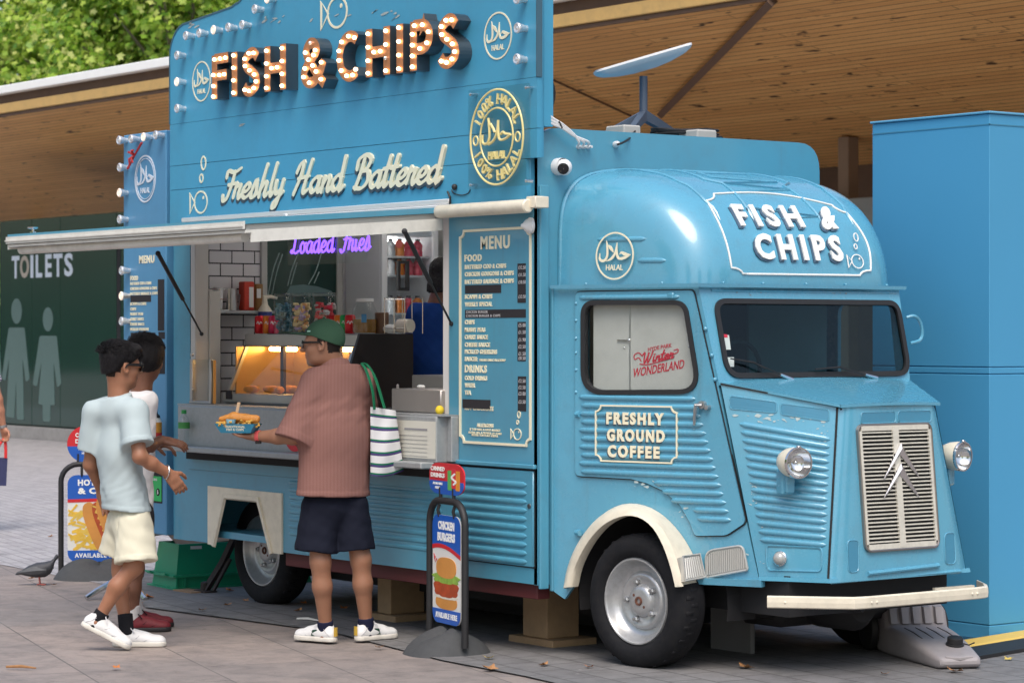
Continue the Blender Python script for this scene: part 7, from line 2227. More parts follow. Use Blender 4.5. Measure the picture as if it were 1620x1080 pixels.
    lay(b, stroke2d([spline([(x0+tr*.24+.0, zc_-tr*.25),(x0+tr*.24+.012, zc_-.01),(x0+tr*.24-.012, zc_+.01),(x0+tr*.24+.006, zc_+tr*.3)], 5)], .010), lambda u, v, w: f(u, v, .0066+w), .0012, 3)
    b.build('can_picture', [M('green_can_print', (.10,.40,.10), .4, var=.5, vs=20), M('orange_can_print', (.72,.28,.03), .4, var=.3, vs=20), M('red_can_print', (.62,.03,.05), .4), WHITE_TXT], tp_)
    for s in (-1, 1):
        b = MB(); b.tube([f(cx0+s*tr*.4, H1-.01, 0), f(cx0+s*tr*.4, H1+.07, 0)], .010, 6); b.build('topper_clip', BLACK, t)
    return t
sgb = U(713, 1022, Z=0); sgb = V(sgb.x, min(sgb.y, -.30), 0)
sgb = U(714, 1025, Z=0) - V(0, 0, 0)
sgn_c = V(-1.08, -.24, 0)
pavement_sign('pavement sign with a chicken burger picture standing in front of the truck skirt', sgn_c, (math.cos(math.radians(170.2)), math.sin(math.radians(170.2)), 0), .43, .155, .80, 'burger', .10)
q = U(157, 914, Z=0)
pavement_sign('pavement sign with a hot dog and chips picture half hidden by the young man', q, (RT.x*1.0+.10*HD.x, RT.y+.10*HD.y, 0), .52, .115, .785, 'hotdog', .125)

# --- chrome foot of a stand behind the young men
q = U(196, 944, Z=0)
b = MB()
for ang in (0.35, 2.4, 4.5):
    d_ = V(math.cos(ang+math.atan2(RT.y, RT.x)), math.sin(ang+math.atan2(RT.y, RT.x)), 0); 
for tipx, tipy in ((136, 949), (230, 951), (200, 930)):
    e = U(tipx, tipy, Z=0); d_ = (e-q)
    b.tube([q+V(0,0,.10), q+d_*.35+V(0,0,.095), q+d_*.75+V(0,0,.05), e+V(0,0,.015)], [.022,.022,.02,.016], 8)
b.lathe([(.03,.05),(.03,.14),(.02,.15),(.02,.5),(0,.5)], q, (0,0,1), 12)
b.top('stand_foot', CHROME, 'polished metal stand with curved feet on the paving behind the young men', 'stand', q)

# --- pigeon
p = U(62, 925, Z=0); pg = thing('pigeon', 'dark grey pigeon standing on the paving at the left edge', 'pigeon', p)
d_ = RT*.96+HD*.1; d_ = d_.normalized(); s_ = V(-d_.y, d_.x, 0)
def PG(a, z, c=0): return p+d_*a+s_*c+V(0,0,z)
b = MB(); PGM = M('pigeon_plumage', (.045,.048,.058), .6, var=.5, vs=14)
prof = [(-.155,.075,.004,.006),(-.12,.085,.02,.014),(-.07,.095,.038,.036),(-.02,.10,.052,.050),(.04,.105,.055,.052),(.075,.12,.045,.045),(.095,.145,.030,.034),(.100,.165,.022,.024),(.107,.18,.021,.022),(.118,.188,.016,.018),(.126,.188,.006,.008)]
rings = [[PG(a, z+rz*math.sin(t), ry*math.cos(t)) for t in np.linspace(0, 2*math.pi, 15)[:-1]] for a, z, ry, rz in prof]
b.loft(rings, True, True, 0, True); b.build('body', PGM, pg, 80)
b = MB()
for c_ in (-.045, .045): b.loft([[PG(-.15,.082,c_*.4), PG(-.15,.086,c_*.4), PG(-.15,.084,c_*.5)], [PG(-.04,.075,c_*1.1), PG(-.04,.13,c_*1.0), PG(-.04,.10,c_*1.3)], [PG(.05,.085,c_*1.05), PG(.05,.125,c_*.9), PG(.05,.105,c_*1.25)]], True, True, 0, True)
b.build('wing', M('pigeon_wing', (.075,.08,.09), .6, var=.5, vs=20), pg)
b = MB(); b.tube([PG(.122,.187), PG(.146,.180)], [.006,.001], 6); b.build('beak', M('dark_beak', (.04,.035,.03), .5), pg)
b = MB()
for c_ in (-.02,.02):
    b.tube([PG(.0,.065,c_), PG(.005,.01,c_)], .005, 6)
    for e in ((.04,0),(.03,.02),(.03,-.02),(-.02,0)): b.tube([PG(.005,.008,c_), PG(.005+e[0],.004,c_+e[1])], .0035, 5)
b.build('leg', M('pink_leg', (.35,.10,.09), .6), pg)

# --- fallen leaves
LF = [M('dry_leaf', (.34,.17,.07), .7, var=.4, vs=40), M('orange_leaf', (.50,.17,.04), .7, var=.3, vs=40), M('yellow_leaf', (.55,.42,.10), .7, var=.3, vs=40)]
spots = [(80,849,0),(85,925,0),(183,1056,1),(118,865,0),(236,945,1),(363,934,1),(360,957,0),(388,950,0),(480,954,1),(472,966,0),(545,962,1),(250,900,0),(932,1055,1),(773,1041,2),(600,1024,0),(1490,1045,0),(1512,1062,0),(1596,1043,2),(1180,1056,0),(50,915,0),(220,955,0),(775,1058,0),(860,1052,0),(320,965,0),(1400,1066,0)]
rnd = random.Random(8)
proto = None
for i, (px, py, c_) in enumerate(spots):
    p = U(px, py, Z=.012); r = .038*rnd.uniform(.7,1.3); a0 = rnd.random()*6
    b = MB(); pts = leaf_shape(1); vs = []
    vs = [p+V(r*(x*math.cos(a0)-y*math.sin(a0)), r*(x*math.sin(a0)+y*math.cos(a0)), .004+r*(.5*x*x+.25*y*abs(y))) for x, y in pts]+[p+V(0,0,.002)]
    b.add(vs, [(k, (k+1) % 10, 10) for k in range(10)])
    b.top('fallen_leaf', LF[c_], ('dry brown fallen leaf on the paving','orange fallen leaf on the paving','small yellow fallen leaf on the paving')[c_], 'leaf', p, ('brown fallen leaves','orange fallen leaves','yellow fallen leaves')[c_])
for (a, c_, l_) in (((10,1054),(57,1056),'thin dry twig on the slabs at the bottom left corner'),((470,978),(505,981),'thin white straw on the ground left of the man in the cap')):
    p, q = U(*a, Z=.015), U(*c_, Z=.015); b = MB(); b.tube([p, p.lerp(q,.5)+V(0,0,.006), q], [.006,.008,.004], 6); b.top('twig', LF[0] if l_[5] == 'd' else PAPER, l_, 'twig' if l_[5] == 'd' else 'straw', p)
# ================================================================== people: smooth bodies from distance fields
class Field:
    """blended solid sampled on a grid; one continuous surface"""
    def __init__(self, res): self.res = res; self.ops = []
    def cone(self, a, b, ra, rb, k=.02, flat=None, cap=None, op='u'):
        self.ops.append(('cone', np.array(a, float), np.array(b, float), ra, rb, k, flat, cap, op)); return self
    def chain(self, pts, rs, k=.02, flat=None):
        for i in range(len(pts)-1): self.cone(pts[i], pts[i+1], rs[i], rs[i+1], k, flat)
        return self
    def ell(self, c, r, F=None, k=.015, op='u'):
        F = np.eye(3) if F is None else np.array(F, float)
        self.ops.append(('ell', np.array(c, float), np.array(r, float), F, None, k, None, None, op)); return self
    def box(self, c, h, F, rnd=.005, k=.005, op='u'):
        self.ops.append(('box', np.array(c, float), np.array(h, float), np.array(F, float), rnd, k, None, None, op)); return self
    def half(self, p, n, k=.0): self.ops.append(('half', np.array(p, float), np.array(n, float), 0, 0, k, None, None, 'i')); return self
    def warp(self, fn): self.ops.append(('warp', fn, None, 0, 0, 0, None, None, 'w')); return self
    def mesh(self):
        h = self.res
        lo = np.full(3, 1e9); hi = -lo
        for o in self.ops:
            if o[8] != 'u': continue
            if o[0] == 'cone':
                r = max(o[3], o[4]); lo = np.minimum(lo, np.minimum(o[1], o[2])-r); hi = np.maximum(hi, np.maximum(o[1], o[2])+r)
            else: r = np.max(o[2])*1.8; lo = np.minimum(lo, o[1]-r); hi = np.maximum(hi, o[1]+r)
        lo -= 4*h; hi += 4*h
        n = np.ceil((hi-lo)/h).astype(int)+1
        F = np.full(n, .5, np.float32)
        ax = [lo[i]+h*np.arange(n[i]) for i in range(3)]
        for kind, A, B, ra, rb, k, flat, cap, op in self.ops:
            if kind == 'half':
                d = sum((ax[i]-A[i]).reshape([-1 if j == i else 1 for j in range(3)])*B[i] for i in range(3)).astype(np.float32)
                np.maximum(F, d, out=F); continue
            if kind == 'warp':
                m = np.abs(F) < .06; idx = np.argwhere(m); P = lo+idx*h
                F[m] += A(P).astype(np.float32); continue
            if kind == 'cone':
                r = max(ra, rb); l = np.minimum(A, B)-r; u = np.maximum(A, B)+r
            elif kind == 'ell': r = np.max(B); l = A-r; u = A+r
            else: r = np.linalg.norm(B)+rb; l = A-r; u = A+r
            mg = max(k, .004)+3*h
            i0 = np.maximum(0, np.floor((l-mg-lo)/h).astype(int)); i1 = np.minimum(n, np.ceil((u+mg-lo)/h).astype(int)+1)
            if np.any(i1 <= i0): continue
            X, Y, Z = np.meshgrid(*[ax[i][i0[i]:i1[i]] for i in range(3)], indexing='ij')
            P = np.stack([X, Y, Z], -1)
            if kind == 'cone':
                q = P-A; ab = B-A
                if flat is not None:
                    nn, s = np.array(flat[0], float), flat[1]; nn = nn/np.linalg.norm(nn)
                    q = q + nn*((q@nn)*(1/s-1))[..., None]; ab = ab + nn*((ab@nn)*(1/s-1))
                t = np.clip((q@ab)/max(ab@ab, 1e-9), 0, 1)
                d = np.linalg.norm(q-ab*t[..., None], axis=-1)-(ra+(rb-ra)*t)
                if flat is not None: d = d*(s+(1-s)*.4)
                if cap:
                    L = np.linalg.norm(B-A); tt = ((P-A)@(B-A))/L
                    if cap in (1, 3): d = np.maximum(d, tt-L)
                    if cap in (2, 3): d = np.maximum(d, -tt)
            elif kind == 'ell':
                q = (P-A)@ra.T; k0 = np.linalg.norm(q/B, axis=-1); k1 = np.linalg.norm(q/(B*B), axis=-1)+1e-9
                d = k0*(k0-1)/k1
            else:
                q = np.abs((P-A)@ra.T)-B
                d = np.linalg.norm(np.maximum(q, 0), axis=-1)+np.minimum(q.max(-1), 0)-rb
            d = d.astype(np.float32); S = F[i0[0]:i1[0], i0[1]:i1[1], i0[2]:i1[2]]
            if op == 'u':
                if k > 0: hh = np.maximum(k-np.abs(S-d), 0)/k; S[...] = np.minimum(S, d)-hh*hh*k*.25
                else: np.minimum(S, d, out=S)
            else:
                d = -d; hh = np.maximum(k-np.abs(S-d), 0)/max(k, 1e-6); S[...] = np.maximum(S, d)+hh*hh*k*.25
        # surface nets
        I = F < 0
        c = [I[:-1,:-1,:-1]]
        cnt = np.zeros(np.array(n)-1, np.int8)
        for i in (0,1):
            for j in (0,1):
                for k_ in (0,1): cnt += I[i:n[0]-1+i, j:n[1]-1+j, k_:n[2]-1+k_]
        mix = (cnt > 0) & (cnt < 8)
        cells = np.argwhere(mix); vid = np.full(mix.shape, -1, np.int64); vid[mix] = np.arange(len(cells))
        acc = np.zeros((len(cells), 3)); w = np.zeros(len(cells))
        cor = [(i, j, k_) for i in (0,1) for j in (0,1) for k_ in (0,1)]
        for a in cor:
            for b_ in cor:
                df = np.array(b_)-np.array(a)
                if df.sum() != 1 or df.min() < 0: continue
                fa = F[cells[:,0]+a[0], cells[:,1]+a[1], cells[:,2]+a[2]]; fb_ = F[cells[:,0]+b_[0], cells[:,1]+b_[1], cells[:,2]+b_[2]]
                m = (fa < 0) != (fb_ < 0); t = fa[m]/(fa[m]-fb_[m])
                acc[m] += np.array(a)+df*t[:, None]; w[m] += 1
        verts = lo+h*(cells+acc/w[:, None])
        faces = []
        for axis in range(3):
            s0 = [slice(None)]*3; s1 = [slice(None)]*3; s0[axis] = slice(0, -1); s1[axis] = slice(1, None)
            E = I[tuple(s0)] != I[tuple(s1)]
            e = np.argwhere(E); u_, v_ = [(1,2),(2,0),(0,1)][axis]
            ok = (e[:,u_] > 0) & (e[:,v_] > 0) & (e[:,u_] < n[u_]-1) & (e[:,v_] < n[v_]-1); e = e[ok]
            ins = I[e[:,0], e[:,1], e[:,2]]
            q = []
            for du, dv in ((0,0),(1,0),(1,1),(0,1)):
                g = e.copy(); g[:,u_] -= du; g[:,v_] -= dv; q.append(vid[g[:,0], g[:,1], g[:,2]])
            q = np.stack(q, 1); q[~ins] = q[~ins][:, ::-1]; faces.append(q)
        return verts, np.concatenate(faces)
    def build(self, name, mats, parent, pick=None, label=None, smooth=1):
        v, f = self.mesh()
        if smooth:                                     # light relaxation
            for it in range(smooth):
                a = np.zeros_like(v); c = np.zeros(len(v))
                for i in range(4):
                    np.add.at(a, f[:, i], v[f[:, (i+1) % 4]]); np.add.at(c, f[:, i], 1)
                v = v*.5+.5*a/np.maximum(c, 1)[:, None]
        if not isinstance(mats, (list, tuple)): mats = [mats]
        me = bpy.data.meshes.new(name); off = np.array(OFF.get(parent.name, (0,0,0)))
        vv = (v-off).astype(np.float32); nf = len(f)
        me.vertices.add(len(v)); me.vertices.foreach_set('co', vv.ravel())
        me.loops.add(nf*4); me.loops.foreach_set('vertex_index', f.ravel()); me.polygons.add(nf)
        me.polygons.foreach_set('loop_start', np.arange(0, nf*4, 4)); me.polygons.foreach_set('loop_total', np.full(nf, 4))
        me.polygons.foreach_set('use_smooth', np.ones(nf, bool))
        for m in mats: me.materials.append(m)
        if pick is not None: me.polygons.foreach_set('material_index', pick(v[f].mean(1)).astype(np.int32))
        me.update(calc_edges=True); me.validate()
        o = bpy.data.objects.new(name, me); scene.collection.objects.link(o); o.parent = parent; OFF[o.name] = Vector(off)
        if label: o['label'] = label
        return o

def J(px, py, D): return np.array(U(px, py, D=D))
def nrm(v): v = np.array(v, float); return v/np.linalg.norm(v)
rt, hd, up = np.array(RT), np.array(HD), np.array((0,0,1.0))
def frame(f, u=(0,0,1)):
    f = nrm(f); u = np.array(u, float); u = nrm(u-f*(u@f)); s = np.cross(u, f); return np.array([f, s, u])   # rows: forward, left, up

def skin_mat(name, col):
    m, nt, b = new_mat(name)
    n1 = noise(nt, 9, 5, .6); n2 = noise(nt, 60, 4, .6)
    c = mixc(nt, n1, tuple(k*.80 for k in col), tuple(min(1, k*1.16) for k in col))
    c = mixc(nt, math_n(nt, 'MULTIPLY', n2, .3), c, (col[0]*.95, col[1]*.62, col[2]*.55))
    nt.links.new(c, b.inputs['Base Color']); b.inputs['Roughness'].default_value = .48
    b.inputs['Subsurface Weight'].default_value = .15; b.inputs['Subsurface Radius'].default_value = (.9,.35,.2); b.inputs['Subsurface Scale'].default_value = .008
    bump(nt, b, n2, .12, .003); return m
def cloth_mat(name, col, weave=220, var=.1, stripes=None, rough=.85, bmp=.25):
    m, nt, b = new_mat(name)
    c = mixc(nt, noise(nt, 4, 5, .6), tuple(k*(1-var) for k in col), tuple(min(1, k*(1+var)) for k in col))
    if stripes:
        wv = node(nt, 'ShaderNodeTexWave', wave_type='BANDS', bands_direction='X'); nt.links.new(mapped(nt, (1,1,1), (0,0,stripes.get('rot', 0))), wv.inputs['Vector'])
        wv.inputs['Scale'].default_value = stripes['scale']; wv.inputs['Distortion'].default_value = .35; wv.inputs['Detail'].default_value = 1
        c = mixc(nt, math_n(nt, 'MULTIPLY', ramp(nt, wv.outputs['Fac'], [(.35,(0,0,0)),(.75,(1,1,1))]), stripes['amt']), c, stripes['col'])
        w2 = node(nt, 'ShaderNodeTexWave', wave_type='BANDS', bands_direction='Z'); nt.links.new(mapped(nt), w2.inputs['Vector']); w2.inputs['Scale'].default_value = 55; w2.inputs['Distortion'].default_value = .6
        c = mixc(nt, math_n(nt, 'MULTIPLY', w2.outputs['Fac'], .22), c, stripes['col'])
    nt.links.new(c, b.inputs['Base Color']); b.inputs['Roughness'].default_value = rough
    b.inputs['Specular IOR Level'].default_value = .12; bump(nt, b, noise(nt, weave, 3, .6), bmp, .003); return m
HAIR, nt, pb = new_mat('black_hair')
hn = noise(nt, 30, 6, .7, mapped(nt, (3, 3, .7)), .8); nt.links.new(mixc(nt, hn, (.003,.003,.004), (.014,.012,.014)), pb.inputs['Base Color']); pb.inputs['Roughness'].default_value = .55; pb.inputs['Specular IOR Level'].default_value = .22; bump(nt, pb, hn, .9, .012)
STUB = M('short_cropped_hair', (.022,.016,.014), .8, var=.4, vs=120, spec=.2)

def fnoise(P, s, seed=0):
    """cheap smooth noise from sines"""
    r = np.random.RandomState(seed); out = 0
    for i in range(5):
        d = r.normal(size=3); d /= np.linalg.norm(d); out = out+np.sin(P@d*s*(1+.45*i)+r.rand()*6.28)/(1+.5*i)
    return out/3
def folds(P, axis, scale, seed=0):
    """long soft creases running along axis"""
    a = nrm(axis); q = P-np.outer(P@a, a)*.78
    return fnoise(q, scale, seed)

def hem(P, p, n, w=.024, R=9.0):
    d = (P-p)@n
    return ((d > -w) & (d < .02) & (np.linalg.norm(P-p, axis=1) < R)).astype(float)

def head_ops(F, c, R, neck, nr=.058, beard=0, hw=1.0):
    """c head centre, R rows forward/left/up, neck base point"""
    def L(x, y, z): return c+R[0]*x+R[1]*y+R[2]*z
    F.ell(L(-.012,0,.030), (.099,.077*hw,.096), R, .02)
    F.ell(L(.030,0,-.040), (.062,.060*hw,.078), R, .03)
    F.ell(L(.020,0,-.075), (.060,.056*hw,.040), R, .025)
    F.ell(L(.066,0,-.098), (.024,.027,.019), R, .022)
    F.ell(L(.073,0,.022), (.020,.052,.014), R, .018)
    for s in (-1, 1):
        F.ell(L(.052,s*.040,-.028), (.030,.024,.026), R, .02)
        F.ell(L(.093,s*.033,.004), (.013,.016,.011), R, .010, 's')
        F.ell(L(.086,s*.032,.004), (.012,.013,.012), R, .004)
    F.cone(L(.090,0,.012), L(.112,0,-.026), .009, .014, .012)
    for s in (-1, 1): F.ell(L(.101,s*.011,-.030), (.012,.010,.009), R, .008)
    F.ell(L(.086,0,-.056), (.014,.024,.007), R, .008); F.ell(L(.084,0,-.068), (.014,.021,.008), R, .008)
    F.ell(L(.100,0,-.0615), (.012,.024,.0022), R, .004, 's')
    for s in (-1, 1):
        ER = np.array([R[0]*.93+R[1]*s*-.30, R[1]*.93*1.0+R[0]*s*.30, R[2]])
        F.ell(L(-.008,s*.080*hw,-.006), (.021,.008,.034), ER, .008)
        F.ell(L(-.003,s*.087*hw,-.004), (.010,.006,.018), ER, .006, 's')
        F.ell(L(.000,s*.083*hw,-.030), (.010,.006,.009), ER, .006)
    F.cone(L(-.028,0,-.045), neck, nr, nr*1.12, .035)
    return L

def hand_ops(F, w, dirv, palm, side, curl=(.35,.45,.4), spread=.09, size=1.0, thumb=.5):
    """w wrist, dirv towards the fingers, palm = direction the palm faces, side = thumb side direction"""
    d = nrm(dirv); p = nrm(np.array(palm)-d*(np.array(palm)@d)); s = nrm(side-d*(side@d)-p*(np.array(side)@p))
    k = size
    F.cone(w-d*.01, w+d*.035*k, .026*k, .031*k, .015, (p, .72))
    for o in (-.027,-.009,.009,.027): F.cone(w+d*.025*k+s*o*.7*k, w+d*.088*k+s*o*k*1.05, .017*k, .0115*k, .012, (p, .85))
    F.ell(w+d*.04*k+s*.024*k+p*.010*k, (.030*k,.018*k,.018*k), np.array([d, s, p]), .012)
    lens = {-.027: .062, -.009: .075, .009: .082, .027: .074}
    for i, o in enumerate((-.027,-.009,.009,.027)):
        base = w+d*.088*k+s*o*k*1.05; q = base; L = lens[o]*k; dd = nrm(d+s*o*spread/.027)
        ang = 0; r = (.0092, .0085, .0078, .0065)
        for j, fr in enumerate((.44,.31,.25)):
            ang += curl[j]*(1+.12*(1.5-i)); v = dd*math.cos(ang)+p*math.sin(ang)
            e = q+v*L*fr; F.cone(q, e, r[j]*k, r[j+1]*k, .004); q = e
    tb = w+d*.022*k+s*.026*k+p*.006*k; t1 = tb+nrm(d*.65+s*.75+p*thumb*.6)*.042*k; t2 = t1+nrm(d*.85+s*.32+p*thumb)*.032*k; t3 = t2+nrm(d*.92+s*.05+p*thumb*1.2)*.026*k
    F.chain([tb, t1, t2, t3], [.015*k,.0115*k,.0102*k,.008*k], .006)

def shoe(name_root, a, f, u, mats, L=.285, lace=True, rise=.075):
    """trainer: a = point on the sole under the ankle; f forward, u sole normal; mats upper, sole, trim"""
    R = frame(f, u); P = lambda x, y, z: a+R[0]*x+R[1]*y+R[2]*z
    b0, t0 = -.072, L-.072
    F = Field(.0045)
    F.cone(P(b0+.038,0,.036), P(.02,0,.04), .034, .036, .02); F.cone(P(.02,0,.04), P(t0-.045,0,.030), .038, .040, .025, (R[2], .75))
    F.cone(P(t0-.075,0,.028), P(t0-.036,0,.027), .040, .033, .02, (R[2], .7))
    F.cone(P(b0+.048,0,.05), P(-.008,0,rise+.012), .033, .038, .02, None, 1)
    F.cone(P(.02,0,.07), P(.10,0,.048), .030, .030, .03, (R[1], .9))
    F.half(P(0,0,.012), -R[2])
    F.ell(P(-.012,0,rise+.026), (.040,.030,.026), R, .006, 's')
    o = F.build('shoe', mats[0], name_root)
    S = Field(.0045)
    S.cone(P(b0+.040,0,.012), P(.03,0,.012), .040, .040, .02, (R[2], 1)); S.cone(P(.03,0,.012), P(t0-.045,0,.012), .041, .047, .02, (R[2], 1)); S.cone(P(t0-.075,0,.012), P(t0-.042,0,.014), .047, .040, .02, (R[2], 1))
    S.half(P(0,0,.0), -R[2]); S.half(P(0,0,.026), R[2])
    S.build('sole', mats[1], o)
    b = MB()
    for i in range(4):
        x = .035+.024*i; z = .074-.010*i
        b.tube([Vector(P(x,-.026,z-.010)), Vector(P(x+.008,0,z+.008)), Vector(P(x,.026,z-.010))], .0042, 5)
    if lace:
        b.tube([Vector(P(.03,0,.094)), Vector(P(.02,.03,.105)), Vector(P(.045,.045,.075))], .003, 5); b.tube([Vector(P(.03,0,.094)), Vector(P(.025,-.03,.105)), Vector(P(.05,-.045,.075))], .003, 5)
    b.build('laces', LACE if mats[0] is WSH else mats[2], o)
    b = MB()                                   # stitched panel lines
    def onsh(x, y0, z): return Vector(P(x, y0, z))
    for y in (-1, 1):
        b.tube([onsh(-.055, y*.033, .030), onsh(-.030, y*.0385, .052), onsh(-.012, y*.038, .078)], .0016, 4)
        b.tube([onsh(.035, y*.0395, .032), onsh(.060, y*.0405, .046), onsh(.075, y*.034, .060)], .0016, 4)
        b.tube([onsh(.10, y*.044, .030), onsh(.13, y*.0415, .042), onsh(.145, y*.020, .052), onsh(.147, 0, .055)], .0016, 4)
    b.build('stitching', STITCH if mats[0] is WSH else BLK, o)
    return o, P

def sock(root, ank, knee, mat, h=.10, r=.042):
    d = nrm(knee-ank); F = Field(.005); F.cone(ank-d*.065, ank+d*h, r, r*1.02, .0, None, 3); return F.build('sock', mat, root)
def specs(root, L, R, mat, tint=None, hw=1.0, tr=.0028, big=1.0):
    b = MB()
    for s in (-1, 1):
        pts = [Vector(L(.104-.010*max(0, math.cos(t)*s*s), s*.034+s*.028*big*math.cos(t), .004+.019*big*math.sin(t))) for t in np.linspace(0, 6.28, 17)[:-1]]
        b.tube(pts, tr, 5, True)
        b.tube([Vector(L(.100,s*.061,.012)), Vector(L(.06,s*.078*hw,.012)), Vector(L(.0,s*.086*hw,.010)), Vector(L(-.02,s*.086*hw,-.008))], [tr*1.5,tr*1.7,tr*1.3,tr], 6)
        if tint: b.add(pts, [list(range(16))], 1)
    b.tube([Vector(L(.106,-.008,.008)), Vector(L(.108,0,.011)), Vector(L(.106,.008,.008))], .0025, 5)
    return b.build('glasses', [mat, tint or mat], root)
LACE = M('off_white_lace', (.62,.62,.64), .7); STITCH = M('grey_stitch_line', (.42,.42,.44), .7)
BLKP = M('black_frame', (.012,.012,.014), .25); DKL = M('dark_lens_tint', (.008,.008,.010), .08)
WSH = M('white_leather', (.74,.74,.74), .5, var=.06, vs=9); WSO = M('white_rubber_sole', (.66,.63,.57), .6, var=.08, vs=8); NAVY = cloth_mat('navy_knit', (.016,.019,.045)); BLK = cloth_mat('black_knit', (.015,.015,.018))

# ------------------------------------------------------------------ man in the green cap
D0 = 14.08
man = thing('person', 'man in a green cap and rose brown shirt holding his food beside the counter', 'person', U(546, 1015, Z=0))
SK1 = skin_mat('tan_skin', (.325,.165,.10))
fwd = nrm(-rt*.58+hd*.81)                     # facing left and away
lft = np.cross(up, fwd)
hc = J(510, 544, D0-.02); hR = frame(nrm(-rt*.97+hd*.12-up*.05), up)
neck = J(529, 580, D0)
shL, shR = J(497, 606, D0-.05), J(572, 604, D0+.06)
chest = J(536, 640, D0); waist = J(530, 735, D0); pelv = J(527, 785, D0)
hipL, hipR = J(505, 800, D0-.02), J(556, 800, D0+.03)
knL, knR = J(507, 888, D0-.06), J(571, 885, D0+.02)
anL, anR = J(515, 990, D0+.0), J(579, 985, D0+.06)
elL, wrL = J(463, 690, D0-.12), J(404, 690, D0-.02)
elR, wrR = J(582, 700, D0+.22), J(545, 690, D0+.36)
F = Field(.005)
Lh = head_ops(F, hc, hR, neck, .054)
F.cone(neck, chest, .055, .10, .03, (fwd, .7)); F.cone(chest, waist, .12, .12, .05, (fwd, .62)); F.cone(waist, pelv, .12, .13, .05, (fwd, .66)); F.cone(shL, shR, .042, .042, .03)
F.chain([hipL, knL, knL*.62+anL*.38+hd*-.012, anL], [.082,.053,.050,.033], .03); F.chain([hipR, knR, knR*.62+anR*.38+hd*-.012, anR], [.082,.053,.050,.033], .03)
F.cone(anL, anL+np.array((0,0,-.05)), .036, .040, .02); F.cone(anR, anR+np.array((0,0,-.05)), .036, .040, .02)
F.chain([shL, elL, elL*.6+wrL*.4, wrL], [.056,.044,.041,.027], .02); F.chain([shR, elR, wrR], [.054,.042,.028], .02)
hand_ops(F, wrL, nrm(-rt*.97+up*.05-hd*.05), nrm(up*.9-rt*.1), nrm(hd*.9-up*.1), (.25,.55,.5), .05, .95, .5)
hand_ops(F, wrR, nrm(-rt*.7+hd*.6), nrm(up*.9), -hd, (.5,.6,.5))
def pick1(C):
    q = (C-hc)@hR.T
    beard = (q[:,0] > .045) & (q[:,2] < -.078) & (q[:,2] > -.13) & (np.abs(q[:,1]) < .035)
    crop = (q[:,0] < -.040) & (q[:,2] > -.050) & (q[:,2] < .09) | (q[:,0] < .012) & (q[:,2] > .012) & (q[:,2] < .1)
    lips = (q[:,0] > .088) & (q[:,2] < -.052) & (q[:,2] > -.073) & (np.abs(q[:,1]) < .022)
    return np.where(crop, 2, np.where(lips, 3, np.where(beard, 1, 0)))
F.build('body', [SK1, skin_mat('greying_stubble', (.25,.19,.16)), STUB, skin_mat('lip', (.28,.10,.075))], man, pick1)
# cap
C = Field(.004)
C.ell(Lh(-.016,0,.030), (.112,.090,.108), hR, .0); C.half(Lh(-.02,0,.020)+0*up, -nrm(hR[2]*.93-hR[0]*.40)); 
C.cone(Lh(.055,0,.052), Lh(.125,0,.062), .072, .058, .008, (nrm(hR[2]-hR[0]*.14), .11))
C.ell(Lh(-.022,0,.022), (.100,.078,.100), hR, .0, 's')
CAPM = cloth_mat('bottle_green_twill', (.045,.100,.062), 260)
C.build('cap', CAPM, man)
b = MB(); b.sphere(Lh(-.016,0,.139), .008, 8, 6); p_ = Lh(.058,.066,.072); b.obox(p_, (.022,.004,.008), Matrix([list(hR[0]), list(hR[1]), list(hR[2])]).transposed() @ Matrix.Rotation(-.5, 3, 'Z'), .001, 1); b.build('cap_trim', [CAPM, M('pale_green_tab', (.35,.60,.50), .6)], man)
specs(man, Lh, hR, BLKP, None, 1.0, .0036)
# shirt
SHIRT = cloth_mat('rose_brown_textured_shirt', (.265,.140,.122), 200, .1, {'scale': 17, 'amt': .32, 'col': (.21,.092,.075), 'rot': -.93}, .9, .5)
S = Field(.006)
S.cone(J(535,600,D0), J(533,690,D0), .150, .196, .05, (fwd, .66)); S.cone(J(531,690,D0), J(527,800,D0), .200, .218, .06, (fwd, .66))
S.cone(shL-up*.006, shR-up*.004, .062, .062, .06); S.cone(neck-up*.035, shL*.55+neck*.45-up*.035, .07, .062, .05); S.cone(neck-up*.035, shR*.55+neck*.45-up*.035, .07, .062, .05)
S.cone(shL, shL+(elL-shL)*1.02+np.array((0,0,-.015)), .078, .098, .045, None, 1); S.cone(shR, elR, .068, .080, .04, None, 1)
S.cone(neck+up*-.035, neck+up*-.005, .080, .072, .02)
S.half(J(528, 783, D0)+0*up, nrm(-up+rt*-.03)); S.half(neck+up*.004, nrm(up*.95+fwd*.12))
S.ell(neck+up*.02+fwd*.006, (.060,.060,.03), frame(fwd), .004, 's')
S.warp(lambda P: .0050*folds(P, up*.75+rt*.65, 22, 3)+.0015*fnoise(P, 45, 4)+.006*np.exp(-((P[:,2]-chest[2]+.02)/.09)**2)*folds(P, up*.5+rt*.8, 60, 5)-.0028*hem(P, J(528,783,D0), nrm(-up+rt*-.03))-.0028*hem(P, shL+(elL-shL)*1.02, nrm(elL-shL), .024, .125))
shirt = S.build('shirt', SHIRT, man)
b = MB()
def cring(k, z): return [Vector(neck-fwd*.004+up*(z-.012*math.cos(t))+(fwd*math.cos(t)*.068+lft*math.sin(t)*.072)*k) for t in np.linspace(0, 6.28, 33)[:-1]]
b.loft([cring(.93, .0), cring(.92, .030), cring(.98, .037), cring(1.05, .031), cring(1.34, -.010), cring(1.42, -.022), cring(1.28, -.026)], True, False)
b.build('collar', SHIRT, shirt)
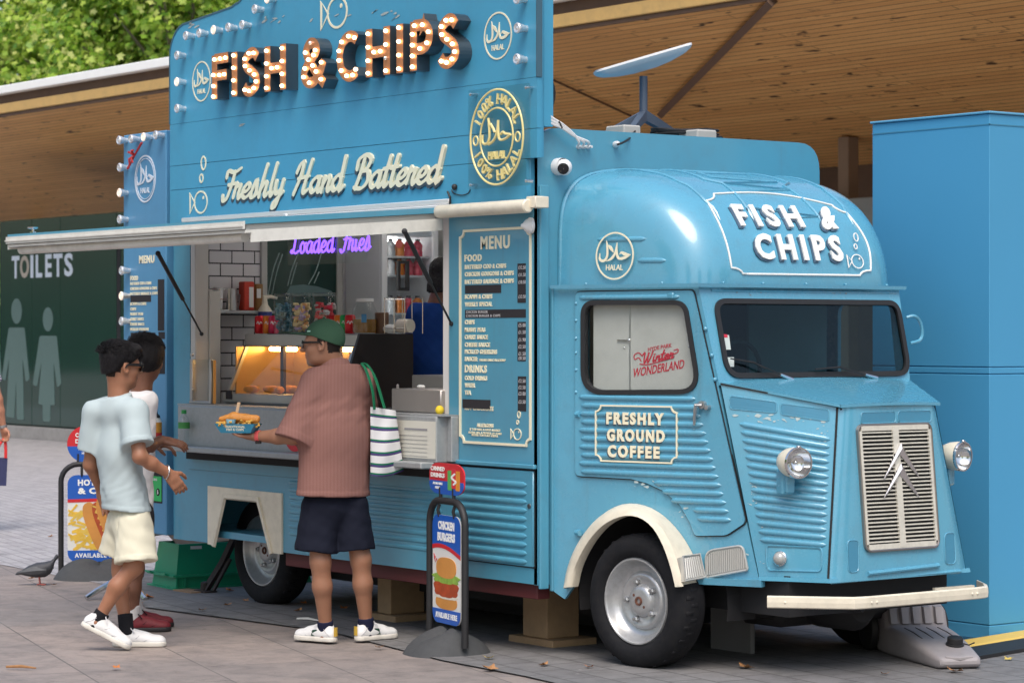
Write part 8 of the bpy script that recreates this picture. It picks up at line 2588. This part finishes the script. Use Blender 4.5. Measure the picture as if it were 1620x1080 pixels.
# shorts, socks, shoes
SHO = cloth_mat('dark_navy_shorts', (.011,.013,.024), 180, .2)
S = Field(.006)
S.cone(pelv+up*.03, pelv-up*.04, .145, .16, .03, (fwd, .70))
hmL, hmR = J(499, 873, D0-.04), J(560, 869, D0+.03)
S.cone(hipL+up*.0, hmL, .098, .120, .03, None, 1); S.cone(hipR+up*.0, hmR, .096, .114, .02, None, 1)
S.warp(lambda P: .006*folds(P, up, 40, 8)+.003*fnoise(P, 60, 9)); S.build('shorts', SHO, man)
for an, kn, toe in ((anL, knL, nrm(-rt*.80+hd*.55)), (anR, knR, nrm(rt*.74+hd*.62))):
    sock(man, an+up*-.005, kn, NAVY, .035, .043)
    a0 = np.array((an[0], an[1], .012)); 
    o, P = shoe(man, a0, toe, up, [WSH, WSO, WSH], .275)
    b = MB(); s_ = 1
    for y in (-1, 1):
        Q = lambda x, z, y=y: Vector(P(x, y*.0405, z))
        b.add([Q(.035,.030), Q(.070,.030), Q(.060,.062), Q(.028,.066)], [(0,1,2,3)], 0)
    b.build_each('side_patch', M('dark_green_suede', (.015,.06,.035), .7), o); b = MB()
    b.loft([[Vector(P(-.074+.004*abs(y), y*.016, z)) for y in (-1,-.3,.3,1)] for z in (.030,.055,.080)], False, False, 0)
    b.build('heel_tab', M('yellow_heel_tab', (.62,.40,.06), .6), o)
# watch
b = MB(); d_ = nrm(wrL-elL); c_ = wrL-d_*.022
b.lathe([(.031,-.012),(.0335,-.010),(.0335,.010),(.031,.012)], c_, d_, 18); q = Vector(c_-hd*.032+up*.006); 
b.build('watch_strap', M('coral_strap', (.68,.10,.10), .5), man)
b = MB(); b.obox(c_-hd*.020-up*.026, (.034,.034,.012), Matrix((rt, hd*.7-up*.0+up*.7, np.cross(rt, hd*.7+up*.7))).transposed(), .004); b.build('watch', M('black_watch', (.012,.012,.014), .2), man)
# carton of food in the hand
cc_ = wrL+(-rt)*.092+up*.020
tray = thing('food_carton', 'blue printed card tray of battered fish and chips in the man\'s hand', 'food tray', Vector(cc_))
BLUC = M('blue_carton_print', (.03,.22,.36), .55, var=.25, vs=30)
FRc = frame(-rt*.96+hd*.25)
TRp = lambda x, y, z: Vector(cc_+FRc[0]*x+FRc[1]*y+up*z)
b = MB()
bot = [TRp(x, y, 0) for x, y in ((-.085,-.045),(.085,-.045),(.085,.045),(-.085,.045))]; topp = [TRp(x, y, .05) for x, y in ((-.115,-.062),(.115,-.062),(.115,.062),(-.115,.062))]
inn = [TRp(x, y, .05) for x, y in ((-.112,-.059),(.112,-.059),(.112,.059),(-.112,.059))]; ib_ = [TRp(x, y, .004) for x, y in ((-.083,-.043),(.083,-.043),(.083,.043),(-.083,.043))]
b.loft([bot, topp, inn, ib_], True, True, 0, False); b.build('tray', BLUC, tray)
sgn_ = 1 if (FRc[1]@hd) < 0 else -1
def TF(u, v, w): return TRp(-u*1.0 if True else u, sgn_*(.0465+v*.34+w), .006+v)
b = MB()
for s, v0, w_ in (('TRADITIONAL', .022, .12),('FISH & CHIPS', .006, .10)): tx = fit(text2d(s, bold=.03), w=w_, h=.013); lay(b, shift2(tx, -w_*.5, v0), lambda u, v, w: TF(u, v, w), .001)
b.build('lettering', CREAM_TXT, tray, recalc=False)
b = MB(); rnd = random.Random(5)
for i in range(46):
    x, y = rnd.uniform(-.10,.10), rnd.uniform(-.05,.05); z = .035+rnd.random()*.025
    b.obox(TRp(x, y, z), (.055,.012,.011), Matrix.Rotation(rnd.random()*6, 3, 'Z') @ Matrix.Rotation(rnd.uniform(-.5,.5), 3, 'Y'), .003)
b.build('chips', M('golden_chips', (.68,.40,.08), .55, var=.2, vs=30), tray)
Fi = Field(.004); Fi.cone(TRp(-.105,.0,.075), TRp(.03,-.005,.084), .020, .027, .01); Fi.cone(TRp(.03,-.005,.084), TRp(.10,.005,.072), .027, .013, .01); Fi.warp(lambda P: .003*fnoise(P, 160, 2)); Fi.build('battered_fish', M('crisp_batter', (.62,.25,.045), .5, var=.35, vs=45, bmp=.5, bs=120), tray)
b = MB(); b.lathe([(0,0),(.024,0),(.028,.022),(.025,.022),(.022,.004),(0,.004)], TRp(.03,sgn_*.035,.052), (0,0,1), 14); b.build('sauce_pot', M('pale_blue_pot', (.25,.50,.62), .4), tray)
Fk = U(377, 632, D=D0+.02); F0 = TRp(-.02 if True else 0, 0, .06); 
f0 = np.array(U(372, 664, D=D0-.0)); f1 = np.array(U(378, 636, D=D0-.0))
b = MB(); wv = rt
b.prism([Vector(f0+wv*.015), Vector(f0-wv*.015), Vector(f0+(f1-f0)*.15-wv*.013), Vector(f0+(f1-f0)*.35-wv*.007), Vector(f1-wv*.009), Vector(f1+wv*.009), Vector(f0+(f1-f0)*.35+wv*.007), Vector(f0+(f1-f0)*.15+wv*.013)], Vector(hd*.003))
b.top('wooden_fork', M('birch_wood', (.60,.42,.26), .7), 'small wooden fork stuck upright in the tray of fish and chips', 'fork', Vector(f0))
# tote bag
WCAN = cloth_mat('white_canvas', (.66,.66,.68), 160, .06); STRP = [WCAN, cloth_mat('green_stripe', (.015,.17,.08)), cloth_mat('purple_stripe', (.07,.05,.16))]
bag = thing('tote_bag', 'white canvas tote with green and purple stripes hanging from the man\'s shoulder', 'tote bag', Vector(J(612, 750, D0+.02)))
b = MB(); db = D0-.02
lx = lambda t: 585+ (590-585)*t; 
NR = 26
rings = []
def bagpt(u, v, side):
    """u across 0..1, v down 0..1, side -1 near +1 far"""
    yT = 643+ (649-643)*u; yB = 752+(744-752)*u + 5*math.sin(math.pi*u)
    x = (586+40*u)*(1-v)+(586+53*u)*v; y = yT+(yB-yT)*v
    t = (.008+.035*math.sin(math.pi*min(1, v*1.0)*.80)*(math.sin(math.pi*u)**.6+.15) + .006*math.sin(9*u+5*v))
    return np.array(U(x, y, D=db+side*t+.10*u))
ms = []
def stripe(v):
    for c_ in (.105,.29,.475,.655,.825,.965):
        if abs(v-c_) < .013: return 1
        if .013 <= v-c_ < .042: return 2
    return 0
NU_, NV_ = 16, 84
for side in (-1, 1):
    base = len(b.v)
    b.v.extend([tuple(bagpt(i/NU_, j/NV_, side)) for j in range(NV_+1) for i in range(NU_+1)])
    for j in range(NV_):
        for i in range(NU_):
            q = [base+j*(NU_+1)+i, base+j*(NU_+1)+i+1, base+(j+1)*(NU_+1)+i+1, base+(j+1)*(NU_+1)+i]
            b.f.append(q if side < 0 else q[::-1]); b.m.append(stripe((j+.5)/NV_)); b.s.append(True)
    
n0 = (NU_+1)*(NV_+1)
for j in range(NV_):
    for i in (0, NU_):
        q = [j*(NU_+1)+i, (j+1)*(NU_+1)+i, n0+(j+1)*(NU_+1)+i, n0+j*(NU_+1)+i]; b.f.append(q); b.m.append(stripe((j+.5)/NV_)); b.s.append(True)
for i in range(NU_): b.f.append([NV_*(NU_+1)+i, NV_*(NU_+1)+i+1, n0+NV_*(NU_+1)+i+1, n0+NV_*(NU_+1)+i]); b.m.append(0); b.s.append(True)
b.build('bag_body', STRP, bag, 80)
for dd_, m_ in ((-.03, STRP[1]), (.03, STRP[2])):
    b = MB(); top_ = shR+up*.085-rt*.03+hd*dd_*.3
    pth = [Vector(q) for q in spline([np.array(U(592, 648, D=db+dd_)), np.array(U(589, 618, D=D0-.03+dd_)), np.array(U(579, 586, D=D0+.0+dd_)), np.array(U(572, 575, D=D0+.05+dd_)), np.array(U(581, 578, D=D0+.10+dd_)), np.array(U(594, 600, D=D0+.06+dd_)), np.array(U(608, 646, D=db+.03+dd_))], 6)]
    sgv = Vector(hd*.9+rt*.35)
    b.loft([[p-sgv*.014, p+sgv*.014, p+sgv*.014+Vector(rt*.003+up*.003), p-sgv*.014+Vector(rt*.003+up*.003)] for p in pth], True, True, 0, False); b.build('strap', m_, bag)

# ------------------------------------------------------------------ young man in the pale blue tee, walking
D1 = 13.88
y1 = thing('person', 'young man with black hair and sunglasses in a pale blue t-shirt and cream shorts, walking', 'person', U(190, 1026, Z=0))
SK2 = skin_mat('brown_skin', (.33,.155,.088))
fwd = nrm(rt*.90+hd*.40); lft = np.cross(up, fwd)
hc = J(192, 579, D1+.02); hR = frame(nrm(rt*.84+hd*.55-up*.07), up*.99+rt*.03)
neck = J(187, 625, D1+.02)
shN, shF = J(220, 650, D1-.16), J(158, 650, D1+.10)
shN, shF = J(212, 652, D1-.13), J(152, 652, D1+.02)
chest = J(182, 680, D1); waist = J(192, 760, D1); pelv = J(206, 815, D1)
hipN, hipF = J(212, 825, D1-.06), J(196, 825, D1+.07)
knN, anN = J(212, 895, D1-.10), J(158, 975, D1-.12)
knF, anF = J(192, 900, D1+.10), J(199, 985, D1+.06)
elN, wrN = J(221, 722, D1-.20), J(266, 748, D1-.10)
elF, wrF = J(143, 735, D1+.06), J(160, 775, D1+.16)
F = Field(.005); Lh = head_ops(F, hc, hR, neck, .049)
F.cone(neck, chest, .052, .09, .03, (fwd, .7)); F.cone(chest, waist, .10, .10, .05, (fwd, .62)); F.cone(waist, pelv, .10, .11, .05, (fwd, .66)); F.cone(shN, shF, .040, .040, .03)
F.chain([hipN, knN, knN*.6+anN*.4-fwd*.016, anN], [.074,.047,.044,.029], .03); F.chain([hipF, knF, knF*.6+anF*.4-fwd*.016, anF], [.074,.047,.044,.029], .03)
F.cone(anN, anN-up*.03-fwd*.02, .034, .036, .02); F.cone(anF, anF-up*.05, .034, .038, .02)
F.chain([shN, elN, elN*.6+wrN*.4, wrN], [.046,.037,.035,.024], .02); F.chain([shF, elF, wrF], [.046,.037,.024], .02)
hand_ops(F, wrN, nrm(rt*.55-up*.75+hd*.2), nrm(hd*.8-rt*.3), nrm(rt*.8+up*.5), (.35,.5,.4), .05, .95)
hand_ops(F, wrF, nrm(rt*.35-up*.9), nrm(-hd*.8), nrm(rt*.9), (.3,.4,.4))
def pick2(C_):
    q = (C_-hc)@hR.T
    crop = (q[:,2] > -.035) & (q[:,0] < -.03) & (q[:,2] < .12) | (q[:,0] < .02) & (q[:,2] > .018) & (q[:,2] < .12) | (q[:,0] < -.055) & (q[:,2] > -.06) & (q[:,2] < .1)
    lips = (q[:,0] > .088) & (q[:,2] < -.052) & (q[:,2] > -.073) & (np.abs(q[:,1]) < .022)
    return np.where(lips, 2, np.where(crop, 1, 0))
FADE = M('faded_hair', (.022,.015,.012), .8, var=.4, vs=140, spec=.2)
F.build('body', [SK2, FADE, skin_mat('brown_lip', (.25,.09,.07))], y1, pick2)
def hair_field(Lh, hR, hc, rnd_seed, back=0.0):
    H = Field(.004)
    H.ell(Lh(-.012,0,.056), (.112,.091,.078), hR, .02); H.ell(Lh(.052,0,.096), (.054,.072,.032), hR, .03); H.ell(Lh(-.056,0,.022-back), (.060,.078,.085+back), hR, .03)
    H.half(Lh(.02,0,.030-back), -nrm(hR[2]*.85-hR[0]*.50))
    H.half(Lh(.088,0,.07), nrm(hR[0]*.92-hR[2]*.4))
    H.warp(lambda P: .0028*fnoise(P@np.array([hR[0]*.6, hR[1]*1.6, hR[2]*.8]).T, 150, rnd_seed)+.0015*fnoise(P, 300, rnd_seed+1))
    return H
hair_field(Lh, hR, hc, 11, .01).build('hair', HAIR, y1)
def tufts(root, Lh, hR, seed, n=1500, zmin=.05, mat=HAIR):
    b = MB(); r = np.random.RandomState(seed)
    for i in range(n):
        a = r.rand()*6.28; e = r.uniform(.15, 1.5); d = hR[0]*math.cos(a)*math.cos(e)*1.15+hR[1]*math.sin(a)*math.cos(e)+hR[2]*math.sin(e)
        p = np.array(Lh(-.012,0,.056))+np.array([x for x in (hR[0]*(d@hR[0])*.108+hR[1]*(d@hR[1])*.087+hR[2]*(d@hR[2])*.075)])
        if (p-np.array(Lh(0,0,0)))@hR[2] < zmin-.36*((p-np.array(Lh(0,0,0)))@hR[0])*-1*.3: continue
        tg = hR[0]*r.uniform(.3,.9)+hR[1]*r.normal()*.35+hR[2]*r.uniform(-.5,.2); tg = tg-d*(tg@d); dr = nrm(nrm(tg)+d*r.uniform(.02,.30)); l = r.uniform(.022,.042)
        b.tube([Vector(p-dr*.01), Vector(p+dr*l*.5+d*.005), Vector(p+dr*l-d*.002)], [.0019,.0016,.0004], 3)
    return b.build('hair_tufts', mat, root)
tufts(y1, Lh, hR, 3)
sg_ = specs(y1, Lh, hR, BLKP, DKL, 1.0, .0045, 1.12)
TEE = cloth_mat('pale_blue_jersey', (.44,.52,.54), 240, .05)
S = Field(.006)
S.cone(J(184,640,D1), J(187,715,D1), .128, .140, .05, (fwd, .68)); S.cone(J(187,715,D1), J(204,838,D1), .140, .172, .06, (fwd, .76))
S.cone(shN+up*.004, shF+up*.004, .060, .060, .05)
S.cone(shN, shN+(elN-shN)*.72, .070, .083, .045, None, 1); S.cone(shF, shF+(elF-shF)*.72, .072, .080, .045, None, 1)
S.cone(neck-up*.03, neck-up*.006, .074, .066, .02)
S.half(J(203, 806, D1), nrm(-up-rt*.05)); S.half(neck+up*.002, nrm(up*.95-fwd*.2+up*.0))
S.warp(lambda P: .0045*folds(P, up*.95+rt*.18, 30, 21)+.0022*fnoise(P, 45, 22)+.007*np.exp(-((P[:,2]-waist[2])/.12)**2)*folds(P, up*.75+rt*.5, 50, 23)+.006*np.exp(-((P[:,2]-waist[2]+.06)/.07)**2)*folds(P, rt*.9+up*.3, 70, 24)-.0028*hem(P, J(203,806,D1), nrm(-up-rt*.05))-.0028*hem(P, shN+(elN-shN)*.72, nrm(elN-shN), .024, .10))
S.build('t_shirt', TEE, y1)
SHC = cloth_mat('cream_cotton_shorts', (.66,.63,.50), 200, .06)
S = Field(.006); S.cone(pelv+up*.03, pelv-up*.03, .125, .145, .03, (fwd, .74))
hmN, hmF = J(216, 888, D1-.10), J(186, 876, D1+.10)
S.cone(hipN-up*.01, hmN, .098, .112, .03, None, 1); S.cone(hipF-up*.01, hmF, .095, .098, .02, None, 1)
S.warp(lambda P: .007*folds(P, up*.8+rt*.5, 42, 31)+.004*fnoise(P, 60, 32)-.003*hem(P, hmN, nrm(hmN-hipN), .024, .14)+.004*np.exp(-((np.abs((P-hipN)@nrm(rt*.6-hd*.8)-.0)/.004)**2))*((P[:,2] > hmN[2]+.10))); S.build('shorts', SHC, y1)
sock(y1, anN, knN, BLK, .03, .040); sock(y1, anF, knF, BLK, .05, .040)
tp = nrm(rt*.88+hd*.10-up*.47); tn = nrm(np.cross(tp, np.cross(up, tp))*1.0); tn = tn if tn[2] > 0 else -tn
shoe(y1, anN-tn*.085+0*up, tp, tn, [WSH, WSO, WSH], .29)
a0 = np.array((anF[0], anF[1], .002)); shoe(y1, a0, nrm(rt*.95+hd*.05), up, [WSH, WSO, WSH], .285)
b = MB(); d_ = nrm(wrN-elN); b.tube([Vector(wrN-d_*.012+np.cross(d_, up)*.034*math.cos(t)+nrm(np.cross(d_, np.cross(d_, up)))*.036*math.sin(t)+d_*.012*math.sin(t)) for t in np.linspace(0, 6.28, 22)[:-1]], .0035, 6, True); b.build('bracelet', CHROME, y1)

# ------------------------------------------------------------------ second young man, behind him, reaching to the counter
D2 = 14.62
y2 = thing('person', 'young man in a white t-shirt and red trainers behind the walking one, facing the counter', 'person', U(222, 998, Z=0))
SK3 = skin_mat('deep_brown_skin', (.185,.085,.052))
fwd = nrm(rt*.75+hd*.66); hc = J(233, 566, D2); hR = frame(nrm(rt*.40+hd*.90-up*.16), up)
neck = J(224, 616, D2); shN, shF = J(228, 636, D2-.16), J(188, 636, D2+.14)
chest = J(208, 680, D2); waist = J(206, 760, D2); pelv = J(208, 815, D2); hipN, hipF = J(216, 825, D2-.08), J(200, 825, D2+.08)
knN, anN = J(212, 900, D2-.02), J(210, 975, D2); knF, anF = J(198, 895, D2+.16), J(216, 965, D2+.20)
elN, wrN = J(222, 712, D2-.14), J(256, 696, D2+.02); elF, wrF = J(200, 715, D2+.25), J(240, 700, D2+.35)
F = Field(.005); Lh = head_ops(F, hc, hR, neck, .054)
F.cone(neck, chest, .052, .09, .03, (fwd, .7)); F.cone(chest, waist, .10, .10, .05, (fwd, .62)); F.cone(waist, pelv, .10, .11, .05, (fwd, .66)); F.cone(shN, shF, .040, .040, .03)
F.chain([hipN, knN, knN*.6+anN*.4-fwd*.014, anN], [.078,.054,.051,.033], .03); F.chain([hipF, knF, knF*.6+anF*.4-fwd*.014, anF], [.078,.054,.051,.033], .03)
F.cone(anN, anN-up*.05, .034, .038, .02); F.cone(anF, anF-up*.05, .034, .038, .02)
F.chain([shN, elN, elN*.6+wrN*.4, wrN], [.048,.041,.038,.026], .02); F.chain([shF, elF, wrF], [.048,.040,.026], .02)
hand_ops(F, wrN, nrm(rt*.94-up*.18+hd*.2), nrm(-up*.8+hd*.4), nrm(hd*.7+up*.6), (.22,.35,.3), .10, .98)
hand_ops(F, wrF, nrm(rt*.94-up*.2), nrm(-up), nrm(-hd), (.3,.4,.4), .08)
F.build('body', SK3, y2)
H = Field(.004); H.ell(Lh(-.016,0,.028), (.116,.099,.112), hR, .02); H.ell(Lh(-.035,0,-.02), (.085,.090,.075), hR, .03); H.half(Lh(.062,0,0), nrm(hR[0]*.95-hR[2]*.3)); H.warp(lambda P: .003*fnoise(P@np.array([hR[0]*1.4, hR[1]*1.6, hR[2]*.35]).T, 150, 14)); H.build('hair', HAIR, y2); tufts(y2, Lh, hR, 5, 1300, .0)
S = Field(.006); S.cone(J(208,640,D2), J(208,720,D2), .125, .142, .05, (fwd, .70)); S.cone(J(208,720,D2), J(208,830,D2), .142, .152, .06, (fwd, .74)); S.cone(shN, shF, .060, .060, .05)
S.cone(shN, shN+(elN-shN)*.72, .070, .080, .045, None, 1); S.cone(shF, shF+(elF-shF)*.7, .070, .078, .045, None, 1); S.cone(neck-up*.03, neck-up*.004, .07, .062, .02)
S.half(J(208, 822, D2), -up); S.half(neck+up*.002, nrm(up-fwd*.2)); S.warp(lambda P: .006*folds(P, up, 36, 41)+.004*fnoise(P, 50, 42)); S.build('t_shirt', cloth_mat('white_jersey', (.74,.72,.73), 240, .04), y2)
S = Field(.007); S.cone(pelv+up*.06, pelv-up*.02, .145, .15, .03, (fwd, .74)); S.cone(hipN+up*.03, J(214,868,D2-.05), .10, .10, .03, None, 1); S.cone(hipF+up*.03, J(199,866,D2+.12), .10, .10, .02, None, 1); S.warp(lambda P: .006*folds(P, up, 42, 43)); S.build('shorts', cloth_mat('dark_grey_shorts', (.03,.03,.035)), y2)
WSK = cloth_mat('white_ribbed_sock', (.62,.60,.60), 120); REDS = M('dark_red_mesh', (.16,.012,.02), .6, var=.3, vs=60); BLS = M('black_sole', (.02,.018,.02), .6)
sock(y2, anN, knN, WSK, .07, .040); sock(y2, anF, knF, WSK, .07, .040)
shoe(y2, np.array((anN[0], anN[1], .002)), nrm(rt*.93+hd*.2), up, [REDS, BLS, BLK], .285); shoe(y2, np.array((anF[0], anF[1], .002)), nrm(rt*.9+hd*.35), up, [REDS, BLS, BLK], .285)

# ------------------------------------------------------------------ server inside
D3 = 15.75
sv = thing('person', 'server in a royal blue polo shirt seen from behind inside the truck', 'person', Vector((*J(692, 700, D3)[:2], .462)))
SK4 = skin_mat('light_brown_skin', (.30,.15,.10)); fwd = nrm(hd*.9+rt*.25); hc = J(704, 442, D3); hR = frame(nrm(hd*.85+rt*.5-up*.25), up)
neck = J(694, 482, D3); shN, shF = J(664, 500, D3), J(726, 500, D3+.05); chest = J(690, 530, D3); pelv = J(690, 650, D3)
F = Field(.006); Lh = head_ops(F, hc, hR, neck, .058); F.cone(neck, chest, .055, .10, .03, (fwd, .7)); F.cone(chest, pelv, .11, .11, .05, (fwd, .62)); F.cone(shN, shF, .042, .042, .03)
elN, wrN = J(655, 575, D3+.05), J(668, 640, D3+.25); elF, wrF = J(736, 575, D3+.1), J(726, 640, D3+.3)
F.chain([shN, elN, wrN], [.05,.042,.028], .02); F.chain([shF, elF, wrF], [.05,.042,.028], .02)
hand_ops(F, wrN, nrm(hd*.7-up*.5), nrm(rt), nrm(hd+up), (.3,.5,.4)); hand_ops(F, wrF, nrm(hd*.7-up*.5), nrm(-rt), nrm(hd+up), (.3,.5,.4))
fz = .462
for hx in (674, 706):
    h_ = J(hx, 660, D3); k_ = h_.copy(); k_[2] = .95; a_ = h_.copy(); a_[2] = .54; F.chain([h_, k_, a_, a_-up*.06+fwd*.0], [.085,.06,.04,.045], .03); F.cone(a_-up*.045, a_-up*.055+fwd*.13, .035, .03, .02)
def pick4(C_):
    q = (C_-hc)@hR.T; return np.where((q[:,2] > -.07) & (q[:,0] < -.02) & (q[:,2] < .2) | (q[:,2] > .03) & (q[:,0] < .03), 1, 0)
F.build('body', [SK4, STUB], sv, pick4)
H = hair_field(Lh, hR, hc, 17, .07); H.build('hair', HAIR, sv)
S = Field(.007); S.cone(J(691,497,D3), J(690,580,D3), .150, .172, .05, (fwd, .68)); S.cone(J(690,580,D3), J(690,672,D3), .172, .18, .05, (fwd, .7)); S.cone(shN, shF, .068, .068, .05); S.cone(shN, shN+(elN-shN)*.85, .078, .085, .04, None, 1); S.cone(shF, shF+(elF-shF)*.85, .078, .085, .04, None, 1)
S.cone(neck-up*.03, neck+up*.01, .078, .070, .015); S.half(J(690, 668, D3), -up); S.half(neck+up*.012, up); S.warp(lambda P: .011*folds(P, rt*.7+up*.6, 30, 51)+.004*fnoise(P, 50, 52)); S.build('polo_shirt', cloth_mat('royal_blue_pique', (.012,.048,.21), 220, .1), sv)
S = Field(.008)
for hx in (674, 706):
    h_ = J(hx, 655, D3); a_ = h_.copy(); a_[2] = .52; S.cone(h_, a_, .10, .07, .03, None, 1)
S.build('trousers', BLK, sv)

# ------------------------------------------------------------------ passer-by cut by the left edge
D4 = 22.0
pb_ = thing('person', 'passer-by with a striped sleeve at the left edge, one arm in view', 'person', U(-52, 528+4100*1.68/22.0, Z=0))
fwd = nrm(hd*.8-rt*.4); hc = J(-50, 520, D4); hR = frame(nrm(hd*.8-rt*.4), up); neck = J(-50, 545, D4); shN = J(-22, 562, D4); shF = J(-78, 562, D4); chest = J(-50, 580, D4); pelv = J(-50, 690, D4)
elN, wrN = J(-4, 632, D4-.03), J(5, 676, D4); elF, wrF = J(-92, 632, D4), J(-92, 680, D4)
F = Field(.008); Lh = head_ops(F, hc, hR, neck, .055); F.cone(neck, chest, .055, .09, .03, (fwd, .7)); F.cone(chest, pelv, .10, .10, .05, (fwd, .62)); F.cone(shN, shF, .04, .04, .03)
F.chain([shN, elN, elN*.6+wrN*.4, wrN], [.052,.044,.040,.026], .02); F.chain([shF, elF, wrF], [.05,.04,.026], .02); hand_ops(F, wrN, nrm(-up*.95+rt*.25), nrm(-hd*.6-rt*.3), nrm(-hd*.5+rt*.3), (.7,.9,.7)); hand_ops(F, wrF, -up, rt, fwd)
for hx in (-62, -38):
    h_ = J(hx, 695, D4); k_ = h_.copy(); k_[2] = .48; a_ = h_.copy(); a_[2] = .08; F.chain([h_, k_, a_], [.085,.058,.038], .03); F.cone(a_-up*.045, a_-up*.05+fwd*.15, .036, .03, .02)
for hx in (-62, -38): shoe(pb_, np.array((*J(hx, 695, D4)[:2], .002)), fwd, up, [WSH, WSO, WSH], .28, False)
F.build('body', skin_mat('fair_tanned_skin', (.42,.20,.12)), pb_); H = hair_field(Lh, hR, hc, 19, .05); H.res = .008; H.build('hair', HAIR, pb_)
STM, nt, q_ = new_mat('striped_jersey'); wv = node(nt, 'ShaderNodeTexWave', wave_type='BANDS', bands_direction='Z'); nt.links.new(mapped(nt), wv.inputs['Vector']); wv.inputs['Scale'].default_value = 14; nt.links.new(mixc(nt, ramp(nt, wv.outputs['Fac'], [(.48,(0,0,0)),(.52,(1,1,1))]), (.62,.60,.62), (.08,.04,.12)), q_.inputs['Base Color']); q_.inputs['Roughness'].default_value = .85
S = Field(.009); S.cone(J(-50,556,D4), pelv, .14, .165, .05, (fwd, .68)); S.cone(shN, shF, .062, .062, .05); S.cone(shN, shN+(elN-shN)*.62, .072, .078, .04, None, 1); S.cone(shF, shF+(elF-shF)*.62, .072, .078, .04, None, 1); S.half(neck, up); S.build('striped_top', STM, pb_)
S = Field(.009); S.cone(J(-50,685,D4), J(-50,700,D4), .16, .16, .03, (fwd, .7))
for hx in (-62, -38): h_ = J(hx, 695, D4); k_ = h_.copy(); k_[2] = .50; S.cone(h_, k_, .10, .10, .03, None, 1)
S.build('shorts', NAVY, pb_)
b = MB(); d_ = nrm(wrN-elN); b.lathe([(.031,-.012),(.035,-.01),(.035,.01),(.031,.012)], wrN-d_*.01, d_, 16); b.build('wrist_watch', STEEL, pb_)
bg = thing('carrier_bag', 'navy carrier bag with red handles held by the passer-by at the left edge', 'bag', Vector(J(0, 768, D4)))
b = MB(); a_, c_ = J(-28, 770, D4), J(11, 722, D4)
P4 = lambda px, py, dd: Vector(J(px, py, D4+dd))
b.loft([[P4(-26,768,-.05), P4(10,768,-.05), P4(10,768,.05), P4(-26,768,.05)], [P4(-27,722,-.02), P4(12,724,-.02), P4(12,724,.02), P4(-27,722,.02)]], True, True, 0, False); b.build('bag_body', M('navy_bag_print', (.012,.016,.075), .5, var=.3, vs=30), bg)
for k_ in (-1, 1):
    b = MB(); pth = [P4(-8,724,.02*k_), P4(-2,705,.02*k_), Vector(wrN-up*.10+rt*.01), P4(9,708,.02*k_), P4(9,724,.02*k_)]; b.tube([Vector(q) for q in spline(pth, 4)], .013, 6); b.build('handle', M('red_handle', (.70,.03,.03), .5), bg)
